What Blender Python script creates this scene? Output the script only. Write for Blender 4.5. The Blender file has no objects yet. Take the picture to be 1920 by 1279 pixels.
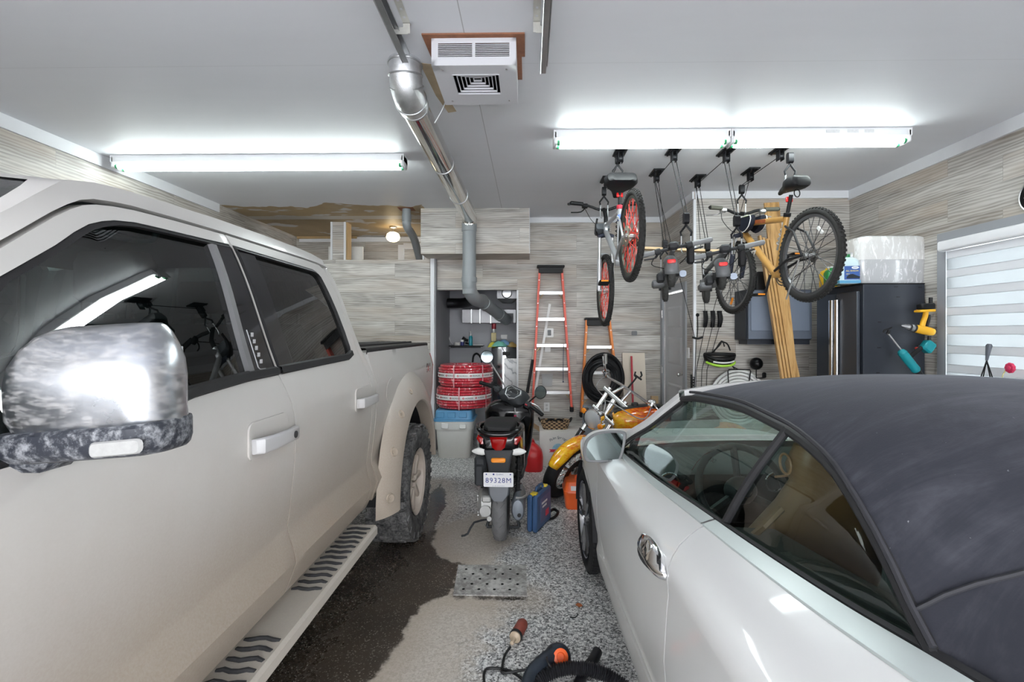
import bpy, bmesh, math, random
from mathutils import Vector as V, Matrix, Quaternion, noise as mnoise
from mathutils.geometry import delaunay_2d_cdt, intersect_point_line
random.seed(7)
C = bpy.context.scene.collection
PI = math.pi
R = math.radians
# ---------------------------------------------------------------- camera model (used to read sizes off the place)
F, CX, CY, H, YAW = 900.0, 977.0, 625.0, 1.55, math.radians(0.9)
_c, _s = math.cos(YAW), math.sin(YAW)
def ray(px, py):
    u = (px-CX)/F; v = (CY-py)/F
    return (u*_c-_s, u*_s+_c, v)
def atY(px, py, y):
    d = ray(px, py); k = y/d[1]; return V((d[0]*k, y, H+d[2]*k))
def atX(px, py, x):
    d = ray(px, py); k = x/d[0]; return V((x, d[1]*k, H+d[2]*k))
def atZ(px, py, z):
    d = ray(px, py); k = (z-H)/d[2]; return V((d[0]*k, d[1]*k, z))
# ---------------------------------------------------------------- small maths
def lerp(a, b, t): return a+(b-a)*t
def interp(x, tab):
    if x <= tab[0][0]: return tab[0][1]
    for (x0, y0), (x1, y1) in zip(tab, tab[1:]):
        if x <= x1: return lerp(y0, y1, (x-x0)/(x1-x0))
    return tab[-1][1]
def sinterp(x, tab):
    "smooth (monotone-ish) interpolation"
    if x <= tab[0][0]: return tab[0][1]
    if x >= tab[-1][0]: return tab[-1][1]
    n = len(tab)
    for i in range(n-1):
        x0, y0 = tab[i]; x1, y1 = tab[i+1]
        if x <= x1:
            def sl(j):
                if j <= 0 or j >= n-1: return None
                return (tab[j+1][1]-tab[j-1][1])/(tab[j+1][0]-tab[j-1][0])
            d = (y1-y0)/(x1-x0); m0 = sl(i); m1 = sl(i+1)
            m0 = d if m0 is None else m0; m1 = d if m1 is None else m1
            h = x1-x0; t = (x-x0)/h
            return ((2*t**3-3*t*t+1)*y0+(t**3-2*t*t+t)*h*m0+(-2*t**3+3*t*t)*y1+(t**3-t*t)*h*m1)
def crom(pts, n=6, closed=False):
    "Catmull-Rom through points (any dimension tuples / vectors)"
    P = [V(p) for p in pts]; m = len(P)
    if m < 3: return P
    out = []
    rng = range(m) if closed else range(m-1)
    for i in rng:
        if closed: a, b, c, d = P[(i-1) % m], P[i], P[(i+1) % m], P[(i+2) % m]
        else: a, b, c, d = P[max(i-1, 0)], P[i], P[i+1], P[min(i+2, m-1)]
        for k in range(n):
            t = k/n
            out.append(0.5*((2*b)+(c-a)*t+(2*a-5*b+4*c-d)*t*t+(3*b-a-3*c+d)*t**3))
    if not closed: out.append(P[-1])
    return out
def frame(axis, up=(0, 0, 1)):
    a = V(axis).normalized(); u = V(up)
    if abs(a.dot(u.normalized())) > .98: u = V((1, 0, 0)) if abs(a.x) < .9 else V((0, 1, 0))
    x = u.cross(a).normalized(); y = a.cross(x)
    return x, y, a
def circle2(r, n, ry=None, a0=0):
    ry = r if ry is None else ry
    return [(r*math.cos(a0+2*PI*i/n), ry*math.sin(a0+2*PI*i/n)) for i in range(n)]
def rrect(w, h, r, n=4):
    "rounded rectangle outline centred at 0"
    r = min(r, w/2-1e-5, h/2-1e-5); out = []
    for cx, cy, a in ((w/2-r, h/2-r, 0), (-w/2+r, h/2-r, 90), (-w/2+r, -h/2+r, 180), (w/2-r, -h/2+r, 270)):
        for i in range(n+1):
            t = R(a+90*i/n); out.append((cx+r*math.cos(t), cy+r*math.sin(t)))
    return out
# ---------------------------------------------------------------- mesh builder
class MB:
    def __init__(s): s.v = []; s.f = []; s.sm = []; s.mi = []; s.cur = 0
    def add(s, vs, fs, smooth=False, M=None, mi=None):
        o = len(s.v)
        for p in vs: s.v.append(tuple(M @ V(p)) if M is not None else tuple(p))
        for f in fs: s.f.append(tuple(i+o for i in f)); s.sm.append(smooth); s.mi.append(s.cur if mi is None else mi)
        return s
    def box(s, c, d, rot=None, bev=0, M=None):
        "centre, size; rot = Matrix 3x3 or None; bev = chamfer"
        hx, hy, hz = d[0]/2, d[1]/2, d[2]/2
        T = Matrix.Translation(V(c)) @ (rot.to_4x4() if rot is not None else Matrix.Identity(4))
        if M is not None: T = M @ T
        if bev <= 0:
            vs = [(x, y, z) for x in (-hx, hx) for y in (-hy, hy) for z in (-hz, hz)]
            fs = [(0, 1, 3, 2), (4, 6, 7, 5), (0, 4, 5, 1), (2, 3, 7, 6), (0, 2, 6, 4), (1, 5, 7, 3)]
            return s.add(vs, fs, False, T)
        b = min(bev, hx*.98, hy*.98, hz*.98)
        vs = []; idx = {}
        for sx in (-1, 1):
            for sy in (-1, 1):
                for sz in (-1, 1):
                    for ax in range(3):
                        p = [sx*(hx-b), sy*(hy-b), sz*(hz-b)]; p[ax] = (sx*hx, sy*hy, sz*hz)[ax]
                        idx[(sx, sy, sz, ax)] = len(vs); vs.append(p)
        fs = []
        g = lambda a, b_, c_, ax: idx[(a, b_, c_, ax)]
        for q in (-1, 1):
            for ax in range(3):
                ring = []
                for (u, w) in ((-1, -1), (1, -1), (1, 1), (-1, 1)):
                    k = [0, 0, 0]; k[ax] = q; k[(ax+1) % 3] = u; k[(ax+2) % 3] = w
                    ring.append(g(*k, ax))
                fs.append(tuple(ring) if q > 0 else tuple(reversed(ring)))
        for ax in range(3):       # edge chamfers along axis ax
            b1, b2 = (ax+1) % 3, (ax+2) % 3
            for u in (-1, 1):
                for w in (-1, 1):
                    r = []
                    for q, ch in ((-1, b1), (1, b1), (1, b2), (-1, b2)):
                        k = [0, 0, 0]; k[ax] = q; k[b1] = u; k[b2] = w; r.append(g(*k, ch))
                    fs.append(tuple(r) if u*w < 0 else tuple(reversed(r)))
        for sx in (-1, 1):
            for sy in (-1, 1):
                for sz in (-1, 1):
                    r = (g(sx, sy, sz, 0), g(sx, sy, sz, 1), g(sx, sy, sz, 2))
                    fs.append(r if sx*sy*sz > 0 else r[::-1])
        return s.add(vs, fs, False, T)
    def rings(s, rings, closed=True, cap=True, smooth=True, loop=False):
        "loft a list of equal-length rings of 3D points"
        n = len(rings[0]); vs = [p for r in rings for p in r]; fs = []
        m = len(rings)
        for i in range(m if loop else m-1):
            a, b = i*n, ((i+1) % m)*n
            for j in range(n if closed else n-1):
                k = (j+1) % n; fs.append((a+j, a+k, b+k, b+j))
        s.add(vs, fs, smooth)
        if cap and closed and not loop:
            s.add(rings[0], [tuple(reversed(range(n)))], False); s.add(rings[-1], [tuple(range(n))], False)
        return s
    def cyl(s, p0, p1, r0, r1=None, n=16, cap=True, smooth=True):
        r1 = r0 if r1 is None else r1
        p0, p1 = V(p0), V(p1); x, y, a = frame(p1-p0)
        return s.rings([[p+x*(r*c)+y*(r*q) for c, q in circle2(1, n)] for p, r in ((p0, r0), (p1, r1))], True, cap, smooth)
    def tube(s, pts, r, n=8, sub=0, closed=False, cap=True, radii=None):
        P = crom(pts, sub, closed) if sub else [V(p) for p in pts]
        m = len(P); out = []; x = None
        for i in range(m):
            if closed: t = P[(i+1) % m]-P[i-1]
            else: t = P[min(i+1, m-1)]-P[max(i-1, 0)]
            if t.length < 1e-9: t = V((0, 0, 1))
            t.normalize()
            if x is None: x, y, _ = frame(t)
            else:
                x = x-t*x.dot(t)
                if x.length < 1e-6: x, y, _ = frame(t)
                x.normalize(); y = t.cross(x)
            q = r if radii is None else interp(i/(m-1), radii)
            out.append([P[i]+x*(q*a)+y*(q*b) for a, b in circle2(1, n)])
        return s.rings(out, True, cap, True, closed)
    def lathe(s, prof, o=(0, 0, 0), axis=(0, 0, 1), n=32, smooth=True, up=(0, 0, 1), a0=0, a1=2*PI):
        "profile of (radius, height along axis)"
        x, y, a = frame(axis, up); o = V(o); rs = []
        full = abs(a1-a0-2*PI) < 1e-6
        for i in range(n if full else n+1):
            t = a0+(a1-a0)*i/n; d = x*math.cos(t)+y*math.sin(t)
            rs.append([o+d*r+a*h for r, h in prof])
        return s.rings(rs, False, False, smooth, full)
    def torus(s, o, axis, Rr, r, n=32, m=10, up=(0, 0, 1)):
        return s.lathe([(Rr+r*c, r*q) for c, q in circle2(1, m)]+[(Rr+r, 0)], o, axis, n, True, up)
    def ball(s, o, r, n=16, m=10, M=None):
        "ellipsoid r = (rx,ry,rz) or number"
        if not hasattr(r, '__len__'): r = (r, r, r)
        o = V(o); vs = []; fs = []
        for i in range(m+1):
            t = PI*i/m
            for j in range(n):
                p = 2*PI*j/n
                d = V((r[0]*math.sin(t)*math.cos(p), r[1]*math.sin(t)*math.sin(p), r[2]*math.cos(t)))
                vs.append(o+(M @ d if M is not None else d))
        for i in range(m):
            for j in range(n):
                k = (j+1) % n; a, b = i*n, (i+1)*n
                fs.append((a+j, b+j, b+k, a+k))
        return s.add(vs, fs, True)
    def prism(s, poly, o=(0, 0, 0), u=(1, 0, 0), w=(0, 0, 1), d=(0, -1, 0), smooth=False, bev=0):
        "extrude 2D outline: point = o + a*u + b*w ; extruded along vector d"
        o, u, w, d = V(o), V(u), V(w), V(d)
        if bev > 0:
            cx = sum(p[0] for p in poly)/len(poly); cy = sum(p[1] for p in poly)/len(poly)
            ins = inset(poly, bev); L = d.length; e = d/L
            lay = [(ins, 0), (poly, bev), (poly, L-bev), (ins, L)]
            rs = [[o+u*a+w*b+e*h for a, b in q] for q, h in lay]
        else: rs = [[o+u*a+w*b+d*h for a, b in poly] for h in (0, 1)]
        return s.rings(rs, True, True, smooth)
    def grid(s, P, smooth=True, flip=False):
        "P[i][j] rows of points"
        n = len(P[0]); vs = [p for r in P for p in r]; fs = []
        for i in range(len(P)-1):
            for j in range(n-1):
                q = (i*n+j, i*n+j+1, (i+1)*n+j+1, (i+1)*n+j); fs.append(q[::-1] if flip else q)
        return s.add(vs, fs, smooth)
    def surf(s, outline, fn, holes=(), step=.05, thick=0, off=0, rim=0, smooth=True, lines=()):
        """fill a 2D outline (minus holes) with triangles and map (a,b) -> fn(a,b,offset).
        thick: a back skin at that depth; rim: only turn the edge in by that depth"""
        loops = [dens(outline, step)]+[dens(h, step) for h in holes]
        pts = []; edges = []
        for lp in loops:
            o = len(pts); n = len(lp); pts += [V((p[0], p[1])) for p in lp]
            edges += [(o+i, o+(i+1) % n) for i in range(n)]
        x0, x1 = min(p.x for p in pts), max(p.x for p in pts); y0, y1 = min(p.y for p in pts), max(p.y for p in pts)
        for b in lines:       # extra crease rows at constant second coordinate
            k = int((x1-x0)/step); run = []
            for i in range(1, k):
                q = (x0+(x1-x0)*i/k, b)
                if inside(q, loops[0]) and not any(inside(q, h) for h in loops[1:]) and min(dist_loop(q, lp) for lp in loops) > step*.15: run.append(len(pts)); pts.append(V(q))
                else: edges += list(zip(run, run[1:])); run = []
            edges += list(zip(run, run[1:]))
        nx, ny = max(1, int((x1-x0)/step)), max(1, int((y1-y0)/step))
        for i in range(1, nx):
            for j in range(1, ny):
                q = (x0+(x1-x0)*(i+.5*(j % 2)*.98)/nx, y0+(y1-y0)*j/ny)
                if inside(q, loops[0]) and not any(inside(q, h) for h in loops[1:]) and min(dist_loop(q, lp) for lp in loops) > step*.4 and all(abs(q[1]-b) > step*.22 for b in lines):
                    pts.append(V(q))
        r = delaunay_2d_cdt(pts, edges, [], 0, 1e-6)
        vs2, fs2 = r[0], r[2]; fs = []
        for f in fs2:
            cx = sum(vs2[i].x for i in f)/len(f); cy = sum(vs2[i].y for i in f)/len(f)
            if inside((cx, cy), loops[0]) and not any(inside((cx, cy), h) for h in loops[1:]): fs.append(tuple(f))
        s.add([fn(p.x, p.y, off) for p in vs2], fs, smooth)
        dd = thick or rim
        if dd:
            for lp in loops:
                a = [fn(p[0], p[1], off) for p in lp]; b = [fn(p[0], p[1], off-dd) for p in lp]
                s.rings([a, b], True, False, False)
        if thick: s.add([fn(p.x, p.y, off-thick) for p in vs2], [f[::-1] for f in fs], smooth)
        return s
    def strip(s, outl, inl, fn, off0=0, off1=0):
        "ring between two matching outlines"
        return s.rings([[fn(p[0], p[1], off0) for p in outl], [fn(p[0], p[1], off1) for p in inl]], True, False, False)
    def xf(s, M):
        s.v = [tuple(M @ V(p)) for p in s.v]; return s
    def mirror(s):
        o = MB(); o.v = [(-x, y, z) for x, y, z in s.v]; o.f = [f[::-1] for f in s.f]; o.sm = list(s.sm); o.mi = list(s.mi); return o
    def join(s, o):
        k = len(s.v); s.v += o.v; s.f += [tuple(i+k for i in f) for f in o.f]; s.sm += o.sm; s.mi += o.mi; return s
def dens(lp, step):
    out = []; n = len(lp)
    for i in range(n):
        a, b = lp[i], lp[(i+1) % n]; L = math.hypot(b[0]-a[0], b[1]-a[1]); k = max(1, int(math.ceil(L/step)))
        for j in range(k): out.append((lerp(a[0], b[0], j/k), lerp(a[1], b[1], j/k)))
    return out
def inside(p, lp):
    c = False; n = len(lp); x, y = p
    for i in range(n):
        (x0, y0), (x1, y1) = lp[i][:2], lp[i-1][:2]
        if (y0 > y) != (y1 > y) and x < (x1-x0)*(y-y0)/(y1-y0)+x0: c = not c
    return c
def dseg(p, a, b):
    dx, dy = b[0]-a[0], b[1]-a[1]; L = dx*dx+dy*dy
    t = 0 if L == 0 else max(0, min(1, ((p[0]-a[0])*dx+(p[1]-a[1])*dy)/L))
    return math.hypot(p[0]-a[0]-t*dx, p[1]-a[1]-t*dy)
def dist_loop(p, lp): return min(dseg(p, lp[i-1], lp[i]) for i in range(len(lp)))
def inset(poly, d):
    "inset a 2D outline (either winding) by d"
    n = len(poly); A = sum(poly[i-1][0]*poly[i][1]-poly[i][0]*poly[i-1][1] for i in range(n)); sg = 1 if A > 0 else -1
    out = []
    for i in range(n):
        a, b, c = V(poly[i-1][:2]), V(poly[i][:2]), V(poly[(i+1) % n][:2])
        e0 = (b-a); e1 = (c-b)
        if e0.length < 1e-9: e0 = e1
        if e1.length < 1e-9: e1 = e0
        e0.normalize(); e1.normalize()
        n0 = V((-e0.y, e0.x))*sg; n1 = V((-e1.y, e1.x))*sg; m = n0+n1
        if m.length < 1e-6: m = n0
        m.normalize(); k = d/max(.35, m.dot(n0))
        out.append((b.x+m.x*k, b.y+m.y*k))
    return out
# ---------------------------------------------------------------- objects
WORLD = {}
def thing(name, label, cat, loc=(0, 0, 0), rotz=0, group=None, M=None):
    o = bpy.data.objects.new(name, None); C.objects.link(o); o.empty_display_size = .1
    m = M if M is not None else Matrix.Translation(V(loc)) @ Matrix.Rotation(rotz, 4, 'Z')
    o.matrix_world = m; WORLD[o.name] = m.copy()
    o['label'] = label; o['category'] = cat
    if group: o['group'] = group
    return o
def ob(name, mb, mats, parent=None, world=False, label=None, bevel=0, sharp=38):
    "link a builder as one mesh object; world=True when its points are world points under a placed parent"
    me = bpy.data.meshes.new(name)
    vs = mb.v
    if world and parent is not None:
        inv = full(parent).inverted(); vs = [tuple(inv @ V(p)) for p in vs]
    me.from_pydata(vs, [], mb.f)
    if not isinstance(mats, (list, tuple)): mats = [mats]
    for m in mats: me.materials.append(m)
    me.polygons.foreach_set('use_smooth', mb.sm)
    if len(mats) > 1: me.polygons.foreach_set('material_index', [min(i, len(mats)-1) for i in mb.mi])
    bm = bmesh.new(); bm.from_mesh(me); bmesh.ops.remove_doubles(bm, verts=bm.verts, dist=1e-5)
    bmesh.ops.recalc_face_normals(bm, faces=bm.faces); bm.to_mesh(me); bm.free()
    me.set_sharp_from_angle(angle=R(sharp))
    me.update()
    o = bpy.data.objects.new(name, me); C.objects.link(o)
    if parent is not None: o.parent = parent
    if label: o['label'] = label
    if bevel:
        b = o.modifiers.new('bevel', 'BEVEL'); b.width = bevel; b.segments = 2; b.limit_method = 'ANGLE'
    return o
def full(p):
    m = WORLD.get(p.name)
    if m is None: m = full(p.parent) if p.parent else Matrix.Identity(4)
    return m
def solo(name, mb, mats, label, cat, group=None, origin=None, **k):
    "a thing that is one mesh; origin moved to its base"
    xs = [p[0] for p in mb.v]; ys = [p[1] for p in mb.v]; zs = [p[2] for p in mb.v]
    o3 = origin or ((min(xs)+max(xs))/2, (min(ys)+max(ys))/2, min(zs))
    mb.v = [(p[0]-o3[0], p[1]-o3[1], p[2]-o3[2]) for p in mb.v]
    o = ob(name, mb, mats, None, **k); o.location = o3; WORLD[o.name] = Matrix.Translation(V(o3))
    o['label'] = label; o['category'] = cat
    if group: o['group'] = group
    return o
def struct(name, mb, mats, parent=None, **k):
    o = ob(name, mb, mats, parent, **k)
    if parent is None: o['kind'] = 'structure'
    return o
def dup(root, M, label, name=None, group=None):
    "copy a thing with its parts and sub-parts"
    r = root.copy(); C.objects.link(r); r.matrix_world = M; WORLD[r.name] = M.copy(); r['label'] = label
    if group: r['group'] = group
    def rec(src, dst):
        for ch in list(src.children):
            c = ch.copy(); C.objects.link(c); c.parent = dst; rec(ch, c)
    rec(root, r)
    return r
def text_mb(body, size, M, extrude=.0008, font_space=1.0, shear=0, align='CENTER'):
    "lettering as mesh geometry, placed with matrix M (text lies in its xy plane)"
    cu = bpy.data.curves.new('t', 'FONT'); cu.body = body; cu.size = size; cu.extrude = extrude
    cu.align_x = align; cu.align_y = 'CENTER'; cu.space_character = font_space; cu.shear = shear; cu.resolution_u = 3
    o = bpy.data.objects.new('t', cu); C.objects.link(o)
    dg = bpy.context.evaluated_depsgraph_get(); dg.update()
    me = bpy.data.meshes.new_from_object(o.evaluated_get(dg))
    mb = MB(); mb.add([M @ v.co for v in me.vertices], [tuple(p.vertices) for p in me.polygons])
    bpy.data.objects.remove(o); bpy.data.curves.remove(cu); bpy.data.meshes.remove(me)
    return mb
def basis(o, x, y):
    "matrix with columns x, y, x*y and origin o"
    x = V(x).normalized(); y = V(y); y = (y-x*y.dot(x)).normalized(); z = x.cross(y)
    m = Matrix((x, y, z)).transposed().to_4x4(); m.translation = V(o); return m
# ---------------------------------------------------------------- materials
class NT:
    def __init__(s, name):
        s.m = bpy.data.materials.new(name); s.m.use_nodes = True; s.t = s.m.node_tree; s.t.nodes.clear()
    def n(s, typ, ins=None, **at):
        x = s.t.nodes.new('ShaderNode'+typ)
        for k, v in at.items(): setattr(x, k, v)
        for k, v in (ins or {}).items():
            sock = x.inputs[k]
            if isinstance(v, bpy.types.NodeSocket): s.t.links.new(v, sock)
            else: sock.default_value = v
        return x
    def math(s, op, a, b=0.0, c=None, clamp=False):
        x = s.n('Math', {0: a, 1: b}, operation=op, use_clamp=clamp)
        if c is not None: s.t.links.new(c, x.inputs[2]) if isinstance(c, bpy.types.NodeSocket) else setattr(x.inputs[2], 'default_value', c)
        return x.outputs[0]
    def mix(s, fac, a, b, blend='MIX'):
        x = s.n('Mix', data_type='RGBA', blend_type=blend)
        for sock, v in ((x.inputs[0], fac), (x.inputs[6], a), (x.inputs[7], b)):
            if isinstance(v, bpy.types.NodeSocket): s.t.links.new(v, sock)
            else: sock.default_value = v if not hasattr(v, '__len__') else (*v, 1)[:4]
        return x.outputs[2]
    def ramp(s, fac, stops, interp='LINEAR'):
        x = s.n('ValToRGB', {0: fac}); e = x.color_ramp.elements; x.color_ramp.interpolation = interp
        while len(e) > len(stops): e.remove(e[-1])
        while len(e) < len(stops): e.new(1)
        for k, (p, c) in zip(e, stops):
            k.position = p; k.color = (c, c, c, 1) if not hasattr(c, '__len__') else (*c, 1)[:4]
        return x.outputs[0]
    def noise(s, vec, scale, detail=3, rough=.5, dist=0):
        return s.n('TexNoise', {'Vector': vec, 'Scale': scale, 'Detail': detail, 'Roughness': rough, 'Distortion': dist}).outputs[0]
    def smooth(s, x, a, b):
        if a > b: return s.math('SUBTRACT', 1.0, s.smooth(x, b, a))
        return s.n('MapRange', {0: x, 1: a, 2: b, 3: 0.0, 4: 1.0}, interpolation_type='SMOOTHSTEP').outputs[0]
    def bsdf(s, col, rough=.5, metal=0.0, coat=0.0, bump=None, bstr=.2, bdist=.01, **ex):
        i = {'Base Color': col if isinstance(col, bpy.types.NodeSocket) else (*col, 1)[:4], 'Roughness': rough, 'Metallic': metal, 'Coat Weight': coat, 'Coat Roughness': .04}
        for k, v in ex.items(): i[k.replace('_', ' ')] = v
        b = s.n('BsdfPrincipled', i)
        if bump is not None: s.t.links.new(s.n('Bump', {'Height': bump, 'Strength': bstr, 'Distance': bdist}).outputs[0], b.inputs['Normal'])
        return b.outputs[0]
    def out(s, sh): s.n('OutputMaterial', {0: sh}); return s.m
    def obj(s): return s.n('TexCoord').outputs['Object']
    def pos(s): return s.n('NewGeometry').outputs['Position']
def srgb(r, g, b):
    f = lambda c: (c/255/12.92) if c/255 <= .04045 else ((c/255+.055)/1.055)**2.4
    return (f(r), f(g), f(b))
MATS = {}
def mat(name, col, rough=.5, metal=0.0, coat=0.0, var=.12, scale=9, bump=0, **ex):
    if name in MATS: return MATS[name]
    t = NT(name); o = t.obj(); nz = t.noise(o, scale, 4, .6)
    if max(col) < .06 and 'Specular_IOR_Level' not in ex and not coat: ex['Specular_IOR_Level'] = .22
    c = t.mix(nz, tuple(x*(1-var) for x in col), tuple(min(1, x*(1+var)) for x in col))
    rg = t.math('MULTIPLY_ADD', nz, .12, rough-.06, clamp=True)
    m = t.out(t.bsdf(c, rg, metal, coat, bump=t.noise(o, scale*12, 3) if bump else None, bstr=bump, bdist=.004, **ex))
    MATS[name] = m; return m
def emit(name, col, strength):
    t = NT(name); e = t.n('Emission', {0: (*col, 1), 1: strength}); return t.out(e.outputs[0])
def glassm(name, tint, rough=0.0, f0=1.5, dirt=0, film=.0, dcol=(.5, .48, .45)):
    "thin pane: tinted see-through plus fresnel reflection, optional dust film"
    t = NT(name)
    tr = t.n('BsdfTransparent', {0: (*tint, 1)}); gl = t.n('BsdfGlossy', {0: (1, 1, 1, 1), 1: rough})
    r0 = ((f0-1)/(f0+1))**2*1.6; fc = t.n('LayerWeight', {0: .5}).outputs[1]; fr = t.math('MULTIPLY_ADD', t.math('POWER', fc, 4.5), 1-r0, r0)
    mx = t.n('MixShader', {0: fr, 1: tr.outputs[0], 2: gl.outputs[0]})
    o = mx.outputs[0]
    if dirt:
        p = t.obj(); q = t.n('Mapping', {0: p, 3: (14, 14, 3)}).outputs[0]
        d = t.math('MULTIPLY', t.smooth(t.noise(q, 6, 5, .7), .45, .8), dirt); d = t.math('ADD', d, film)
        df = t.n('BsdfDiffuse', {0: (*dcol, 1)}); o = t.n('MixShader', {0: d, 1: o, 2: df.outputs[0]}).outputs[0]
    return t.out(o)
# ================================================================ materials of the shell
def plank_mat(name, dark, mid, light, warm, row=.19, length=1.25):
    t = NT(name); p = t.n('SeparateXYZ', {0: t.pos()}).outputs
    u = t.math('ADD', p[0], t.math('MULTIPLY', p[1], 1.0)); v = p[2]
    uv = t.n('CombineXYZ', {0: u, 1: v, 2: 0.0}).outputs[0]
    br = t.n('TexBrick', {'Vector': uv, 'Color1': (0, 0, 0, 1), 'Color2': (1, 1, 1, 1), 'Mortar': (.5, .5, .5, 1), 'Scale': 1.0, 'Mortar Size': .0012, 'Brick Width': length, 'Row Height': row}, offset=.37, offset_frequency=2)
    rnd = br.outputs[0]; k = t.n('SeparateColor', {0: rnd}).outputs[0]
    off = t.math('MULTIPLY', k, 37.0)
    g = t.n('CombineXYZ', {0: t.math('ADD', t.math('MULTIPLY', u, .9), off), 1: t.math('MULTIPLY', v, 5.5), 2: off}).outputs[0]
    n1 = t.noise(g, 1.25, 2, .5, 1.6)
    g2 = t.n('CombineXYZ', {0: t.math('ADD', t.math('MULTIPLY', u, 3.0), off), 1: t.math('MULTIPLY', v, 75.0), 2: off}).outputs[0]
    n2 = t.noise(g2, 2.0, 4, .7)
    wv = t.n('TexWave', {'Vector': t.n('CombineXYZ', {0: t.math('ADD', t.math('MULTIPLY', u, .55), off), 1: t.math('MULTIPLY', v, 4.0), 2: 0.0}).outputs[0], 'Scale': 3.2, 'Distortion': 9.0, 'Detail': 3.0, 'Detail Scale': .8, 'Detail Roughness': .6}, wave_type='BANDS', bands_direction='Y').outputs[1]
    f = t.math('ADD', t.math('MULTIPLY', n1, .8), t.math('MULTIPLY', t.math('SUBTRACT', k, .5), .16))
    f = t.math('ADD', f, t.math('MULTIPLY', t.math('SUBTRACT', n2, .5), .13)); f = t.math('ADD', f, t.math('MULTIPLY', t.math('SUBTRACT', wv, .5), .24))
    c = t.ramp(f, [(.14, dark), (.43, mid), (.78, light)])
    c = t.mix(t.smooth(t.noise(g, .7, 3, .5), .45, .72), c, t.mix(.5, c, warm))
    c = t.mix(t.math('MULTIPLY', br.outputs[1], .5), c, (.12, .115, .11))
    m = t.out(t.bsdf(c, t.math('MULTIPLY_ADD', n2, .2, .38), bump=t.math('ADD', n2, t.math('MULTIPLY', br.outputs[1], -2.0)), bstr=.12, bdist=.003))
    MATS[name] = m; return m
PLANK = plank_mat('oak_laminate', (.22, .20, .18), (.46, .435, .40), (.70, .685, .65), (.42, .335, .26))
TRIM = mat('white_trim', (.72, .73, .75), .45, var=.04)
GREYTRIM = mat('grey_trim', (.30, .31, .33), .45, var=.05)
GREYPAINT = mat('grey_wall_paint', (.32, .32, .34), .6, var=.08, scale=2)
def ceiling_mat():
    t = NT('ceiling_board'); P = t.pos(); p = t.n('SeparateXYZ', {0: P}).outputs
    q = t.n('Mapping', {0: P, 3: (.6, 3.5, 1)}).outputs[0]
    n = t.noise(q, 1.3, 4, .6)
    paint = t.mix(n, (.64, .645, .675), (.70, .705, .735))
    # bare drywall and filler beyond the painted part on the left
    e = t.math('ADD', p[1], t.math('MULTIPLY', t.math('SUBTRACT', t.noise(P, 1.7, 3, .5), .5), 1.1))
    m = t.math('MULTIPLY', t.smooth(e, 5.72, 5.76), t.math('LESS_THAN', p[0], -1.28))
    nn = t.noise(t.n('Mapping', {0: P, 3: (1, 2.0, 1)}).outputs[0], 1.9, 3, .55)
    bare = t.mix(t.smooth(nn, .56, .6), t.mix(t.noise(P, 5, 3), (.30, .215, .11), (.42, .31, .165)), (.52, .51, .50))
    seam = t.math('LESS_THAN', t.math('ABSOLUTE', t.math('SUBTRACT', p[1], 6.35)), .09)
    bare = t.mix(seam, bare, (.50, .47, .42))
    c = t.mix(m, paint, bare)
    l1 = t.math('LESS_THAN', t.math('ABSOLUTE', t.math('SUBTRACT', t.math('ADD', p[0], .33), 0.0)), .0025)
    l2 = t.math('LESS_THAN', t.math('ABSOLUTE', t.math('SUBTRACT', p[1], 2.74)), .002)
    c = t.mix(t.math('MULTIPLY', t.math('MAXIMUM', l1, t.math('MULTIPLY', l2, .35)), .6), c, (.18, .17, .16))
    return t.out(t.bsdf(c, .5, bump=n, bstr=.05))
def floor_mat():
    t = NT('flake_floor'); P = t.pos(); p = t.n('SeparateXYZ', {0: P}).outputs
    a = t.n('Attribute', attribute_name='wet').outputs[2]; d = t.n('Attribute', attribute_name='dirt').outputs[2]
    v1 = t.n('TexVoronoi', {'Vector': P, 'Scale': 95.0}); s1 = t.n('SeparateColor', {0: v1.outputs[1]}).outputs[0]
    v2 = t.n('TexVoronoi', {'Vector': P, 'Scale': 190.0}); s2 = t.n('SeparateColor', {0: v2.outputs[1]}).outputs[1]
    base = t.ramp(t.math('ADD', t.math('MULTIPLY', s1, .6), t.math('MULTIPLY', s2, .4)), [(.12, (.03, .03, .032)), (.30, (.20, .20, .20)), (.52, (.46, .46, .46)), (.80, (.82, .82, .80))])
    n = t.noise(P, 2.6, 6, .65); n5 = t.noise(P, 16, 5, .7)
    dm = t.smooth(t.math('ADD', d, t.math('ADD', t.math('MULTIPLY', t.math('SUBTRACT', n, .5), 1.2), t.math('MULTIPLY', t.math('SUBTRACT', n5, .5), .55))), .35, .75)
    dust = t.mix(t.noise(P, 60, 3, .7), (.40, .345, .29), (.60, .54, .47))
    c = t.mix(t.math('MULTIPLY', dm, .82), base, dust)
    wm = t.smooth(t.math('ADD', a, t.math('ADD', t.math('MULTIPLY', t.math('SUBTRACT', n, .5), .10), t.math('MULTIPLY', t.math('SUBTRACT', n5, .5), .10))), -.012, .022)
    mud = t.mix(t.noise(P, 3.2, 5, .6), (.007, .006, .005), (.060, .038, .022))
    mud = t.mix(t.math('MULTIPLY', t.smooth(s2, .9, .97), .55), mud, (.35, .32, .28))
    c = t.mix(t.math('MULTIPLY', wm, .96), c, mud)
    # tide line of silt round the puddle
    tl = t.math('MULTIPLY', t.math('SUBTRACT', t.smooth(a, -.2, -.02), wm), .55, clamp=True)
    c = t.mix(tl, c, (.42, .35, .28))
    rg = t.math('MULTIPLY_ADD', wm, -.22, t.math('MULTIPLY_ADD', dm, .25, .42))
    b = t.math('MULTIPLY', s1, t.math('SUBTRACT', 1.0, wm))
    return t.out(t.bsdf(c, rg, bump=b, bstr=.12, bdist=.002))
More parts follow.
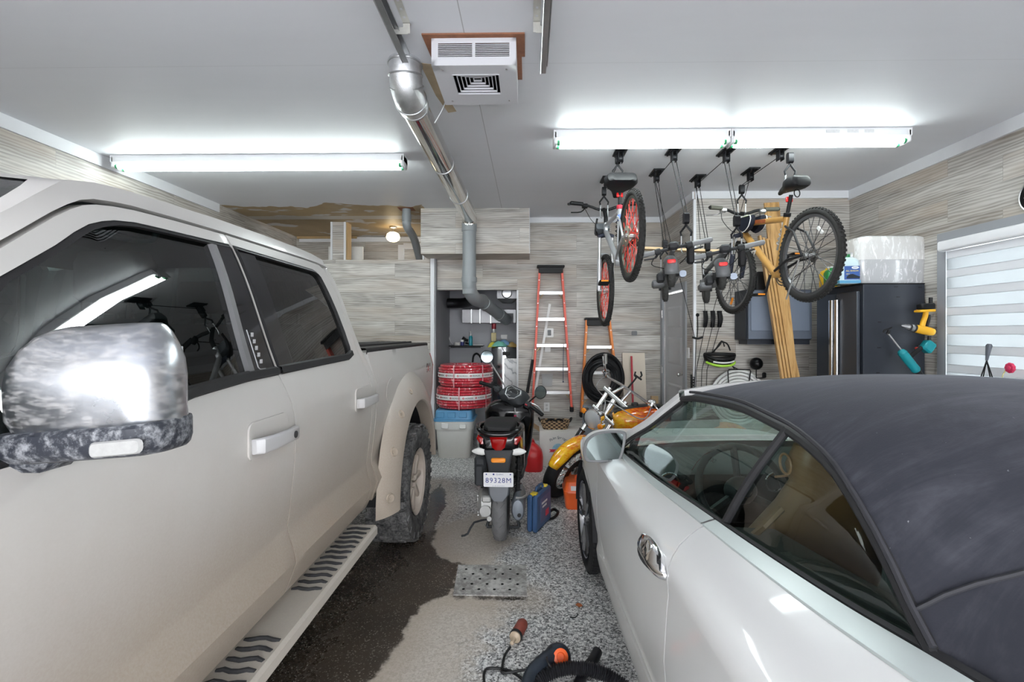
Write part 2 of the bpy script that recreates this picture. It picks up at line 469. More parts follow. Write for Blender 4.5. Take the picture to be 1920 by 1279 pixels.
# ================================================================ the shell
ZC, YB, YN, YL, XL, XR, YR = 3.09, 6.4, 7.42, 7.6, -3.70, 3.47, 5.25
YO = -2.4            # garage door opening
def wall(name, a, b, z0, z1, th, m, parent=None, holes=None):
    "vertical wall from plan point a to b (inner face), thickness to the left of a->b"
    a, b = V((a[0], a[1], 0)), V((b[0], b[1], 0)); d = (b-a); L = d.length; d.normalize(); n = V((-d.y, d.x, 0))
    mb = MB()
    cuts = holes or []
    xs = sorted({0, L, *[h[0] for h in cuts], *[h[1] for h in cuts]}); zs = sorted({z0, z1, *[h[2] for h in cuts], *[h[3] for h in cuts]})
    for x0, x1 in zip(xs, xs[1:]):
        for c0, c1 in zip(zs, zs[1:]):
            if any(h[0] <= (x0+x1)/2 <= h[1] and h[2] <= (c0+c1)/2 <= h[3] for h in cuts): continue
            o = a+d*((x0+x1)/2)+n*(th/2)+V((0, 0, (c0+c1)/2))
            rot = Matrix((d, n, V((0, 0, 1)))).transposed()
            mb.box(o, (x1-x0, th, c1-c0), rot)
    return struct(name, mb, m, parent)
# floor with puddle distance stored as attributes
wetpx = [(700, 1003), (735, 1004), (783, 1004), (800, 960), (806, 905), (830, 903), (838, 930), (836, 955), (818, 985), (812, 1020), (822, 1040), (858, 1058), (850, 1090), (845, 1118), (800, 1135), (770, 1165), (752, 1205), (730, 1240), (690, 1285), (640, 1340)]
wet = [tuple(atZ(x, y, 0)[:2]) for x, y in wetpx]+[(-1.25, 1.55), (-1.25, 3.0)]
drainp = [tuple(atZ(x, y, 0)[:2]) for x, y in ((858, 1056), (870, 1056), (862, 1112), (988, 1118), (990, 1126), (842, 1122))]
def sdist(p, lp):
    d = dist_loop(p, lp); return d if inside(p, lp) else -d
mb = MB(); st = .04; xs = []; P = []; wa = []; da = []
def flin(a, b, s): n = int(round((b-a)/s)); return [a+(b-a)*i/n for i in range(n+1)]
X = [-3.7, -3, -2.4, -1.9]+flin(-1.5, 1.2, st)+[1.6, 2.2, 2.8, 3.5]; Y = [YO-.02, -1, 0]+flin(.8, 4.6, st)+[5, 5.6, 6.2, 6.8, 7.6]
for y in Y:
    P.append([(x, y, 0) for x in X])
    for x in X:
        wa.append(max(sdist((x, y), wet), sdist((x, y), drainp)+.01))
        # dust mostly around the puddle and in the lane where the tyres drip
        ct = -.62+.1*(y-2)
        v = 1.1-abs(x-ct)/.62
        if y > 3.6: v -= (y-3.6)*.9
        da.append(max(0, min(1, v)))
mb.grid(P)
fl = struct('floor', mb, floor_mat())
for nm, arr in (('wet', wa), ('dirt', da)):
    at = fl.data.attributes.new(nm, 'FLOAT', 'POINT')
    # vertex order kept by remove_doubles (no doubles): map by position to be safe
    key = {}
    i = 0
    for y in Y:
        for x in X: key[(round(x, 4), round(y, 4))] = arr[i]; i += 1
    for v in fl.data.vertices: at.data[v.index].value = key.get((round(v.co.x, 4), round(v.co.y, 4)), 0)
CEIL = ceiling_mat()
struct('ceiling', MB().box((-.1, 2.6, ZC+.06), (7.6, 10.1, .12)), CEIL)
wall('wall_left', (XL, YO), (XL, YL), 0, ZC, .12, PLANK)
WZ0, WZ1, WY0, WY1 = .95, 2.30, 2.10, 4.02
wall('wall_right', (XR, YR+.1), (XR, YO), 0, ZC, .12, PLANK, holes=[(YR+.1-WY1, YR+.1-WY0, WZ0, WZ1)])
wall('wall_back', (-.155, YB), (1.765, YB), 0, ZC, .12, PLANK)
wall('wall_back', (-1.235, YB), (-.155, YB), 2.13, ZC, .12, PLANK)          # above the recess
NR = (XR, YR)
wall('wall_utility_front', (1.80, YR), NR, 0, ZC, .12, PLANK)
ux0, uy0, ux1, uy1 = 1.765, YB, 1.80, YR
wall('wall_utility_side', (ux0, uy0), (ux1, uy1), 0, ZC, .10, PLANK, holes=[(.09, .86, -.1, 2.06)])
# recess (heater niche) behind the back wall
wall('wall_niche_left', (-1.222, YB-.095), (-1.222, YN), 0, ZC, .05, GREYPAINT)
wall('wall_niche_back', (-1.235, YN), (-.14, YN), 0, 2.6, .08, mat('niche_board', (.38, .385, .41), .6, var=.1, scale=3))
wall('wall_niche_right', (-.14, YN), (-.14, YB+.12), 0, 2.6, .05, GREYPAINT)
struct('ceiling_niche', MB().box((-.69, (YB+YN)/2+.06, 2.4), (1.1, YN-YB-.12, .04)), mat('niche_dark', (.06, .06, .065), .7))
# low partition on the left and the space behind it
wall('wall_partition', (XL, 6.30), (-1.285, 6.30), 0, 2.52, .10, PLANK)
struct('wall_partition_end', MB().box((-1.27, 6.30+.55, 1.395), (.07, 1.10, 2.79)), PLANK)
struct('wall_partition_end', MB().box((-1.345, 6.345, 2.655), (.08, .09, .27)), PLANK)
wall('wall_left_back', (XL, YL), (-1.28, YL), 0, ZC, .12, PLANK)
# bulkhead (dropped soffit) above the recess
struct('wall_bulkhead', MB().box((-.66, 6.15, 2.81), (1.34, .50, .56)), PLANK)
struct('trim_1', MB().box((.012, 6.15, 2.81), (.006, .5, .56)), TRIM)
# post behind the partition
struct('wall_post', MB().box((-2.63, 6.69, 2.8), (.17, .17, .58)), PLANK)
OAKY = mat('raw_timber', (.42, .29, .14), .6, var=.25, scale=6)
struct('wall_post_side', MB().box((-2.52, 6.69, 2.8), (.012, .16, .58)), OAKY)
for x in (-2.725, -2.54): struct('trim_2', MB().box((x, 6.6, 2.8), (.025, .02, .58)), TRIM)
# trims
tz, tw = .075, .02
struct('trim_left', MB().box((XL+tw/2, (YO+5.66)/2, ZC-.05), (tw, 5.66-YO, .10)), TRIM)
struct('trim_right', MB().box((XR-tw/2, (YO+YR)/2, ZC-.05), (tw, YR-YO, .10)), TRIM)
struct('trim_back', MB().box((.89, YB-tw/2, ZC-.035), (1.75, tw, .07)), TRIM)
struct('trim_utility_front', MB().box((2.64, YR-tw/2, ZC-.04), (1.66, tw, .08)), TRIM)
d = V((ux1-ux0, uy1-uy0, 0)); dl = d.length; d.normalize(); nn = V((-d.y, d.x, 0))
rotu = Matrix((d, nn, V((0, 0, 1)))).transposed()
struct('trim_utility_side', MB().box(V((ux0, uy0, ZC-.04))+d*dl/2-nn*tw/2, (dl, tw, .08), rotu), TRIM)
struct('trim_utility_corner', MB().box((1.802, YR-.006, 1.5), (.028, .028, 3.0)), TRIM)
struct('trim_partition', MB().box((-1.262, 6.288, 1.395), (.05, .03, 2.79)), TRIM)
struct('trim_partition_top', MB().box((-1.385, 6.30, 2.655), (.02, .03, .27)), TRIM)
struct('trim_niche_right', MB().box((-.148, 6.392, 1.06), (.022, .02, 2.13)), TRIM)
struct('trim_left_back', MB().box((-2.45, YL-.01, ZC-.05), (2.4, .02, .07)), TRIM)
struct('trim_left_back_timber', MB().box((-3.2, YL-.03, ZC-.02), (.95, .03, .035)), OAKY)
struct('baseboard_back', MB().box((.8, YB-.008, .06), (1.9, .016, .12)), TRIM)
# framed opening in the far left wall
fr = MB()
for c, s in (((-2.02, YL-.02, 2.5), (.09, .04, .9)), ((-1.62, YL-.02, 2.93), (.72, .04, .09))): fr.box(c, s)
struct('window_2', fr, TRIM)
# grey panel door in the side of the utility box
mb = MB(); L0, L1 = .10, .85; DW = L1-L0; DH = 2.03
def dpt(a, z, o): return V((ux0, uy0, 0))+d*(L0+a)+nn*o+V((0, 0, z))
fld = MB(); fld.box(dpt(DW/2, DH/2+.01, .03), (DW-.01, .036, DH), rotu)
door = struct('door_1', fld, mat('grey_door', (.47, .475, .49), .45, var=.05))
pm = mat('grey_door', (.33, .335, .35))
for z0, z1 in ((.14, .50), (.60, .93), (1.17, 1.50), (1.62, 1.88)):
    q = MB(); w0, w1 = .13, DW-.13; z_ = (z0+z1)/2; h = z1-z0; w = w1-w0
    o_, a_, b_, c_ = rrect(w, h, .004, 1), rrect(w-.03, h-.03, .004, 1), rrect(w-.06, h-.06, .004, 1), rrect(w-.10, h-.10, .004, 1)
    rs = [[dpt(DW/2+x, z_+y, of) for x, y in lp] for lp, of in ((o_, .012), (a_, .002), (b_, .002), (c_, .010))]
    q.rings(rs, True, False, False); q.add(rs[-1], [tuple(range(len(c_)))])
    struct('panel', q, pm, door)
kn = MB(); kc = dpt(DW-.07, 1.07, .012)
kn.cyl(kc, kc-nn*.012, .032, n=20).cyl(kc-nn*.01, kc-nn*.045, .012, n=12).lathe([(.001, .03), (.012, .036), (.026, .05), (.028, .06), (.022, .072), (.001, .076)], kc, -nn, 20)
STEEL = mat('brushed_steel', (.55, .54, .53), .28, 1.0, var=.08)
struct('handle', kn, STEEL, door)
fm = MB()
for a in (-.045, DW+.045): fm.box(dpt(a, 1.03, -.006), (.085, .03, 2.10), rotu)
fm.box(dpt(DW/2, 2.10, -.006), (DW+.17, .03, .08), rotu)
struct('door_frame', fm, GREYTRIM, door)
hg = MB()
for z in (.3, 1.08, 1.8): hg.cyl(dpt(.0, z-.05, -.026), dpt(.0, z+.05, -.026), .008, n=8)
struct('hinge', hg, STEEL, door)
# window in the right wall
wf = MB(); ym, zm = (WY0+WY1)/2, (WZ0+WZ1)/2; fw = .085
for c, s in (((XR-.012, WY1+fw/2, zm), (.024, fw, WZ1-WZ0+2*fw)), ((XR-.012, WY0-fw/2, zm), (.024, fw, WZ1-WZ0+2*fw)), ((XR-.012, ym, WZ1+fw/2), (.024, WY1-WY0, fw)), ((XR-.012, ym, WZ0-fw/2), (.024, WY1-WY0, fw))): wf.box(c, s)
win = struct('window_1', wf, GREYTRIM)
sash = MB()
for c, s in (((XR+.07, WY1-.03, zm), (.06, .06, WZ1-WZ0)), ((XR+.07, WY0+.03, zm), (.06, .06, WZ1-WZ0)), ((XR+.07, ym, WZ1-.03), (.06, WY1-WY0, .06)), ((XR+.07, ym, WZ0+.03), (.06, WY1-WY0, .06)), ((XR+.07, ym, zm), (.06, .05, WZ1-WZ0))): sash.box(c, s)
struct('window_sash', sash, mat('white_pvc', (.8, .81, .82), .35, var=.03), win)
struct('window_pane', MB().box((XR+.075, ym, zm), (.006, WY1-WY0, WZ1-WZ0)), glassm('clear_pane', (.93, .96, .95)), win)
struct('window_sill', MB().box((XR+.04, ym, WZ0+.005), (.10, WY1-WY0, .012)), TRIM, win)
# front of the garage behind the viewer: pillars and lintel round the open vehicle door
struct('wall_front_lintel', MB().box((-.1, YO-.08, 2.75), (7.5, .16, .68)), PLANK)
struct('wall_front_pier', MB().box((-3.5, YO-.08, 1.2), (.4, .16, 2.42)), PLANK)
struct('wall_front_pier', MB().box((3.3, YO-.08, 1.2), (.4, .16, 2.42)), PLANK)
struct('ground', MB().box((0, YO-10, -.06), (40, 20, .1)), mat('driveway', (.55, .56, .58), .8, var=.15, scale=1))
# ================================================================ zebra blind
t = NT('zebra_fabric'); z = t.n('SeparateXYZ', {0: t.obj()}).outputs[2]
def blind_mat(nm, tr, op):
    t = NT(nm); df = t.n('BsdfDiffuse', {0: (.82, .83, .86, 1)}); tl = t.n('BsdfTranslucent', {0: (.34, .35, .36, 1)}); a = t.n('MixShader', {0: tr, 1: df.outputs[0], 2: tl.outputs[0]})
    tp = t.n('BsdfTransparent', {0: (.95, .97, 1, 1)}); n = t.noise(t.n('Mapping', {0: t.obj(), 3: (1, 6, 260)}).outputs[0], 1, 2)
    return t.out(t.n('MixShader', {0: t.math('MULTIPLY_ADD', n, .1, op-.05), 1: tp.outputs[0], 2: a.outputs[0]}).outputs[0])
SHEER, OPAQ = blind_mat('sheer_band', .12, .985), blind_mat('solid_band', .80, 1.03)
bl = thing('window_blind', 'white zebra roller blind drawn down over the window in the right wall', 'blind', (XR-.02, ym, WZ0))
cas = MB(); cas.prism(rrect(.075, .085, .02, 3), (XR-.055, WY0-.0, WZ1-.035), (1, 0, 0), (0, 0, 1), (0, WY1-WY0, 0), True)
ob('cassette', cas, mat('blind_plastic', (.78, .78, .80), .4, var=.03), bl, True)
zt = WZ1-.08; k = 0
while zt > WZ0+.03:
    h = .062 if k % 2 == 0 else .092
    q = MB(); q.box((XR-.042, ym, zt-h/2), (.0015, WY1-WY0-.06, h+.002))
    ob('sheer_band' if k % 2 == 0 else 'solid_band', q, SHEER if k % 2 == 0 else OPAQ, bl, True); zt -= h; k += 1
ob('bottom_rail', MB().box((XR-.042, ym, zt-.012), (.02, WY1-WY0-.06, .024), bev=.005), mat('blind_plastic', (.78, .78, .80)), bl, True)
# ================================================================ camera, world
cam = bpy.data.cameras.new('camera'); co = bpy.data.objects.new('camera', cam); C.objects.link(co)
co.location = (0, 0, H); co.rotation_euler = (PI/2, 0, YAW)
cam.sensor_width = 36; cam.lens = F/1920*36; cam.shift_x = -(CX-960)/1920; cam.shift_y = (CY-639.5)/1920; cam.clip_start = .02
sc = bpy.context.scene; sc.camera = co
w = bpy.data.worlds.new('sky'); sc.world = w; w.use_nodes = True; nt = w.node_tree
bg = nt.nodes['Background']; bg.inputs[0].default_value = (.95, .97, 1, 1); bg.inputs[1].default_value = 5.2
sc.view_settings.view_transform = 'Standard'; sc.view_settings.look = 'None'; sc.view_settings.gamma = 1; sc.view_settings.use_curve_mapping = False
sc.view_settings.exposure = 1.32
# ================================================================ ceiling lamps
WHITEP = mat('white_enamel', (.80, .81, .82), .35, var=.03)
TUBE = emit('fluorescent_tube', (.90, 1.0, .985), 16.0)
GREEN = mat('green_endcap', (.05, .35, .15), .4)
def fixture(x0, x1, y, label, n_tube=2, flip=False):
    L = x1-x0; t = thing('fluorescent_light', label, 'ceiling light', ((x0+x1)/2, y, ZC), 0, 'strip lights on the ceiling')
    b = MB(); b.prism([(-.065, 0), (.065, 0), (.065, -.055), (.06, -.06), (-.06, -.06), (-.065, -.055)], (-L/2, 0, 0), (0, 1, 0), (0, 0, 1), (L, 0, 0))
    ob('housing', b, WHITEP, t)
    for s in ((-1, 1) if n_tube == 2 else (0,)):
        q = MB(); yy = s*.036; q.cyl((-L/2+.045, yy, -.088), (L/2-.045, yy, -.088), .0185, n=12)
        ob('tube', q, TUBE, t)
    for e in (-1, 1):
        q = MB(); q.box((e*(L/2-.015), 0, -.055), (.03, .13, .10), bev=.01)
        o = ob('lamp_holder', q, WHITEP, t)
        for s in (-1, 1): ob('end_cap', MB().cyl((e*(L/2-.03), s*.036, -.088), (e*(L/2-.048), s*.036, -.088), .02, n=10), GREEN, o)
    return t
fixture(-3.62, -1.07, 4.16, 'long white fluorescent strip light on the ceiling above the pickup truck')
fx = fixture(.19, 1.525, 3.70, 'white fluorescent strip light left of the joint, above the hanging bike with red spokes')
fx2 = fixture(1.53, 2.87, 3.70, 'white fluorescent strip light right of the joint, nearest the right wall, with printed labels')
for x, w_ in ((2.28, .10), (2.43, .08), (2.55, .07)): ob('label_sticker', MB().box((x-2.2, -.066, -.024), (w_, .002, .022)), mat('sticker', (.62, .62, .62), .6, var=.3, scale=60), fx2)
# ---- pendant globe behind the partition
gp = atY(737, 445, 6.9)
pl = thing('pendant_lamp', 'small white globe lamp lit above the low partition, left of the grey pipe', 'lamp', (gp.x, gp.y, ZC))
ob('canopy', MB().lathe([(.001, 0), (.05, -.002), (.055, -.02), (.03, -.03), (.001, -.03)], (0, 0, 0), n=20), STEEL, pl)
ob('rod', MB().cyl((0, 0, -.03), (0, 0, gp.z-ZC+.08), .006, n=8), STEEL, pl)
zz = gp.z-ZC
gl = MB().lathe([(.001, .075), (.05, .07), (.085, .045), (.098, .0), (.085, -.035), (.05, -.06), (.001, -.065)], (0, 0, zz), n=28)
ob('globe', gl, emit('warm_globe', (1.0, .80, .50), 3.2), pl)
# ================================================================ ceiling heater
hw, hd, hh = .44, .43, .15
ht = thing('ceiling_heater', 'white box heater with louvred front and square grille, hung from the ceiling', 'heater', (-.285, 2.70, ZC))
W2 = mat('heater_enamel', (.60, .60, .625), .4, var=.03)
BLK = mat('black_plastic', (.012, .012, .013), .45, var=.3)
b = MB()
y0 = -hd/2
def hole_plate(mb, w, h, holes, fn):
    xs = sorted({-w/2, w/2, *[q for a in holes for q in a[:2]]}); ys = sorted({0, h, *[q for a in holes for q in a[2:]]})
    for a0, a1 in zip(xs, xs[1:]):
        for b0, b1 in zip(ys, ys[1:]):
            if any(k[0] <= (a0+a1)/2 <= k[1] and k[2] <= (b0+b1)/2 <= k[3] for k in holes): continue
            mb.add([fn(a0, b0), fn(a1, b0), fn(a1, b1), fn(a0, b1)], [(0, 1, 2, 3)])
hole_plate(b, hw, hh, [(-.185, -.008, .045, .115), (.008, .185, .045, .115)], lambda a, z: (a, y0, z-hh))
hole_plate(b, hw, hd, [(-.125, .125, .09, .30)], lambda a, z: (a, y0+z, -hh))
b.add([(-hw/2, y0, 0), (-hw/2, y0, -hh), (-hw/2, -y0, -hh), (-hw/2, -y0, 0)], [(0, 1, 2, 3)])
b.add([(hw/2, y0, 0), (hw/2, y0, -hh), (hw/2, -y0, -hh), (hw/2, -y0, 0)], [(3, 2, 1, 0)])
b.add([(-hw/2, -y0, 0), (-hw/2, -y0, -hh), (hw/2, -y0, -hh), (hw/2, -y0, 0)], [(0, 1, 2, 3)])
ob('case', b, W2, ht)
ob('core', MB().box((0, .02, -.045), (hw-.06, hd-.08, .08)), BLK, ht)
for cx in (-.0965, .0965):
    q = MB()
    for i in range(7): q.box((cx, y0+.003, -hh+.052+i*.0095), (.177, .006, .0026))
    ob('louvre', q, W2, ht); ob('louvre_gap_shade', MB().box((cx, y0+.016, -hh+.08), (.18, .004, .075)), BLK, ht)  # black sheet added behind the slats, its colour stands for shade in the gaps
for k in range(6):
    f = 1-k*.165; q = MB(); w_, h_ = .125*f, .105*f; zc = -hh+.002+k*.006; cy = y0+.195
    for s in (-1, 1):
        q.box((0, cy+s*h_, zc), (2*w_, .0042, .010)); q.box((s*w_, cy, zc), (.0042, 2*h_, .010))
    ob('grille_ring', q, W2, ht)
for sx in (-1, 1):
    for y in (.04, .38): ob('screw', MB().cyl((sx*.17, y0+y, -hh+.001), (sx*.17, y0+y, -hh-.003), .006, n=8), STEEL, ht)
# rough cut-out in the ceiling board round the heater
rw = MB(); rw.prism([(-.55, 2.455), (-.02, 2.455), (-.02, 2.66), (-.038, 2.66), (-.038, 2.9), (-.53, 2.9)], (0, 0, ZC+.002), (1, 0, 0), (0, 1, 0), (0, 0, -.010))
struct('trim_heater_opening', rw, mat('cut_drywall', (.26, .11, .06), .8, var=.5, scale=20))
# ================================================================ door tracks
GALV = mat('galvanised_steel', (.50, .51, .52), .32, .9, var=.18, scale=14)
for i, (x, lab) in enumerate(((-.66, 'galvanised garage door track on the ceiling left of the heater, ending at the silver duct'), (.085, 'galvanised garage door track on the ceiling right of the heater'))):
    t = thing('door_track', lab, 'door track', (x, 2.70, ZC-.06))
    q = MB(); q.prism([(-.02, 0), (.02, 0), (.022, -.012), (.018, -.012), (.016, -.004), (-.016, -.004), (-.016, -.05), (.012, -.05), (.012, -.046), (-.012, -.046+.0), (-.02, -.054)], (0, -4.6, .03), (1, 0, 0), (0, 0, 1), (0, 4.6-(.12 if i == 0 else 0), 0), True)
    ob('rail', q, GALV, t)
    h = MB(); hx = .055 if i == 0 else -.045; hy = -.33; h.box((hx, hy, .031), (.035, .002, .05)); 
    hole_plate(h, .036, .46, [(-.006, .006, .03+.06*k, .045+.06*k) for k in range(7)], lambda a, z: (hx+a, hy-.44+z, .0585))
    h.box((hx*.5, hy+.0, .02), (abs(hx)+.01, .003, .035))
    ob('hanger_strap', h, mat('zinc_strap', (.60, .59, .55), .45, .5, var=.2, scale=30), t)
# ================================================================ silver duct and grey flue
px, py0, py1, pz, pr = -.70, 2.74, 5.74, 2.935, .088
fl_ = thing('flue_duct', 'silver duct running under the ceiling then dropping as a grey pipe into the recess', 'duct', (px, py1, 1.9))
SILV = mat('bright_duct', (.62, .61, .59), .09, 1.0, var=.22, scale=5)
FOIL = mat('foil_tape', (.70, .71, .72), .3, .9, var=.25, scale=22, bump=.5)
PVC = mat('grey_pvc', (.255, .275, .285), .4, var=.06)
ob('horizontal_run', MB().cyl((px, py0+.12, pz), (px, py1-.09, pz), pr, n=28, cap=False), SILV, fl_, True)
for zz, yy, tl in ((ZC-.02, py0-.03, (0, 0, 1)), (ZC-.075, py0-.02, (0, .25, -1)), (ZC-.125, py0+.01, (0, .7, -1)), (pz, py0+.10, (0, 1, -.1))): ob('foil_ring', MB().torus((px, yy, zz), tl, pr*1.05, .006, 32, 8), GALV, fl_, True)
e = MB(); e.tube([(px, py0-.03, ZC-.002), (px, py0-.03, ZC-.05), (px, py0, pz+.03), (px, py0+.06, pz), (px, py0+.16, pz)], pr*1.04, 28, 3, cap=False)
o = ob('foil_elbow', e, FOIL, fl_, True)
for yy in (py0+.17, 3.9, 4.8): ob('seam_band', MB().lathe([(pr, -.01), (pr*1.05, -.008), (pr*1.05, .008), (pr, .01)], (px, yy, pz), (0, 1, 0), 28), GALV, fl_, True)
ob('elbow', MB().tube([(px, py1-.14, pz), (px, py1-.05, pz-.005), (px-.01, py1, pz-.05), (px-.012, py1+.01, pz-.13)], pr*1.0, 24, 4, cap=False), SILV, fl_, True)
vx = px-.012; vy = py1+.01
g = MB(); g.cyl((vx, vy, pz-.06), (vx, vy, 2.02), pr*.92, n=28)
g.lathe([(pr*.92, 0), (pr*1.02, .01), (pr*1.02, .10), (pr*.92, .11)], (vx, vy, pz-.17), (0, 0, 1), 28)
ob('vertical_pipe', g, PVC, fl_, True)
wy = atY(888, 565, 6.35); br0 = V((vx+.05, vy+.35, 2.02)); br1 = atY(950, 600, 7.1)
w1 = MB(); w1.tube([(vx, vy, 2.35), (vx, vy, 2.10), (vx+.03, vy+.12, 2.0), (vx+.06, vy+.35, 1.97), (vx+.10, vy+.6, 1.985)], pr*.96, 24, 4)
w1.lathe([(pr*.95, 0), (pr*1.06, .005), (pr*1.06, .06), (pr*.95, .065)], (vx, vy, 2.16), (0, 0, 1), 28)
ob('branch_fitting', w1, PVC, fl_, True)
s0 = V((vx+.08, vy+.5, 1.98)); w2 = MB(); w2.cyl(s0, br1, pr*.9, n=24)
dv = (br1-s0).normalized()
w2.lathe([(pr*.9, -.05), (pr*1.0, -.045), (pr*1.0, .045), (pr*.9, .05)], s0.lerp(br1, .72), dv, 24); w2.lathe([(pr*.9, -.05), (pr*1.0, -.045), (pr*1.0, .045), (pr*.9, .05)], s0.lerp(br1, .18), dv, 24)
ob('diagonal_pipe', w2, PVC, fl_, True)
# hanger strip and torn drywall patch beside the elbow
tp = MB(); tp.prism([(-.62, 2.72), (-.55, 2.74), (-.5, 2.9), (-.545, 2.93), (-.53, 3.1), (-.5, 3.32), (-.56, 3.34), (-.60, 3.1)], (0, 0, ZC+.001), (1, 0, 0), (0, 1, 0), (0, 0, -.003))
struct('trim_drywall_patch', tp, mat('torn_drywall', (.42, .33, .22), .8, var=.25, scale=12))
wb = MB(); wb.tube([(-.50, 3.02, ZC), (-.505, 3.02, ZC-.03), (-.55, 3.04, ZC-.12), (-.60, 3.05, ZC-.2)], .004, 6, 3)
ob('hanger_wire', wb, GALV, fl_, True)
# second, thinner pipe behind the partition
p2a = V((-1.51, 5.87+.05, ZC)); p2b = atY(790, 500, 6.85)
t2 = thing('vent_pipe', 'thin grey plastic pipe slanting down from the ceiling behind the low partition', 'pipe', p2b)
q = MB(); q.tube([p2a, p2a-V((0, 0, .12)), p2a-V((0, -.04, .22)), p2a.lerp(p2b, .5), p2b], .052, 20, 5)
ob('pipe', q, PVC, t2, True)
q = MB(); q.lathe([(.052, 0), (.058, .005), (.058, .09), (.052, .095)], p2a-V((0, 0, .16)), (0, .05, 1), 20)
ob('coupling', q, PVC, t2, True)
q = MB(); q.box(p2a-V((0, 0, .002)), (.19, .16, .004), bev=.001)
ob('ceiling_cutout', q, mat('cut_drywall', (.26, .11, .06)), t2, True)
# white board standing behind the partition
bb = atY(645, 478, 6.62); q = MB(); q.box((bb.x-.08, 6.9, 1.40), (.5, .03, 2.80))
solo('foam_board', q, mat('cream_board', (.70, .69, .66), .6), 'pale board standing behind the low partition, left of the wooden post', 'board')
# ================================================================ pickup truck (local: x towards the viewer's side, y to the tailgate, z up)
def dirty_paint(name, base, dirt, zt, zb, rough=.3, k=1.0):
    t = NT(name); P = t.obj(); p = t.n('SeparateXYZ', {0: P}).outputs
    n = t.noise(P, 2.2, 5, .6); st = t.noise(t.n('Mapping', {0: P, 3: (16, 16, .9)}).outputs[0], 1.0, 3, .6); fn = t.noise(P, 140, 3, .7)
    h = t.smooth(t.math('ADD', p[2], t.math('ADD', t.math('MULTIPLY', t.math('SUBTRACT', n, .5), -.28), t.math('MULTIPLY', t.math('SUBTRACT', st, .5), .04))), zt, zb)
    h = t.math('MULTIPLY', h, t.math('MULTIPLY_ADD', fn, .45, .72 if k >= 1 else .72*k), clamp=True)
    c = t.mix(h, base, t.mix(n, tuple(q*.88 for q in dirt), tuple(min(1, q*1.12) for q in dirt)))
    m = t.out(t.bsdf(c, rough+.14, 0.0, .30))
    MATS[name] = m; return m
TP = dirty_paint('truck_paint', (.54, .525, .505), (.30, .245, .195), 1.46, .60, .25)
TCH = dirty_paint('muddy_chrome', (.42, .42, .43), (.40, .36, .32), 1.3, .9, .25)
RUB = mat('black_trim', (.018, .018, .019), .55, var=.4, scale=30, bump=.1)
GLOSSBLK = mat('gloss_black', (.006, .006, .009), .12, coat=.6, var=.5, scale=40)
TGLASS_F = glassm('front_side_glass', (.16, .26, .26), f0=1.6)
TGLASS_R = glassm('privacy_glass', (.035, .045, .05), f0=1.55, dirt=.22, dcol=(.25, .23, .21))
INT = mat('dark_cabin', (.02, .02, .022), .7)
TY = 3.72; TX = -1.91
trk = thing('pickup_truck', 'muddy white crew cab pickup truck parked along the left wall', 'pickup truck', (TX, TY, 0))
TPROF = [(.40, .88), (.50, .93), (.54, .965), (.60, .99), (.67, 1.012), (.775, .972), (.795, .969), (.83, .976), (1.05, 1.0), (1.25, 1.004), (1.29, .993), (1.33, .983), (1.41, .955), (1.50, .925), (1.60, .895), (1.70, .865), (1.80, .83), (1.88, .795), (1.93, .76), (1.96, .70)]
DLN = (.60, .67, .775, .797)+tuple(1.20+.02*k for k in range(9))
def tpf(z): return interp(z, TPROF) if z < 1.05 else sinterp(z, TPROF)
def tf(s, z, off=0): return (tpf(z)+off, s, z)
def both(name, mb, m, parent, **k):
    a = ob(name, mb, m, parent, **k); b = ob(name, mb.mirror(), m, parent, **k); return a, b
def arc_outline(cx, cz, r, a0, a1, n=16): return [(cx+r*math.cos(R(lerp(a0, a1, i/n))), cz+r*math.sin(R(lerp(a0, a1, i/n)))) for i in range(n+1)]
FW = [(-3.10, 1.345), (-2.80, 1.66), (-2.66, 1.748), (-2.60, 1.79), (-2.55, 1.82), (-2.505, 1.838), (-2.46, 1.851), (-2.39, 1.862), (-2.29, 1.867), (-2.18, 1.871), (-2.06, 1.876), (-1.945, 1.882), (-1.918, 1.394), (-2.1, 1.390), (-2.38, 1.372), (-2.55, 1.345), (-2.7, 1.315), (-3.05, 1.310)]
RW = [(-1.932, 1.882), (-1.26, 1.880), (-1.222, 1.872), (-1.198, 1.855), (-1.172, 1.776), (-1.14, 1.665), (-1.115, 1.56), (-1.108, 1.477), (-1.125, 1.43), (-1.19, 1.412), (-1.5, 1.405), (-1.905, 1.394)]
FD = [(-3.20, 1.40), (-2.782, 1.718), (-2.716, 1.764), (-2.64, 1.815), (-2.588, 1.846), (-2.544, 1.868), (-2.5, 1.882), (-2.44, 1.893), (-2.37, 1.901), (-2.2, 1.910), (-1.943, 1.919), (-1.945, 1.88), (-1.918, 1.394), (-1.905, 1.35), (-1.886, 1.28), (-1.877, 1.2), (-1.872, 1.1), (-1.868, .80), (-1.876, .66), (-1.885, .545), (-3.06, .545), (-3.06, 1.0), (-3.10, 1.25), (-3.18, 1.34)]
RD = [(-1.931, 1.9195), (-1.3, 1.925), (-1.13, 1.921), (-1.10, 1.90), (-1.085, 1.85), (-1.065, 1.75), (-1.045, 1.6), (-1.025, 1.45), (-.995, 1.38), (-.972, 1.28), (-.960, 1.1), (-.955, .95), (-.955, .80), (-.985, .70), (-1.02, .62), (-1.02, .545), (-1.877, .545), (-1.868, .66), (-1.860, .80), (-1.864, 1.1), (-1.869, 1.2), (-1.878, 1.28), (-1.897, 1.35), (-1.909, 1.394), (-1.933, 1.88)]
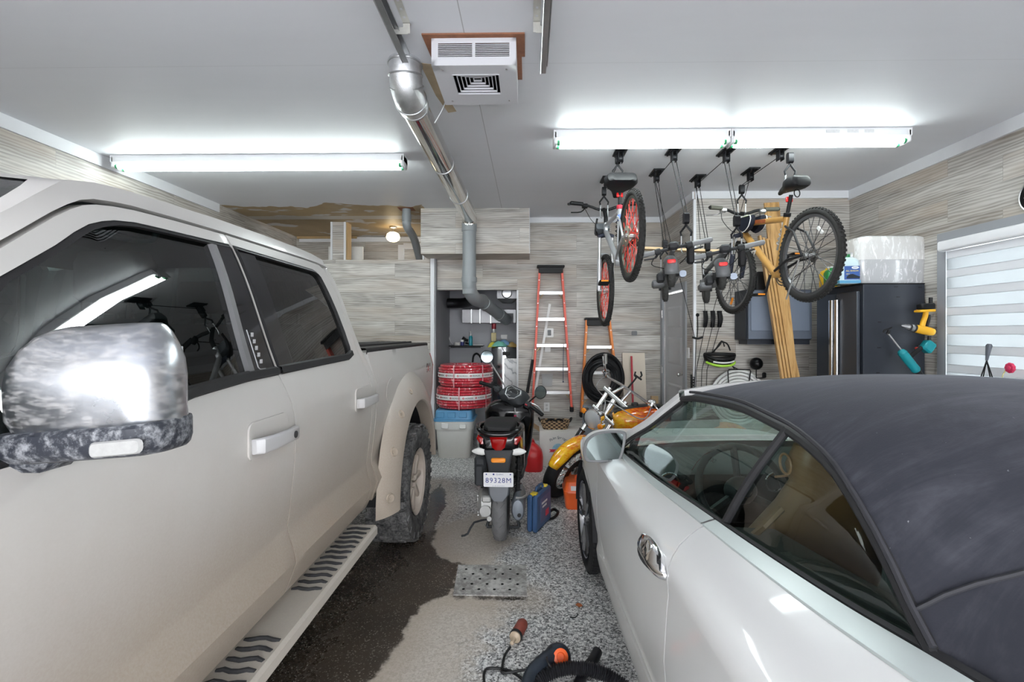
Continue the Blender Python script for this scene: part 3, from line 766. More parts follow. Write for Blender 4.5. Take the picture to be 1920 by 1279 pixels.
def win_set(door, W, glass, m):
    i1 = inset(W, .013)
    q = MB(); q.strip(dens(W, .04), dens_match(W, i1, .04), tf, -.004, .006)
    q.strip(dens_match(W, i1, .04), dens_match(W, inset(W, .016), .04), tf, .006, -.012)
    a = ob('window_seal', q, RUB, door); g = MB(); g.surf(i1, tf, step=.07, off=-.012)
    b = ob('window_glass', g, m, door); return a, b
def dens_match(A, B, step):
    "densify B with the same counts as dens(A)"
    out = []; n = len(A)
    for i in range(n):
        a, b = A[i], A[(i+1) % n]; L = math.hypot(b[0]-a[0], b[1]-a[1]); k = max(1, int(math.ceil(L/step))); c, e = B[i], B[(i+1) % n]
        for j in range(k): out.append((lerp(c[0], e[0], j/k), lerp(c[1], e[1], j/k)))
    return out
def mirrored(o):
    "mirror image of a door with its pieces on the far side"
    c = o.copy(); c.data = o.data.copy(); C.objects.link(c); c.parent = o.parent
    for v in c.data.vertices: v.co.x *= -1
    c.data.flip_normals()
    for ch in list(o.children):
        k = mirrored(ch); k.parent = c
    return c
dF = ob('front_door', MB().surf(FD, tf, [FW], .05, rim=.035, lines=DLN), TP, trk)
win_set(dF, FW, None, TGLASS_F)
dR = ob('rear_door', MB().surf(RD, tf, [RW], .05, rim=.035, lines=DLN), TP, trk)
win_set(dR, RW, None, TGLASS_R)
# black pillar covers, division bar, keypad
q = MB(); q.surf([(-2.045, 1.862), (-1.95, 1.866), (-1.926, 1.412), (-2.065, 1.408)], tf, step=.06, off=.004, rim=.02); pc = ob('pillar_cover', q, GLOSSBLK, dF)
q = MB(); q.surf([(-2.068, 1.862), (-2.047, 1.862), (-2.067, 1.408), (-2.094, 1.408)], tf, step=.06, off=.007, rim=.02); ob('division_bar', q, mat('grey_bar', (.16, .16, .165), .4, var=.1), dF)
q = MB(); q.surf([(-1.925, 1.862), (-1.80, 1.862), (-1.775, 1.412), (-1.90, 1.41)], tf, step=.06, off=.001, rim=.02); ob('pillar_cover', q, GLOSSBLK, dR)
kp = MB()
for k in range(5):
    z = 1.545-k*.024; s = -2.013+.001*k; kp.box((tpf(z)+.0065, s, z), (.003, .016, .015), bev=.001)
ob('keypad', kp, mat('key_silver', (.45, .45, .46), .4, var=.2), pc)
q = MB(); P = [(-2.038, 1.562), (-2.038, 1.43), (-2.03, 1.422), (-1.995, 1.422)]
q.tube([tf(s, z, .006) for s, z in P], .0018, 6); ob('keypad_frame', q, mat('key_silver', (.45, .45, .46)), pc)
# belt mouldings
for dr, s0, s1 in ((dF, -2.72, -1.922), (dR, -1.902, -1.13)):
    q = MB(); rows = []
    for i in range(13):
        s = lerp(s0, s1, i/12); zb = interp(s, [(-2.72, 1.318), (-2.55, 1.348), (-2.38, 1.374), (-2.1, 1.392), (-1.92, 1.396), (-1.5, 1.407), (-1.19, 1.413), (-1.13, 1.43)])
        rows.append([tf(s, zb-.004, .004), tf(s, zb+.004, .016), tf(s, zb+.026, .016), tf(s, zb+.03, .0)])
    q.grid(rows); ob('belt_moulding', q, RUB, dr)
# door handles
for dr, s0 in ((dF, -2.19), (dR, -1.235)):
    q = MB(); L = .255
    lp0 = [(s0+L/2+a, 1.195+b) for a, b in rrect(L, .125, .03, 4)]
    lp1 = [(s0+L/2+a, 1.195+b) for a, b in rrect(L-.02, .105, .026, 4)]
    lp2 = [(s0+L/2+a, 1.195+b) for a, b in rrect(L-.07, .06, .02, 4)]
    q.rings([[tf(a, b, .0005) for a, b in lp0], [tf(a, b, .007) for a, b in lp0], [tf(a, b, .008) for a, b in lp1], [tf(a, b, .0015) for a, b in lp2]], True, False, True)
    q.add([tf(a, b, .0015) for a, b in lp2], [tuple(range(len(lp2)))], True)
    hp = ob('handle_recess', q, TP, dr)
    q = MB(); x = 1.0
    rs = []
    for f, ox, w_, h_ in ((0, .018, .02, .050), (.06, .035, .026, .054), (.3, .046, .024, .050), (.7, .046, .024, .048), (.93, .040, .026, .050), (1, .03, .02, .046)):
        s = s0+.015+f*(L-.0); rs.append([(x+ox+a, s, 1.180+b) for a, b in rrect(w_, h_, .009, 3)])
    q.rings(rs, True, True, True); h = ob('handle', q, TCH, dr, label='dirty chrome door handle')
    q = MB(); q.cyl((x+.055, s0+.215, 1.180), (x+.0595, s0+.215, 1.180), .013, n=14)
    if dr is dF: ob('key_lock', q, mat('dark_metal', (.12, .12, .125), .4, .8), h)
mirrored(dF); mirrored(dR)
# cab corner behind the rear door, roof, pillars
CC = [(-1.075, 1.90), (-1.03, 1.918), (-1.014, 1.83), (-1.0, 1.67), (-.975, 1.55), (-.955, 1.464), (-.925, 1.39), (-.905, 1.33), (-.885, 1.25), (-.880, .95), (-.880, .78), (-.90, .70), (-.93, .62), (-.93, .535), (-1.012, .535), (-1.012, .62), (-.977, .70), (-.947, .80), (-.947, .95), (-.952, 1.1), (-.964, 1.28), (-.987, 1.38), (-1.017, 1.45), (-1.037, 1.6), (-1.057, 1.75), (-1.077, 1.85)]
both('cab_corner', MB().surf(CC, tf, step=.04, rim=.06), TP, trk)
SH = [(-3.215, 1.405), (-2.79, 1.725), (-2.72, 1.772), (-2.645, 1.823), (-2.592, 1.855), (-2.547, 1.878), (-2.502, 1.893), (-2.44, 1.903), (-2.37, 1.911), (-2.2, 1.919), (-1.92, 1.928), (-1.6, 1.932), (-1.3, 1.934), (-1.13, 1.931), (-1.03, 1.92)]
WE = [(-3.30, 1.43, .79), (-2.80, 1.755, .755), (-2.71, 1.822, .745), (-2.66, 1.862, .735), (-2.61, 1.898, .715), (-2.57, 1.925, .69), (-2.53, 1.945, .665), (-2.46, 1.960, .65), (-2.37, 1.970, .645), (-2.2, 1.982, .64), (-1.92, 1.992, .64), (-1.6, 1.998, .64), (-1.3, 1.996, .64), (-1.13, 1.988, .64), (-1.00, 1.965, .65)]
def rails():
    rows = []
    for (s, z), (s2, z2, t2) in zip(SH, WE):
        t0 = tpf(z)+.002; a = V((t0-.03, s, z-.004)); b = V((t0, s, z+.003)); e = V((t2, s2, z2)); mid = (b+e)/2; out = V((.028, 0, .022)) if s > -2.5 else V((.026, -.012, .016))
        rows.append([a, b, b.lerp(mid+out*.8, .55), mid+out, (mid+out*.75).lerp(e, .6), e])
    return rows
rr = rails()
both('roof_rail', MB().grid(rr), TP, trk)
q = MB(); rows = []
for s2, z2, t2 in WE[5:]:
    rows.append([(t2*f, s2-(.05*(1-f*f) if s2 < -2.45 else 0)+(.02*(1-f*f) if s2 > -1.05 else 0), z2+.028*(1-f*f)) for f in [1-i/8 for i in range(17)]])
q.grid(rows); ob('roof', q, TP, trk)
q = MB(); rows = []
for s2, z2, t2 in WE[:6]: rows.append([(t2*f, s2-.05*(1-f*f), z2+.028*(1-f*f)-.004) for f in [1-i/8 for i in range(17)]])
q.grid(rows); ob('windshield', q, glassm('windshield_glass', (.10, .12, .12), f0=1.5, dirt=.5, dcol=(.2, .2, .2)), trk)
q = MB(); q.grid([[(x, -1.0+.01*(1-abs(x)), 1.965), (x, -.96, 1.75), (x, -.93, 1.45)] for x in (-.66, -.4, 0, .4, .66)]); ob('rear_window', q, TGLASS_R, trk)
q = MB(); q.grid([[(x, -.93, 1.45), (x, -.93, .6)] for x in (-.93, 0, .93)]); ob('cab_back', q, TP, trk)
for sg in (-1, 1):
    q = MB(); q.grid([[(sg*.66, -1.0, 1.965), (sg*.66, -.96, 1.75), (sg*.66, -.93, 1.45)], [(sg*.77, -1.02, 1.925), (sg*.85, -1.0, 1.72), (sg*.94, -.955, 1.45)]]); ob('rear_pillar', q, TP, trk)
# bed side with wheel arch, rail cap, tailgate, cover
AX, AZ, AR = -.09, .43, .60
bs = [(-.872, 1.435), (.80, 1.442), (.90, 1.425), (.945, 1.36), (.965, 1.2), (.965, .62), (.90, .58), (.50, .58)]+arc_outline(AX, AZ+.02, .62, 12, 168)+[(-.70, .56), (-.845, .545), (-.868, .62), (-.868, 1.25), (-.885, 1.33)]
def bf(s, z, off=0):
    t = interp(z, TPROF[:13]+[(1.45, .945)]); k = max(0, (s-.80)/.165); return (t+off-.10*k*k, s, z)
sd, sd2 = both('bed_side', MB().surf(bs, bf, step=.05, rim=.03, lines=DLN[1:]), TP, trk)
q = MB(); rows = []
for i in range(15):
    s = lerp(-.89, .83, i/14); rows.append([(.947, s, 1.425), (.95, s, 1.452), (.94, s, 1.462), (.86, s, 1.462), (.85, s, 1.44)])
q.grid(rows); both('rail_cap', q, RUB, trk)
q = MB(); q.box((0, -.03, 1.452), (1.70, 1.66, .02), bev=.006)
for i in range(7): q.box((.80-.05*i, -.03, 1.468), (.018, 1.62, .014), bev=.003)
ob('bed_cover', q, mat('cover_vinyl', (.035, .035, .037), .55, var=.3), trk)
q = MB(); q.box((0, .945, 1.0), (1.70, .06, .82), bev=.02); ob('tailgate', q, TP, trk)
q = MB(); q.box((0, 1.03, .66), (1.86, .16, .18), bev=.03); ob('rear_bumper', q, TCH, trk)
q = MB(); q.surf([(.86, 1.36), (.945, 1.34), (.962, 1.2), (.962, .92), (.88, .92)], bf, step=.04, off=.008, rim=.02); both('tail_light', q, mat('tail_red', (.35, .02, .02), .15, coat=.6), trk)
q = MB(); q.surf([(-.56+a*.11, 1.17+b*.085) for a, b in circle2(1, 24)], bf, step=.03, off=.0018, rim=.004); ob('fuel_flap', q, TP, trk)
# 4x4 badge on the bed side
M4 = basis((.9985, .60, 1.235), (0, 1, -.02), (-.02, .02, 1)); q = text_mb('4X4', .115, M4 @ Matrix.Translation((0, 0, .004)), .001, .9, .15)
ob('badge', q, mat('badge_dark', (.10, .05, .05), .5), trk, label='dark 4X4 decal')
q = text_mb('X', .06, M4 @ Matrix.Translation((0, -.005, .0055)), .001, .9, .15); ob('badge', q, mat('badge_red', (.45, .04, .04), .5), trk, label='red letter of the 4X4 decal')
# fender flares with bolt pockets
def flare(ax):
    q = MB(); rs = []
    for i in range(33):
        a = R(lerp(4, 180, i/32)); 
        def pt(r, t): 
            zz = AZ+.005+r*math.sin(a)*(1.0 if r < .7 else 1.02); ss = ax+r*math.cos(a)*(1.0 if math.cos(a) > 0 else .93)
            return (t, ss, zz-.06*max(0, -math.cos(a)-.9)*8*.3)
        rs.append([pt(.815, .99), pt(.80, 1.008), pt(.765, 1.035), pt(.70, 1.068), pt(.645, 1.085), pt(.61, 1.088), pt(.60, 1.08), pt(.60, .98)])
    q.grid(rs); return q
FLR = dirty_paint('flare_paint', (.58, .56, .53), (.36, .30, .245), 1.55, .85, .4)
f1, f2 = both('fender_flare', flare(AX), FLR, trk)
q = MB()
for a in (172, 150, 128, 106):
    a = R(a); c = V((1.058, AX+.725*math.cos(a)*.95, AZ+.735*math.sin(a))); n_ = V((.75, math.cos(a)*.5, math.sin(a)*.5)).normalized()
    q.lathe([(.030, -.004), (.026, .004), (.016, -.002), (.001, -.002)], c, n_, 14); q.cyl(c-n_*.004, c+n_*.004, .009, n=8)
ob('bolt_pocket', q, mat('mud', (.36, .30, .24), .8, var=.3), f1)
both('wheel_liner', MB().lathe([(.615, -.16), (.615, .16)], (.86, AX, AZ+.02), (1, 0, 0), 40, a0=R(0), a1=R(180)), INT, trk)
# wheels
def tyre_mb(Ro, w, ri, blocks=True, deep=.012):
    q = MB(); h = w/2
    q.lathe([(ri, -h*.80), (ri+.012, -h*.88), (ri+(Ro-ri)*.5, -h*1.0), (Ro-.035, -h*.97), (Ro-.012, -h*.86), (Ro-deep, -h*.70), (Ro-deep, h*.70), (Ro-.012, h*.86), (Ro-.035, h*.97), (ri+(Ro-ri)*.5, h), (ri+.012, h*.88), (ri, h*.80)], (0, 0, 0), (1, 0, 0), 64)
    if blocks:
        n = 38; 
        for k in range(n):
            for j, (x, wx, sk) in enumerate(((-.80, .36, .28), (-.36, .34, -.35), (.02, .26, .4), (.38, .34, -.35), (.80, .36, .28))):
                a = 2*PI*(k+(.5 if j % 2 else 0))/n; r0 = Ro-deep*.5-(.006 if abs(x) > .7 else 0)
                Mx = Matrix.Rotation(a, 4, 'X') @ Matrix.Translation((x*h, 0, r0)) @ Matrix.Rotation(sk, 4, 'Z')
                q.box((0, 0, 0), (wx*h, 2*PI*Ro/n*.66, deep*1.25), bev=.003, M=Mx)
            if k % 2 == 0:
                for s in (-1, 1):
                    a = 2*PI*k/n; Mx = Matrix.Rotation(a, 4, 'X') @ Matrix.Translation((s*h*.985, 0, Ro-.045)); q.box((0, 0, 0), (.012, .035, .045), bev=.003, M=Mx)
    return q
TYREM = NT('dusty_tyre'); 
def tyre_mat(nm, blk, dust, amt):
    t = NT(nm); P = t.obj(); n = t.noise(P, 18, 5, .7); n2 = t.noise(P, 70, 3, .7)
    return t.out(t.bsdf(t.mix(t.math('MULTIPLY', t.smooth(t.math('ADD', t.math('MULTIPLY', n, .6), t.math('MULTIPLY', n2, .4)), .38, .62), amt), blk, dust), .8))
TYR = tyre_mat('dusty_tyre', (.022, .022, .024), (.20, .195, .19), .62)
RIMD = dirty_paint('muddy_rim', (.50, .48, .46), (.47, .40, .34), 5.0, 1.0, .4)
def truck_wheel(sg, s):
    w = ob('wheel', tyre_mb(.43, .29, .24), TYR, trk, label='chunky mud-dusted tyre'); w.location = (sg*.945, s, .43)
    q = MB(); q.lathe([(.245, .13), (.24, .125), (.225, .118), (.215, .09), (.20, .055), (.12, .045), (.06, .06), (.001, .062)], (0, 0, 0), (sg, 0, 0), 48)
    for k in range(8):
        Mx = Matrix.Rotation(2*PI*k/8, 4, 'X') @ Matrix.Translation((sg*.075, 0, .14)); q.box((0, 0, 0), (.05, .045, .17), bev=.01, M=Mx)
    r = ob('rim', q, RIMD, w); q = MB()
    for k in range(6):
        a = 2*PI*k/6; q.cyl((sg*.06, .075*math.cos(a), .075*math.sin(a)), (sg*.085, .075*math.cos(a), .075*math.sin(a)), .012, n=6)
    ob('lug_nuts', q, mat('dark_metal', (.12, .12, .125)), r)
for sg in (1, -1):
    truck_wheel(sg, AX); truck_wheel(sg, AX-3.68)
# running boards
def rb():
    q = MB(); q.prism([(.86, .425), (.885, .410), (1.045, .410), (1.062, .425), (1.062, .462), (1.05, .475), (.90, .475), (.86, .470)], (0, -3.02, 0), (1, 0, 0), (0, 0, 1), (0, 1.98, 0), True); return q
RBD = dirty_paint('muddy_step', (.23, .23, .235), (.43, .39, .34), 1.4, .7, .6)
for sg, o in zip((1, -1), both('running_board', rb(), RBD, trk)):
    for s0, s1 in ((-1.72, -1.10), (-2.9, -2.05)):
        q = MB(); n = int((s1-s0)/.052)
        for i in range(n+1):
            s = lerp(s0, s1, i/n); q.tube([(sg*(.915+.125*j/5), s+.006*math.sin(j*1.7+i), .476+(.001 if 0 < j < 5 else -.004)) for j in range(6)], .0085, 6)
        ob('step_tread', q, mat('tread_rubber', (.035, .035, .037), .75, var=.6, scale=40), o)
# rocker and underbody
q = MB(); q.box((0, -2.0, .50), (1.66, 2.1, .16)); ob('underbody', q, INT, trk)
q = MB(); q.box((0, 0.1, .80), (1.2, 1.7, .3)); ob('bed_underside', q, INT, trk)
both('rocker', MB().grid([[(.93, s, .545), (.915, s, .50), (.84, s, .45)] for s in (-3.1, -2, -.95)]), TP, trk)
# fenders, hood and nose ahead of the doors
fo = [(-3.21, 1.39), (-3.19, 1.335), (-3.11, 1.25), (-3.07, 1.0), (-3.07, .545)]+[(-3.12, .545)]+arc_outline(AX-3.68, AZ+.02, .56, 10, 170)+[(-4.6, .6), (-4.66, .75), (-4.66, 1.12), (-4.5, 1.26), (-3.6, 1.36)]
def ff(s, z, off=0): 
    k = max(0, (-3.9-s)/.8); return (tpf(z)+off-.12*k*k, s, z)
both('front_fender', MB().surf(fo, ff, step=.06, rim=.03), TP, trk)
both('fender_flare', MB().xf(Matrix.Identity(4)).join(flare(AX-3.68)), FLR, trk)
q = MB(); q.grid([[(x, s, z+.04*(1-x*x)) for x in (-.95, -.6, 0, .6, .95)] for s, z in ((-3.28, 1.42), (-3.6, 1.37), (-4.4, 1.28), (-4.66, 1.16))]); ob('hood', q, TP, trk)
q = MB(); q.box((0, -4.68, .92), (1.7, .12, .5), bev=.04); ob('front_grille', q, GLOSSBLK, trk)
q = MB(); q.box((0, -4.74, .62), (1.8, .14, .2), bev=.04); ob('front_bumper', q, TCH, trk)
# cabin
q = MB(); q.box((0, -2.0, .78), (1.76, 2.2, .4)); q.box((0, -3.05, 1.20), (1.74, .36, .24), bev=.06); ob('dashboard', q, INT, trk)
q = MB(); q.grid([[(x, s, 1.90+.02*(1-x*x)) for x in (-.70, -.3, 0, .3, .70)] for s in (-2.55, -1.8, -1.03)]); ob('headliner', q, mat('headliner', (.10, .10, .10), .9), trk)
def seat(x, s, w_):
    q = MB()
    q.rings([[(x+a, s+.20*f+.10+b*.35-.0, 1.02+f*.58) for a, b in rrect(w_*(1-.25*f*f), .30, .07, 4)] for f in (0, .3, .6, .9, 1.0)], True, True, True)
    q.box((x, s-.18, 1.0), (w_, .55, .18), bev=.05); o = ob('seat', q, mat('seat_fabric', (.03, .03, .033), .8), trk)
    h = MB(); h.rings([[(x+a*sc, s+.34+b, 1.66+z) for a, b in rrect(.27, .09, .035, 3)] for z, sc in ((0, .8), (.02, 1), (.14, 1), (.18, .8))], True, True, True)
    for e in (-.05, .05): h.cyl((x+e, s+.33, 1.58), (x+e, s+.34, 1.68), .008, n=6)
    ob('headrest', h, mat('seat_fabric', (.03, .03, .033)), o)
for x in (-.42, .42): seat(x, -2.35, .50)
for x in (-.5, .05, .55): seat(x, -1.35, .50)
q = MB(); q.torus((.42, -2.72, 1.28), (0, 1, .45), .185, .016, 32, 8); q.box((.42, -2.73, 1.28), (.34, .03, .05), bev=.01); ob('steering_wheel', q, INT, trk)
q = MB(); q.tube([(.70, -2.42, 1.875), (.69, -2.41, 1.845), (.685, -2.30, 1.838), (.69, -2.19, 1.848), (.70, -2.18, 1.875)], .010, 8, 4); ob('grab_handle', q, mat('grey_bar', (.16, .16, .165)), trk)
# side mirror: chrome cap, black base, lamp, arm
def chrome_dirty():
    t = NT('mirror_chrome'); P = t.obj(); n = t.noise(t.n('Mapping', {0: P, 3: (30, 30, 95)}).outputs[0], 1.0, 4, .7); n2 = t.noise(P, 9, 4, .6); p = t.n('SeparateXYZ', {0: P}).outputs
    m = t.math('MULTIPLY', t.smooth(t.math('ADD', n, t.math('MULTIPLY', n2, .4)), .62, .92), .55)
    a = t.bsdf((.50, .52, .56), t.math('MULTIPLY_ADD', n2, .14, .22), 1.0); b = t.bsdf((.42, .41, .41), .6)
    return t.out(t.n('MixShader', {0: m, 1: a, 2: b}).outputs[0])
def splat_black():
    t = NT('salted_black'); P = t.obj(); n = t.noise(P, 55, 5, .75); n2 = t.noise(t.n('Mapping', {0: P, 3: (60, 60, 20)}).outputs[0], 1, 3)
    return t.out(t.bsdf(t.mix(t.math('MULTIPLY', t.smooth(t.math('ADD', t.math('MULTIPLY', n, .7), t.math('MULTIPLY', n2, .3)), .44, .66), .75), (.016, .019, .028), (.33, .34, .36)), .55))
MIRC = chrome_dirty(); SPL = splat_black()
mx0, mx1, my = .978, 1.268, .80-TY
def mirror_part(z0, z1, prof, dy, rnd, sh=0):
    "stack of horizontal slices; prof = list of (height fraction, scale, forward shift)"
    rs = []; cx = (mx0+mx1)/2
    for f, sx, sy, ox in prof:
        z = lerp(z0, z1, f); lp = rrect((mx1-mx0)*sx, dy*sy, min(rnd*sx, dy*sy*.48), 5)
        rs.append([(cx+a+ox, my+dy/2+b+(1-sy)*dy*.5, z+sh*(cx+a-mx0)) for a, b in lp])
    return rs
cap = MB(); cap.rings(mirror_part(1.374, 1.557, [(0, .985, .92, .004), (.12, 1, .98, 0), (.45, 1.0, 1.0, 0), (.62, .965, .97, 0), (.78, .86, .90, 0), (.90, .75, .78, 0), (.97, .65, .60, 0), (1.0, .55, .45, 0)], .135, .06, .06), True, True, True)
mo = ob('side_mirror', cap, MIRC, trk, label='dirty chrome mirror cap')
q = MB(); q.rings(mirror_part(1.316, 1.373, [(0, .86, .8, .01), (.10, .94, .94, .006), (.35, 1.0, 1.02, .003), (.9, 1.005, 1.03, .002), (1.0, .99, .98, .002)], .135, .045, .08), True, True, True)
q.box((.97, my+.085, 1.322), (.14, .09, .05), bev=.015)
ob('mirror_base', q, SPL, mo, label='salt-speckled black lower mirror housing')
q = MB(); cx = mx1-.052; rs = []
lp = rrect(.088, .026, .009, 3)
rs = [[(cx+a, my-.006+.03*max(0, (a-.02)/.04)**2*.5, 1.357+b+.09*a) for a, b in l] for l in (lp,)]
rs.append([(x, y-.0035, z) for x, y, z in [(cx+a, my-.006+.03*max(0, (a-.02)/.04)**2*.5, 1.357+b+.09*a) for a, b in rrect(.080, .021, .007, 3)]])
q.rings(rs, True, True, True); ob('turn_signal', q, mat('dusty_lens', (.30, .30, .295), .3, coat=.3, var=.25, scale=60), mo)
q = MB(); q.box(((mx0+mx1)/2, my+.130, 1.46), (mx1-mx0-.07, .006, .13), bev=.002); ob('mirror_glass', q, mat('mirror_glass', (.6, .62, .64), .03, 1.0), mo)
# ================================================================ convertible (local: x to its right, y ahead, z up; origin under the front axle)
CARP = dirty_paint('car_paint', (.64, .64, .635), (.42, .41, .39), .75, .15, .18, .5)
CXO, CYO = 1.24, 3.2
car = thing('convertible_car', 'white convertible car with dark soft top closed, parked along the right side', 'car', (CXO, CYO, 0), R(2))
CHR = mat('chrome', (.86, .86, .87), .06, 1.0, var=.02)
SILV2 = mat('satin_silver_trim', (.50, .545, .54), .34, .35, var=.04)
SEAL = mat('rubber_seal', (.022, .022, .024), .5, var=.2)
CG = glassm('green_side_glass', (.74, .87, .82), f0=1.5)
ZCH = .872
HW = [(-3.9, .74), (-3.4, .865), (-2.6, .905), (-1.2, .905), (-.5, .895), (0, .885), (.45, .83), (.75, .72), (.9, .55)]
def hw(s): return sinterp(s, HW)
SP = [(.13, .90), (.17, .935), (.25, .955), (.325, .965), (.332, .952), (.36, .950), (.42, .962), (.55, .978), (.70, .985), (.80, .990), (.85, 1.0), (.872, 1.0)]
BT = [(-3.6, .56), (-2.9, .58), (-2.6, .62), (-2.45, .645), (-2.2, .675), (-1.9, .705), (-1.6, .725), (-1.2, .74), (-.8, .745), (-.5, .735), (-.2, .72), (.2, .70), (.6, .62)]
BZ = [(-3.6, .97), (-2.9, 1.02), (-2.5, 1.03), (-2.2, 1.005), (-1.9, .988), (-1.6, .972), (-1.2, .94), (-.8, .915), (-.5, .89), (-.2, .862), (.2, .815), (.6, .74)]
def cb(s): return sinterp(s, BT), sinterp(s, BZ)
def drop(s, z): k = max(0, min(1, (s+.55)/.65)); return z-.125*k*k*(3-2*k)*max(0, min(1, (z-.42)/.42))
def cf(s, v, off=0):
    p = cf0(s, v, off); return (p[0], p[1], drop(s, p[2]))
def cf0(s, v, off=0):
    "left body side: v is height up to the crease, then runs over the shoulder to the belt (v = ZCH+.2)"
    W = hw(s)
    if v <= ZCH: return (-(W*interp(v, SP)+off), s, v)
    tb, zb = cb(s); w_ = min(1.15, (v-ZCH)/.2); x = lerp(W, tb, w_**1.25); z = lerp(ZCH, zb, w_)+.016*math.sin(PI*min(1, w_))
    return (-(x+off*.6), s, z+off*.8)
def mirx(mb): return mb.mirror()
VB = ZCH+.2
GR = [(-1.70, VB), (-1.71, ZCH+.14), (-1.745, ZCH+.07), (-1.785, ZCH+.01), (-1.79, .845), (-1.775, .79), (-1.755, .742), (-1.725, .645), (-1.70, .55), (-1.69, .45), (-1.70, .34)]
GF = [(-.745, .335), (-.62, .335), (-.565, .345), (-.50, .42), (-.475, .50), (-.49, .64), (-.545, .76), (-.59, .836), (-.62, ZCH+.05), (-.64, ZCH+.12), (-.55, VB)]
door_o = GR+[(-1.2, .338)]+GF+[(-.9, VB), (-1.3, VB)]
dL = ob('door', MB().surf(door_o, cf, step=.05, rim=.03, lines=(.36, .85, ZCH, ZCH+.02)), CARP, car)
ob('door', mirx(MB().surf(door_o, cf, step=.08, rim=.03)), CARP, car)
g = .006
fen = [(a+g, b) for a, b in GF[2:]]+[(-.40, VB), (-.2, VB-.01), (-.1, VB-.03), (.25, VB-.06), (.55, ZCH), (.72, .62), (.74, .30), (.42, .22)]+arc_outline(0, .33, .365, 12, 172)+[(-.37, .25), (-.50, .22), (-.56, .30)]
both('front_fender', MB().surf(fen, cf, step=.05, rim=.03, lines=(.85, ZCH, ZCH+.02)), CARP, car)
AXR = -2.84
rq = [(a-g, b) for a, b in reversed(GR)]+[(-1.9, VB), (-2.2, VB), (-2.5, VB), (-2.9, VB), (-3.55, VB-.02), (-3.72, .80), (-3.70, .45), (-3.5, .30)]+[(-3.25, .25)]+list(reversed(arc_outline(AXR, .33, .365, 12, 168)))[0:17]+[(-2.44, .30), (-2.3, .335), (-1.9, .338)]
rq = [(a-g, b) for a, b in reversed(GR)]+[(-1.9, VB), (-2.2, VB), (-2.5, VB), (-2.9, VB), (-3.55, VB-.02), (-3.72, .80), (-3.70, .45), (-3.5, .30)]+arc_outline(AXR, .33, .365, 172, 8)+[(-2.44, .30), (-2.3, .335), (-1.9, .338)]
both('rear_quarter', MB().surf(rq, cf, step=.05, rim=.03, lines=(.36, .85, ZCH, ZCH+.02)), CARP, car)
sil = [(-.43, .14), (-.40, .26), (-.50, .325), (-.60, .330), (-2.40, .330), (-2.42, .14)]
both('side_skirt', MB().surf(sil, lambda a, b, o=0: cf(a, b, o+.004), step=.05, rim=.05), CARP, car)
# belt trim: satin strip + black seal
def beltstrip(s0, s1, w0, w1, off, n=40):
    rows = []
    for i in range(n+1):
        s = lerp(s0, s1, i/n); tb, zb = cb(s); a = V(cf(s, VB-.045)); b = V((-tb, s, zb))
        rows.append([a.lerp(b, w0)+V((0, 0, .0)), a.lerp(b, w0+.05)+V((-.003, 0, off)), a.lerp(b, w1-.05)+V((-.002, 0, off+.002)), a.lerp(b, w1)+V((0, 0, 0))])
    return MB().grid(rows)
both('belt_trim', beltstrip(-.60, -1.695, 0, .85, .005), SILV2, car); both('belt_trim', beltstrip(-1.705, -2.62, 0, .85, .005), SILV2, car)
both('belt_seal', beltstrip(-.60, -2.62, .86, 1.10, .006), SEAL, car)
# roof edge of the soft top along the side windows
RE = [(-1.10, .612, 1.272), (-1.20, .607, 1.289), (-1.40, .60, 1.303), (-1.62, .598, 1.310), (-1.78, .60, 1.300), (-1.90, .602, 1.288), (-2.00, .606, 1.266), (-2.08, .612, 1.24), (-2.15, .620, 1.20), (-2.22, .630, 1.155), (-2.29, .640, 1.10), (-2.34, .648, 1.055), (-2.385, .652, 1.018)]
def redge(u):
    "point on the roof edge by s"
    return (-sinterp(-u, [(-a, b) for a, b, c in RE]), u, sinterp(-u, [(-a, c) for a, b, c in RE]))
AP = [(-.40, .735, .905), (-.60, .712, 1.005), (-.80, .675, 1.10), (-.95, .645, 1.185), (-1.10, .612, 1.272)]
# side glass: ruled between belt and upper edge, split at the rubber bar
def upper(s):
    if s > -1.10: return V((-sinterp(-s, [(-a, b) for a, b, c in AP])+.0, s, sinterp(-s, [(-a, c) for a, b, c in AP])-.012))
    return V(redge(s))
def glass_panel(pairs, n=8):
    rows = []
    for sb, su in pairs:
        tb, zb = cb(sb); b = V((-tb+.012, sb, zb)); a = upper(su); d_ = V((-.012, 0, 0)); rows.append([b.lerp(a, k/n)+d_*math.sin(PI*k/n) for k in range(n+1)])
    return MB().grid(rows)
ns = 14
pf = [(lerp(-.62, -1.722, i/ns), lerp(-.50, -1.872, i/ns)) for i in range(ns+1)]
o1 = ob('window_glass', glass_panel(pf), CG, dL)
pr_ = [(lerp(-1.722, -2.42, (i/ns)**.9), lerp(-1.872, -2.39, i/ns)) for i in range(ns+1)]
both('quarter_glass', glass_panel(pr_), CG, car)
ob('window_glass', mirx(glass_panel(pf)), CG, car)
tb, zb = cb(-1.722); q = MB(); pa, pb = V((-tb+.004, -1.722, zb-.01)), upper(-1.872)+V((-.004, 0, 0))
pm_ = (pa+pb)/2+V((-.012, 0, 0)); q.tube([pa, pm_, pb], .013, 8, 4); both('window_bar', q, SEAL, car)
q = MB(); tb, zb = cb(-.70); q.grid([[(-cb(-.60)[0]+.006, -.60, cb(-.6)[1]), (-.712, -.60, .992)], [(-cb(-.74)[0]+.006, -.735, cb(-.74)[1]), (-.690, -.735, 1.052)]]); both('mirror_triangle', q, SEAL, car)
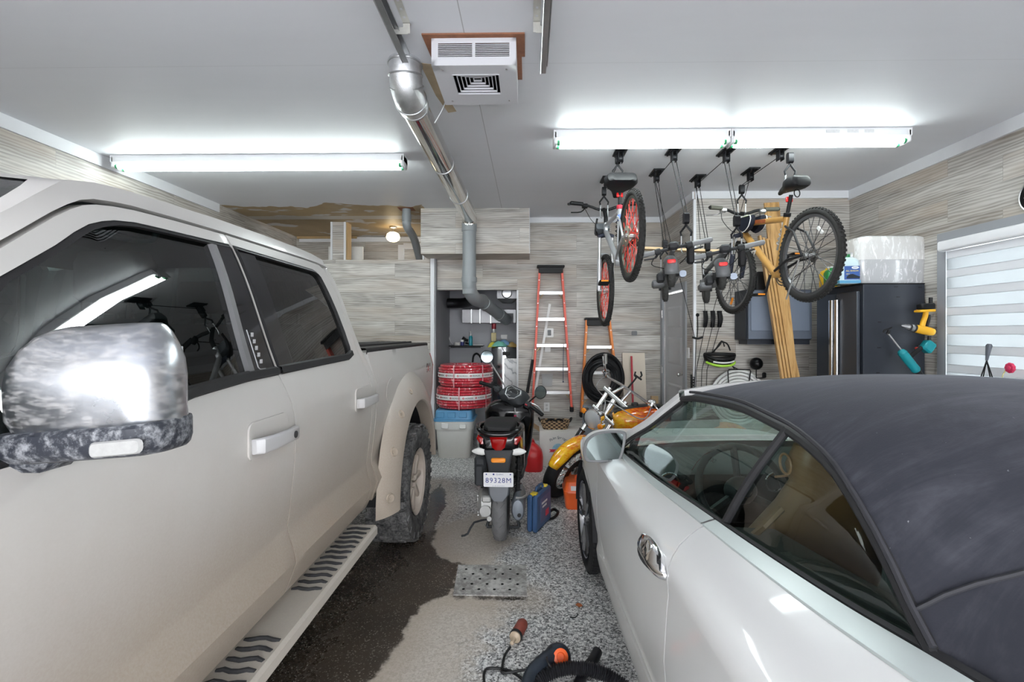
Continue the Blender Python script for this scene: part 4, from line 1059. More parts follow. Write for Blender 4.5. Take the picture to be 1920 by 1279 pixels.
# A pillar and windscreen frame (white outside, black seal inside)
def rib(pts, w_, th, mat_, nm, off):
    rows = []
    for i, p in enumerate(pts):
        p = V(p)+V(off); rows.append([p+V((.004, -.02, -.012)), p+V((-.014, .0, .0)), p+V((-.008, .022, .018)), p+V((.022, .040, .022)), p+V((.05, .02, .0))])
    return both(nm, MB().grid(rows), mat_, car)
app = [tuple(p) for p in crom([(-t, s, z) for s, t, z in AP], 5)]
rib(app, 0, 0, CARP, 'windscreen_pillar', (0, .01, .0))
q = MB(); q.tube([V(p)+V((.006, -.012, -.012)) for p in app], .014, 8); both('pillar_seal', q, SEAL, car)
q = MB(); rows = []
for s, t_, z in AP: rows.append([(t_*f*.985, s+.035+.10*(1-f*f), z+.022+.02*(1-f*f)*(1 if s < -.9 else .5)) for f in [1-i/7 for i in range(15)]])
q.grid(rows); ob('windscreen', q, glassm('windscreen_glass', (.62, .76, .72), f0=1.5), car)
q = MB(); s, t_, z = AP[-1]; rows = []
for f in [1-i/8 for i in range(17)]:
    y_ = s+.03+.10*(1-f*f); zz = z+.022+.04*(1-f*f); rows.append([(t_*f, y_+.035, zz-.012), (t_*f, y_+.02, zz+.004), (t_*f, y_-.04, zz+.010), (t_*f, y_-.05, zz-.02)])
q.grid(rows); ob('windscreen_header', q, CARP, car)
# soft top
def softtop():
    ST = [-1.115, -1.18, -1.30, -1.45, -1.62, -1.78, -1.90, -2.00, -2.08, -2.15, -2.22, -2.29, -2.34, -2.385, -2.46, -2.56, -2.68, -2.80, -2.92]
    CRZ = [(-2.92, 1.03), (-2.8, 1.10), (-2.6, 1.215), (-2.4, 1.305), (-2.2, 1.37), (-2.0, 1.405), (-1.8, 1.42), (-1.6, 1.415), (-1.4, 1.395), (-1.25, 1.37), (-1.115, 1.335)]
    rows = []; m = 12
    for s in ST:
        if s >= -2.385: e = V(redge(s))
        else: e = V((-interp(s, [(-2.92, .50), (-2.8, .565), (-2.6, .625), (-2.385, .652)]), s, interp(s, [(-2.92, 1.015), (-2.385, 1.018)])))
        zc = sinterp(s, CRZ); adv = .10 if s > -1.2 else (.10*max(0, (s+1.6)/.4) if s > -1.6 else 0)
        row = []
        for i in range(2*m+1):
            f = 1-i/m; k = abs(f)
            x = e.x*f
            # full rounded shoulder: superellipse
            pw = interp(s, [(-2.92, 2.0), (-2.5, 2.1), (-2.0, 2.3), (-1.3, 2.2)])
            h = (1-k**pw)**(1/1.25)
            row.append((x, s+adv*(1-f*f), e.z+(zc-e.z)*h))
        rows.append(row)
    return rows
rows = softtop(); q = MB(); q.grid(rows)
def cloth_mat():
    t = NT('soft_top_cloth'); P = t.obj(); n = t.noise(P, 3.0, 5, .65, .6); n2 = t.noise(P, 260, 2); n3 = t.noise(t.n('Mapping', {0: P, 3: (1.5, 7, 2)}).outputs[0], 1.6, 5, .7, 1.5)
    c = t.mix(t.math('MULTIPLY', t.smooth(t.math('ADD', t.math('MULTIPLY', n, .5), t.math('MULTIPLY', n3, .5)), .44, .75), .7), (.026, .027, .035), (.075, .077, .092))
    c = t.mix(t.math('MULTIPLY', t.smooth(t.noise(P, 34, 4, .8), .70, .74), .8), c, (.30, .30, .31))
    return t.out(t.bsdf(c, .85, bump=n2, bstr=.25, bdist=.002, Sheen_Weight=.12, Sheen_Roughness=.4, Sheen_Tint=(.75, .78, .9, 1), Specular_IOR_Level=.2))
CLOTH = cloth_mat()
stp = ob('soft_top', q, CLOTH, car)
m_ = stp.modifiers.new('sub', 'SUBSURF'); m_.levels = 1; m_.render_levels = 1
edge = [V(redge(s)) for s in [lerp(-1.10, -2.385, i/26) for i in range(27)]]
q = MB(); q.tube([p+V((-.004, 0, -.006)) for p in edge], .013, 8); both('roof_seal', q, SEAL, stp)
q = MB(); q.tube([p+V((-.012, 0, .020)) for p in edge[2:]], .006, 6); both('piping', q, mat('piping', (.03, .03, .035), .6), stp)
q = MB(); low = [(-.650, -2.38, 1.012), (-.640, -2.46, 1.012), (-.625, -2.56, 1.012), (-.60, -2.70, 1.012), (-.55, -2.82, 1.012), (-.50, -2.93, 1.012)]
q.tube([V(p)+V((-.008, 0, .004)) for p in low], .014, 8, 4); both('base_seal', q, SEAL, stp)
# seam from the rear lower window corner up over the back
seam = []
for i in range(11):
    k = i/10; si = lerp(-2.33, -2.50, k); f = 1-.62*k
    a = min(range(len(rows)), key=lambda r: abs(rows[r][0][1]-si)); r = rows[a]
    b = min(range(len(rows)), key=lambda r: abs(rows[r][0][1]-si-.06))
    col = (1-f)*12; c0 = int(col); fr_ = col-c0
    def at(s_, col):
        for r0, r1 in zip(rows, rows[1:]):
            if r0[0][1] >= s_ >= r1[0][1]:
                w_ = (r0[0][1]-s_)/(r0[0][1]-r1[0][1]); c0 = int(col); fr_ = col-c0
                p = lambda r: V(r[c0]).lerp(V(r[min(c0+1, 24)]), fr_)
                return p(r0).lerp(p(r1), w_)
    seam.append(at(si, col)+V((-.002, -.001, .003)))
q = MB(); q.tube(seam, .0042, 6); both('seam', q, mat('piping', (.03, .03, .035)), stp)
# hood, boot and bumpers
q = MB(); rows = []
for s in (-.50, -.30, 0, .3, .55, .72, .80):
    W = hw(s); z0 = interp(s, [(-.5, .90), (-.3, .865), (0, .775), (.3, .705), (.55, .64), (.72, .57), (.8, .48)]); tb = W*.93
    rows.append([(tb*f, s+.10*(1-f*f), z0+.03*(1-abs(f)**2.5)) for f in [1-i/8 for i in range(17)]])
q.grid(rows); ob('hood', q, CARP, car)
q = MB(); q.rings([[(W*a, s, z) for a, z in ((-.95, .75), (-1, .6), (-1, .35), (-.95, .2), (.95, .2), (1, .35), (1, .6), (.95, .75))] for s, W in ((.55, .80), (.75, .72), (.86, .55))]); ob('front_bumper', q, CARP, car)
q = MB(); q.grid([[(x*.93, s, z+.03*(1-x*x)) for x in (-.60, -.3, 0, .3, .60)] for s, z in ((-2.90, 1.01), (-3.3, .99), (-3.6, .96), (-3.72, .8))]); ob('boot_lid', q, CARP, car)
q = MB(); q.box((0, -3.65, .5), (1.5, .2, .45), bev=.06); ob('rear_bumper', q, CARP, car)
q = MB(); q.box((0, -1.4, .27), (1.6, 4.2, .2)); ob('underbody', q, INT, car)
# wheels
ALLOY = mat('dark_alloy', (.30, .30, .31), .25, .9, var=.08); 
def car_wheel(sg, s):
    w = ob('wheel', tyre_mb(.33, .235, .235, False, .006), mat('black_tyre', (.014, .014, .015), .7, var=.4, scale=40), car, label='black tyre'); w.location = (sg*.765, s, .33)
    q = MB()
    for k in range(3): q.torus((sg*(-.06+.06*k), 0, 0), (1, 0, 0), .3255, .004, 48, 6)
    for k in range(60):
        for x in (-.075, .075):
            Mx = Matrix.Rotation(2*PI*k/60, 4, 'X') @ Matrix.Translation((x, 0, .326)); q.box((0, 0, 0), (.05, .018, .007), M=Mx)
    ob('tread', q, mat('black_tyre', (.014, .014, .015)), w)
    q = MB(); q.lathe([(.24, .112), (.232, .108), (.225, .09), (.215, .04), (.215, -.02)], (0, 0, 0), (sg, 0, 0), 40)
    for k in range(5):
        for dd in (-.10, .10):
            a = 2*PI*k/5+dd+.3; a2 = 2*PI*k/5+dd*1.7+.3
            p0 = V((sg*.095, .05*math.sin(a), .05*math.cos(a))); p1 = V((sg*.10, .225*math.sin(a2), .225*math.cos(a2)))
            q.tube([p0, p1], .017, 6)
    q.cyl((sg*.05, 0, 0), (sg*.105, 0, 0), .045, n=20); ob('rim', q, ALLOY, w)
    q = MB(); q.cyl((sg*.0, 0, 0), (sg*.02, 0, 0), .16, n=30); ob('brake_disc', q, mat('dark_metal', (.12, .12, .125)), w)
for sg in (-1, 1): car_wheel(sg, 0); car_wheel(sg, AXR)
for ly in (0, AXR): both('wheel_liner', MB().lathe([(.37, -.1), (.37, .1)], (-.78, ly, .33), (1, 0, 0), 32, a0=0, a1=PI), INT, car)
# door handle: chrome bar over a shallow bowl
hc = -1.665; q = MB(); lp = [(hc+a*.125*(1-.10*b), .857+b*.042) for a, b in circle2(1, 32)]
q.rings([[cf(hc+(a-hc)*k, .86+(b-.86)*k, o_) for a, b in lp] for k, o_ in ((1.0, .0), (1.0, .004), (.93, .016), (.80, .026), (.62, .033), (.40, .037), (.15, .039))], True, True, True); hb2 = ob('handle', q, CHR, dL, label='chrome door handle')
q = MB(); q.tube([V(cf(hc+.12-.024*i, .852-.006*math.sin(PI*i/10), .004+.036*math.sin(PI*i/10)**.6)) for i in range(11)], .0035, 6); ob('handle_groove', q, SEAL, hb2)
# mirror
mc = V((-.875, -.70, .968)); q = MB(); rs = []
MO = [(-.098, -.050), (-.103, -.02), (-.092, .03), (-.060, .060), (-.015, .075), (.045, .080), (.085, .076), (.098, .060), (.090, .0), (.075, -.055), (.055, -.068), (-.05, -.070), (-.085, -.066)]
MO = [(a*1.10, b*1.08) for a, b in MO]; MO = [tuple(p)[:2] for p in crom([(a, b, 0) for a, b in MO], 3, True)]
for dy, sc_ in ((-.012, .98), (0, 1.0), (.04, .99), (.075, .90), (.10, .70), (.115, .40)): rs.append([mc+V((a*sc_, dy, b*sc_-.005*dy)) for a, b in MO])
q.rings(rs, True, True, True); mo2 = ob('side_mirror', q, CARP, dL)
q = MB(); q.rings([[mc+V((a*k, d_, b*k)) for a, b in MO] for k, d_ in ((1.0, -.006), (1.01, -.016), (.97, -.022), (.86, -.018), (.85, -.008))], True, False, True); ob('mirror_rim', q, mat('grey_plastic', (.16, .165, .17), .5), mo2)
q = MB(); pts = [mc+V((a*.87, -.0165, b*.87)) for a, b in MO]; q.add(pts, [tuple(range(len(pts)))]); ob('mirror_glass', q, mat('dimmed_mirror', (.17, .20, .20), .04, 1.0), mo2)
q = MB(); q.rings([[V((x, y, z))+V((a, b, 0)) for a, b in rrect(w_, d_, .012, 3)] for x, y, z, w_, d_ in ((-.80, -.70, .84, .03, .06), (-.81, -.70, .865, .045, .075), (-.835, -.69, .905, .06, .075))], True, True, True); ob('mirror_stalk', q, mat('grey_plastic', (.16, .165, .17)), mo2)
both_m = mirrored(mo2)
# cabin: dash, wheel, seats, door cards
DG = mat('charcoal_leather', (.035, .040, .042), .55, var=.15); TAN = mat('tan_leather', (.15, .078, .034), .5, var=.12); GREYL = mat('grey_leather', (.055, .058, .058), .5, var=.1)
q = MB(); q.rings([[(x, y, z) for y, z in ((-.40, .88), (-.62, .945), (-.86, .935), (-.93, .89), (-.91, .78), (-.82, .62), (-.40, .6))] for x in (-.70, -.4, 0, .4, .70)], True, True, True); ob('dashboard', q, DG, car)
q = MB()
for x in (-.62, -.12, .08, .62): q.torus((x, -.935, .855), (0, 1, .1), .045, .006, 20, 6)
ob('air_vent', q, CHR, car)
sw = MB(); cs = V((-.37, -1.13, .885)); ax_ = V((0, .88, -.47)); sw.torus(cs, ax_, .185, .016, 40, 10); sw.ball(cs+ax_*.02, (.07, .05, .06)); 
for a in (90, 210, 330): 
    x_, y_, _ = frame(ax_); d_ = x_*math.cos(R(a+0))+y_*math.sin(R(a)); sw.tube([cs+ax_*.03, cs+d_*.18], .016, 6)
swo = ob('steering_wheel', sw, DG, car)
q = MB(); q.torus(cs-ax_*.006, ax_, .187, .0035, 40, 6); q.torus(cs-ax_*.02, ax_, .035, .003, 24, 6); ob('wheel_trim', q, CHR, swo)
def cseat(x, tan):
    q = MB(); rs = []
    for f, w_, th in ((0, .40, .16), (.15, .47, .17), (.45, .48, .15), (.75, .42, .13), (1.0, .30, .11)):
        rs.append([(x+a, -1.45-.22*f+b, .52+.50*f) for a, b in rrect(w_, th, .05, 4)])
    for f, w_, th in ((.3, .24, .10), (.55, .28, .10), (.85, .25, .085), (1.0, .16, .05)): rs.append([(x+a, -1.68-.05*f+b, 1.03+.215*f) for a, b in rrect(w_, th, .045, 4)])
    q.rings(rs, True, True, True); q.box((x, -1.24, .46), (.46, .48, .14), bev=.05); o = ob('seat', q, TAN if tan else GREYL, car, label='tan leather seat' if tan else None)
    h = MB(); h.tube([(x-.12, -1.60, 1.08), (x, -1.595, 1.09), (x+.12, -1.60, 1.08)], .004, 6); h.torus((x-.143, -1.70, 1.15), (1, 0, 0), .03, .004, 20, 6); ob('headrest_stitching', h, mat('tan_seam', (.22, .11, .05), .5), o)
for x in (-.37, .37): cseat(x, True)
q = MB(); q.grid([[(-.71, s, cb(s)[1]-.01), (-.66, s, cb(s)[1]-.03), (-.645, s, .6), (-.6, s, .4)] for s in (-.6, -1.0, -1.4, -1.71)]); both('door_card', q, GREYL, car)
q = MB(); rows = []
for s in (-1.72, -1.9, -2.1, -2.3, -2.45): 
    tb, zb = cb(s); rows.append([(-tb+.015, s, zb-.012), (-tb+.16, s, zb-.02), (-tb+.20, s, zb-.10), (-tb+.22, s, .5)])
q.grid(rows); both('quarter_trim', q, GREYL, car)
q = MB(); q.box((0, -2.45, .70), (1.05, .25, .5), bev=.08); q.box((0, -2.25, .52), (1.05, .45, .14), bev=.05); ob('rear_seat', q, DG, car)
q = MB(); q.box((0, -1.5, .42), (1.3, 2.0, .06)); q.box((0, -1.55, .56), (.22, 1.0, .2), bev=.04); ob('cabin_floor', q, DG, car)
q = MB(); q.tube([(-.66, -1.73, .92), (-.63, -1.80, 1.0), (-.58, -1.80, 1.05)], .010, 6); ob('seat_belt', q, mat('belt_brown', (.10, .055, .025), .7), car)
# ================================================================ along the back wall
WHITEPL = mat('white_plastic', (.72, .72, .71), .4, var=.05)
BLACKPL = mat('black_plastic', (.012, .012, .013), .45)
ALU = mat('aluminium', (.52, .52, .52), .32, .85, var=.08)
REDF = mat('red_fibreglass', (.72, .10, .06), .45, var=.12); ORF = mat('orange_fibreglass', (.78, .22, .03), .45, var=.12)
def ladder(name_label, col, top, bl, br, rungs, capw, group):
    "folded step ladder hung flat against the wall; corner points are world points"
    Yl = 6.30; tl, tr = top
    t = thing('step_ladder', name_label, 'ladder', ((bl.x+br.x)/2, Yl, bl.z), 0, None)
    for a, b in ((tl, bl), (tr, br)):
        a, b = V(a), V(b); d = (b-a); L = d.length; d.normalize(); x = V((0, 1, 0)).cross(d).normalized()
        q = MB(); q.prism([(-.014, -.035), (.014, -.035), (.014, .035), (-.014, .035)], a, x, (0, 1, 0), d*L); r = ob('side_rail', q, col, t, True)
        f = MB(); f.box(b-d*.02, (.05, .085, .07), bev=.01); ob('foot', f, BLACKPL, r, True)
        f = MB()
        for k in range(len(rungs)+1): f.cyl(a+d*(L*(k+.6)/(len(rungs)+1.3))+V((0, -.036, 0)), a+d*(L*(k+.6)/(len(rungs)+1.3))+V((0, -.040, 0)), .006, n=8)
        ob('rivet', f, ALU, r, True)
        ra, rb_ = a+V((0, .07, -.05)), b+V((0, .07, .06)); q = MB(); q.cyl(ra, rb_, .011, n=8); ob('rear_rail', q, col, t, True)
    c = (V(tl)+V(tr))/2; q = MB(); q.box(c+V((0, .02, .0)), (capw, .15, .03), bev=.008); q.box(c+V((0, -.03, -.045)), (capw-.04, .02, .09), bev=.006); ob('top_cap', q, BLACKPL, t, True)
    for z in rungs:
        k = (tl.z-z)/(tl.z-bl.z); xa = lerp(tl.x, bl.x, k)+.012; xb = lerp(tr.x, br.x, k)-.012
        q = MB(); q.box(((xa+xb)/2, Yl-.012, z), (xb-xa, .085, .012), bev=.003); q.box(((xa+xb)/2, Yl-.052, z-.016), (xb-xa, .004, .04)); q.box(((xa+xb)/2, Yl+.025, z-.02), (xb-xa, .004, .03)); r = ob('step', q, ALU, t, True)
        if rungs.index(z) in (0, 2, 4):
            g = MB()
            for xx, sg in ((xa, 1), (xb, -1)): g.tube([(xx+sg*.005, Yl-.03, z-.09), (xx+sg*.06, Yl-.03, z-.02)], .006, 6)
            ob('step_brace', g, mat('brass_brace', (.55, .42, .22), .4, .8), r, True)
    return t
yl = 6.30; A = lambda x, y, Y=yl: atY(x, y, Y)
L1 = ladder('red step ladder with black cap hung folded on the back wall', REDF, (A(1012, 500), A(1053, 500)), A(998, 772), A(1072, 770), [A(0, y).z for y in (549, 597, 645, 688, 731)], .36, None)
L2 = ladder('shorter orange step ladder hung on the wall behind the hanging bike and motorcycle', ORF, (A(1100, 598), A(1142, 598)), A(1090, 780), A(1160, 752), [A(0, y).z for y in (648, 695, 740)], .34, None)
# white strip, broom, dust pan, cord around the red ladder
q = MB(); a, b = A(1031, 570, 6.385), A(1003, 738, 6.37); q.prism([(-.016, -.004), (.016, -.004), (.016, .004), (-.016, .004)], a, ((b-a).cross(V((0, 1, 0)))).normalized(), (0, 1, 0), b-a)
solo('white_strip', q, WHITEPL, 'white strip leaning on the back wall behind the red ladder', 'strip')
a, b = A(1002, 655, 6.34), A(980, 790, 6.1); bm = V((b.x-.03, 6.0, .02)); fz = (b-a).normalized()
t = thing('broom', 'broom with a long pale handle and black grip leaning left of the red ladder', 'broom', (bm.x, 6.0, 0))
end = a+fz*((a.z-.10)/-fz.z)
ob('handle', MB().cyl(a, end, .013, n=10), mat('pale_wood', (.50, .44, .38), .6, var=.2), t, True)
ob('grip', MB().cyl(a.lerp(b, .15), a.lerp(b, .62), .019, n=10), BLACKPL, t, True)
q = MB(); q.box(end+V((0, 0, -.02)), (.30, .05, .05), bev=.01); q.box(end+V((0, 0, -.07)), (.30, .045, .065)); ob('brush_head', q, BLACKPL, t, True)
q = MB(); a = A(1026, 713, 6.385); q.rings([[a+V((x, y, z)) for x, z in ((-.075, .085), (.075, .085), (.062, -.08), (-.062, -.08))] for y in (.01, -.012)], True, True, False)
solo('dustpan', q, mat('grey_pan', (.33, .33, .33), .5), 'small grey dustpan hung on the back wall between the ladder rails', 'dustpan')
q = MB(); q.tube([A(1057, 645, 6.22), A(1056, 680, 6.22), A(1056, 716, 6.22)], .004, 6); q.ball(A(1056, 716, 6.22), .01, 8, 6)
solo('cord', q, mat('blue_cord', (.03, .05, .10), .6), 'dark blue cord hanging from a step of the red ladder', 'cord')
# wall plates
def plate(px, py, w, h, lab, kind, dark=True, Y=YB):
    c = atY(px, py, Y); t = thing('wall_plate', lab, 'switch' if kind != 'outlet' else 'outlet', (c.x, Y, c.z))
    q = MB(); q.prism(rrect(w, h, .008, 2), (0, 0, 0), (1, 0, 0), (0, 0, 1), (0, -.008, 0)); ob('cover', q, WHITEPL, t)
    q = MB()
    if kind == 'outlet':
        for z in (-.022, .022):
            q.prism(rrect(.032, .030, .012, 3), (0, -.008, z), (1, 0, 0), (0, 0, 1), (0, -.003, 0))
        ob('socket', q, mat('socket_grey', (.5, .5, .49), .5), t)
    else:
        q.prism(rrect(w*.42, h*.62, .006, 2), (0, -.008, 0), (1, 0, 0), (0, 0, 1), (0, -.010, 0)); ob('control', q, mat('dark_control', (.06, .065, .07), .4) if dark else WHITEPL, t)
plate(1030, 624, .11, .12, 'white wall control with dark screen behind the upper steps of the red ladder', 'switch')
plate(1027, 652, .075, .115, 'white wall switch just below the control with the dark screen', 'switch', False)
plate(1025, 763, .075, .12, 'white wall outlet low between the red ladder rails', 'outlet')
c = atY(1189, 625, YB); t = thing('wall_plate', 'small grey square wall control right of the orange ladder', 'switch', c); q = MB(); q.prism(rrect(.07, .06, .01, 2), (0, 0, 0), (1, 0, 0), (0, 0, 1), (0, -.02, 0)); ob('cover', q, mat('grey_plastic', (.16, .165, .17)), t)
sc_ = V((ux0, uy0, 0))+d*(.985)+V((0, 0, 1.33)); q = MB(); q.box(sc_-nn*.006, (.07, .012, .12), rotu, .004); solo('wall_plate', q, WHITEPL, 'white light switch on the wall beside the grey door', 'switch', origin=tuple(sc_))
# cream board, red pole, offcut
q = MB(); a = A(1167, 662, 6.36); w_ = A(1209, 662, 6.36).x-a.x; q.rings([[V((x, y, z)) for x, y, z in ((a.x, yy, a.z), (a.x+w_, yy, a.z), (a.x+w_, yy-.22, 0.0), (a.x, yy-.22, 0.0))] for yy in (6.385, 6.365)], True, True, False)
solo('board', q, mat('cream_panel', (.68, .60, .50), .55, var=.06), 'cream board leaning on the back wall left of the grey door', 'board')
q = MB(); a, b = A(1184, 668, 6.30), A(1185, 756, 6.16); b = V((b.x, 6.02, 0)); q.cyl(a, b, .013, n=12); solo('red_pole', q, mat('red_paint', (.50, .03, .05), .35), 'red pole leaning against the cream board', 'pole')
q = MB(); a = A(1227, 752, 6.33); q.box((a.x, 6.33, a.z/2+.03), (.09, .05, a.z+.07)); solo('offcut', q, mat('pine', (.62, .44, .25), .6, var=.15), 'short pine offcut standing at the corner by the grey door', 'wood')
# ---------------------------------------------------------------- tote, lid, pipe coils
bx0, bx1, by0, by1 = -1.16, -.70, 5.90, 6.34; cx, cy = (bx0+bx1)/2, (by0+by1)/2
t = thing('storage_tote', 'dirty white plastic tote under the red pipe coils', 'tote', (cx, cy, 0))
q = MB(); q.rings([[(a*k, b*k, z) for a, b in rrect(.46, .44, .06, 4)] for z, k in ((0, .82), (.01, .85), (.36, .97), (.36, 1.03), (.46, 1.05), (.46, 1.0), (.36, .95))], True, True, False)
ob('bin', q, dirty_paint('tote_plastic', (.62, .62, .60), (.45, .44, .41), .5, .0, .45), t)
q = MB()
for x in (-.10, .12): q.box((x, -.235, .41), (.09, .02, .07), bev=.01)
ob('handle_lug', q, WHITEPL, t)
q = MB(); q.rings([[(a*k, b*k, z) for a, b in rrect(.50, .46, .05, 4)] for z, k in ((.462, 1.02), (.485, 1.02), (.487, .94), (.58, .90), (.595, .87))], True, True, False)
for x in (-.16, -.02, .12): q.box((x, -.21, .54), (.10, .02, .07), bev=.008)
lidm = mat('blue_lid', (.10, .30, .52), .4, var=.1); t2 = solo('tote_lid', q.xf(Matrix.Translation((cx, cy, 0))), lidm, 'blue plastic lid on the white tote below the red coils', 'lid')
def coil_mat():
    t = NT('red_pex'); P = t.obj(); p = t.n('SeparateXYZ', {0: P}).outputs
    n = t.noise(t.n('Mapping', {0: P, 3: (30, 30, 12)}).outputs[0], 1, 5, .75, 1.2)
    c = t.mix(t.smooth(n, .52, .68), (.55, .012, .035), (.80, .55, .58))
    return t.out(t.bsdf(c, .28, coat=.8))
PEX = coil_mat()
def coil(z0, xo, lab, rot):
    t = thing('pipe_coil', lab, 'pipe coil', (-.83+xo, 6.22, z0), rot, 'wrapped coils of red pipe'); Ro, Ri, h = .352, .19, .268
    q = MB(); n = 8; prof = []
    for i in range(n):       # stacked turns
        zc = (i+.5)*h/n
        for k in range(5): a = R(-80+40*k); prof.append((Ro-.017+.017*math.cos(a)-(.022 if i in (0, n-1) else 0), zc+h/n/2*math.sin(a)*.98))
    for i in range(4):
        rc = lerp(Ro-.05, Ri+.02, i/3)
        for k in range(4): a = R(30+40*k); prof.append((rc+.02*math.cos(a), h-.010+.010*math.sin(a)))
    prof += [(Ri, h-.02), (Ri, .02), (Ri+.03, 0), (Ro-.05, 0)]
    q.lathe(prof+[prof[0]], (0, 0, 0), n=64); ob('pipe_turns', q, PEX, t)
    q = MB(); q.lathe([(Ro+.003, h*.42), (Ro+.004, h*.43), (Ro+.004, h*.62), (Ro+.003, h*.63)], n=64); tp = ob('tape_band', q, mat('white_tape', (.80, .76, .76), .4, var=.05), t)
    q = MB()
    for k in range(9):
        a = R(150+26*k); M = basis((0, 0, 0), (-math.sin(a)*1, math.cos(a), 0), (0, 0, 1)); M.translation = V((math.cos(a)*(Ro+.0045), math.sin(a)*(Ro+.0045), h*.525))
        q.join(text_mb('NORDIX', .026, M, .0004))
    ob('lettering', q, mat('black_print', (.03, .03, .03), .5), tp)
    q = MB()
    for k in range(9):
        a = R(150+26*k-11.5); c_ = V((math.cos(a)*(Ro+.0045), math.sin(a)*(Ro+.0045), h*.525)); q.torus(c_, (math.cos(a), math.sin(a), 0), .009, .0035, 14, 6)
    ob('emblem', q, mat('red_print', (.6, .03, .06), .5), tp)
    q = MB()
    for k in range(6):
        a = R(20+60*k); e = V((math.cos(a), math.sin(a), 0)); u = V((-e.y, e.x, 0))
        lp = [(Ri-.004, -.003), (Ro+.002-.0, -.003), (Ro+.006, .02), (Ro+.006, h-.02), (Ro-.01, h+.004), (Ri-.004, h+.004)]
        q.rings([[e*r+u*s+V((0, 0, z)) for r, z in lp] for s in (-.008, .008)], True, False, False)
    ob('strap', q, mat('clear_strap', (.62, .30, .33), .3), t)
coil(.61, -.01, 'red wrapped pipe coil lying directly on the blue tote lid', R(8)); coil(.885, .015, 'red wrapped pipe coil on top of the other coil', R(-7))
# ---------------------------------------------------------------- recess: tank, ducts, shelf
tc = (-.36, 7.02)
t = thing('water_tank', 'tall silver cylindrical water tank in the grey recess', 'water tank', (tc[0], tc[1], 0))
TANK = mat('stainless', (.56, .57, .59), .22, .95, var=.08, scale=3)
zt = atY(945, 650, 6.8).z
q = MB(); q.lathe([(.001, 0), (.185, 0), (.19, .02), (.19, zt-.05), (.18, zt-.01), (.14, zt), (.001, zt)], n=40); ob('body', q, TANK, t)
q = MB(); q.lathe([(.192, zt-.2), (.193, zt-.19), (.193, zt-.05), (.192, zt-.04)], n=30, a0=R(-128), a1=R(-95)); ob('label_panel', q, BLACKPL, t)
q = MB(); q.box((.04, -.19, zt-.10), (.10, .012, .05), bev=.004); ob('control_panel', q, BLACKPL, t)
M = basis((-.06, -.184, zt-.29), (1, .2, 0), (0, 0, 1)); q = text_mb('EVO', .05, M, .004, .9, .2); ob('lettering', q, BLACKPL, t)
q = MB(); q.tube([(-.02, -.2, zt-.01), (.03, -.21, zt-.1), (.10, -.205, zt-.2)], .004, 6, 3); ob('cable', q, BLACKPL, t)
q = MB(); a = atY(946, 672, 6.62); b = atY(969, 672, 6.62); q.box(((a.x+b.x)/2+.01, 6.62, a.z/2), (b.x-a.x+.03, .02, a.z), bev=.003)
def marble():
    t = NT('marble_panel'); P = t.obj(); w = t.n('TexWave', {'Vector': P, 'Scale': 3.0, 'Distortion': 14.0, 'Detail': 4.0}, bands_direction='DIAGONAL').outputs[1]
    return t.out(t.bsdf(t.ramp(w, [(.0, (.35, .36, .38)), (.10, (.66, .66, .67)), (1, (.74, .74, .75))]), .25))
solo('marble_panel', q, marble(), 'white marble-patterned panel standing in front of the silver tank', 'panel')
ND = mat('niche_galv', (.30, .30, .31), .4, .7, var=.2, scale=8)
a, b = atY(866, 580, 7.1), atY(968, 606, 7.1)
t = thing('air_duct', 'grey square metal duct across the recess above the shelf', 'duct', ((a.x+b.x)/2, 7.25, b.z))
q = MB(); q.box(((a.x+b.x)/2, 7.25, (a.z+b.z)/2), (b.x-a.x, .3, a.z-b.z), bev=.006); ob('trunk', q, ND, t, True)
for x in (900, 920, 884): p = atY(x, 593, 7.1); ob('flange', MB().box((p.x, 7.095, p.z), (.025, .012, a.z-b.z+.01), bev=.003), GALV, t, True)
q = MB(); p = atY(955, 597, 7.1); q.box((p.x, 7.095, p.z-.0), (.12, .012, .15)); ob('outlet_box', q, mat('duct_dark', (.06, .06, .065), .5, .6), t, True)
a = atY(835, 568, 7.0); q = MB(); q.tube([(-1.20, 7.1, a.z), (-1.0, 7.08, a.z), (-.86, 6.98, a.z+.02), (-.76, 6.85, a.z+.05)], .075, 16, 4); solo('flexible_duct', q, mat('black_foil', (.03, .03, .033), .3, .6, bump=.6, scale=12), 'black foil flexible duct at the upper left of the recess', 'duct')
p = atY(951, 555, 6.95); t = thing('duct_boot', 'galvanised duct boot at the upper right of the recess', 'duct', (p.x, p.y, p.z-.1))
q = MB(); rs = [[(p.x+x, p.y+y, p.z+z) for x, y in ((-.14, -.12), (.14, -.12), (.14, .14), (-.14, .14))] for z in (.10, -.045)]; rs.append([(p.x+x, p.y+y, p.z-.10) for x, y in ((-.07, -.05), (.07, -.05), (.07, .1), (-.07, .1))]); q.rings(rs, True, True, False); ob('boot', q, ND, t, True)
q = MB(); q.torus((p.x, p.y-.125, p.z+.03), (0, 1, 0), .068, .007, 28, 8); q.cyl((p.x, p.y-.118, p.z+.03), (p.x, p.y-.124, p.z+.03), .062, n=24); ob('collar', q, GALV, t, True)
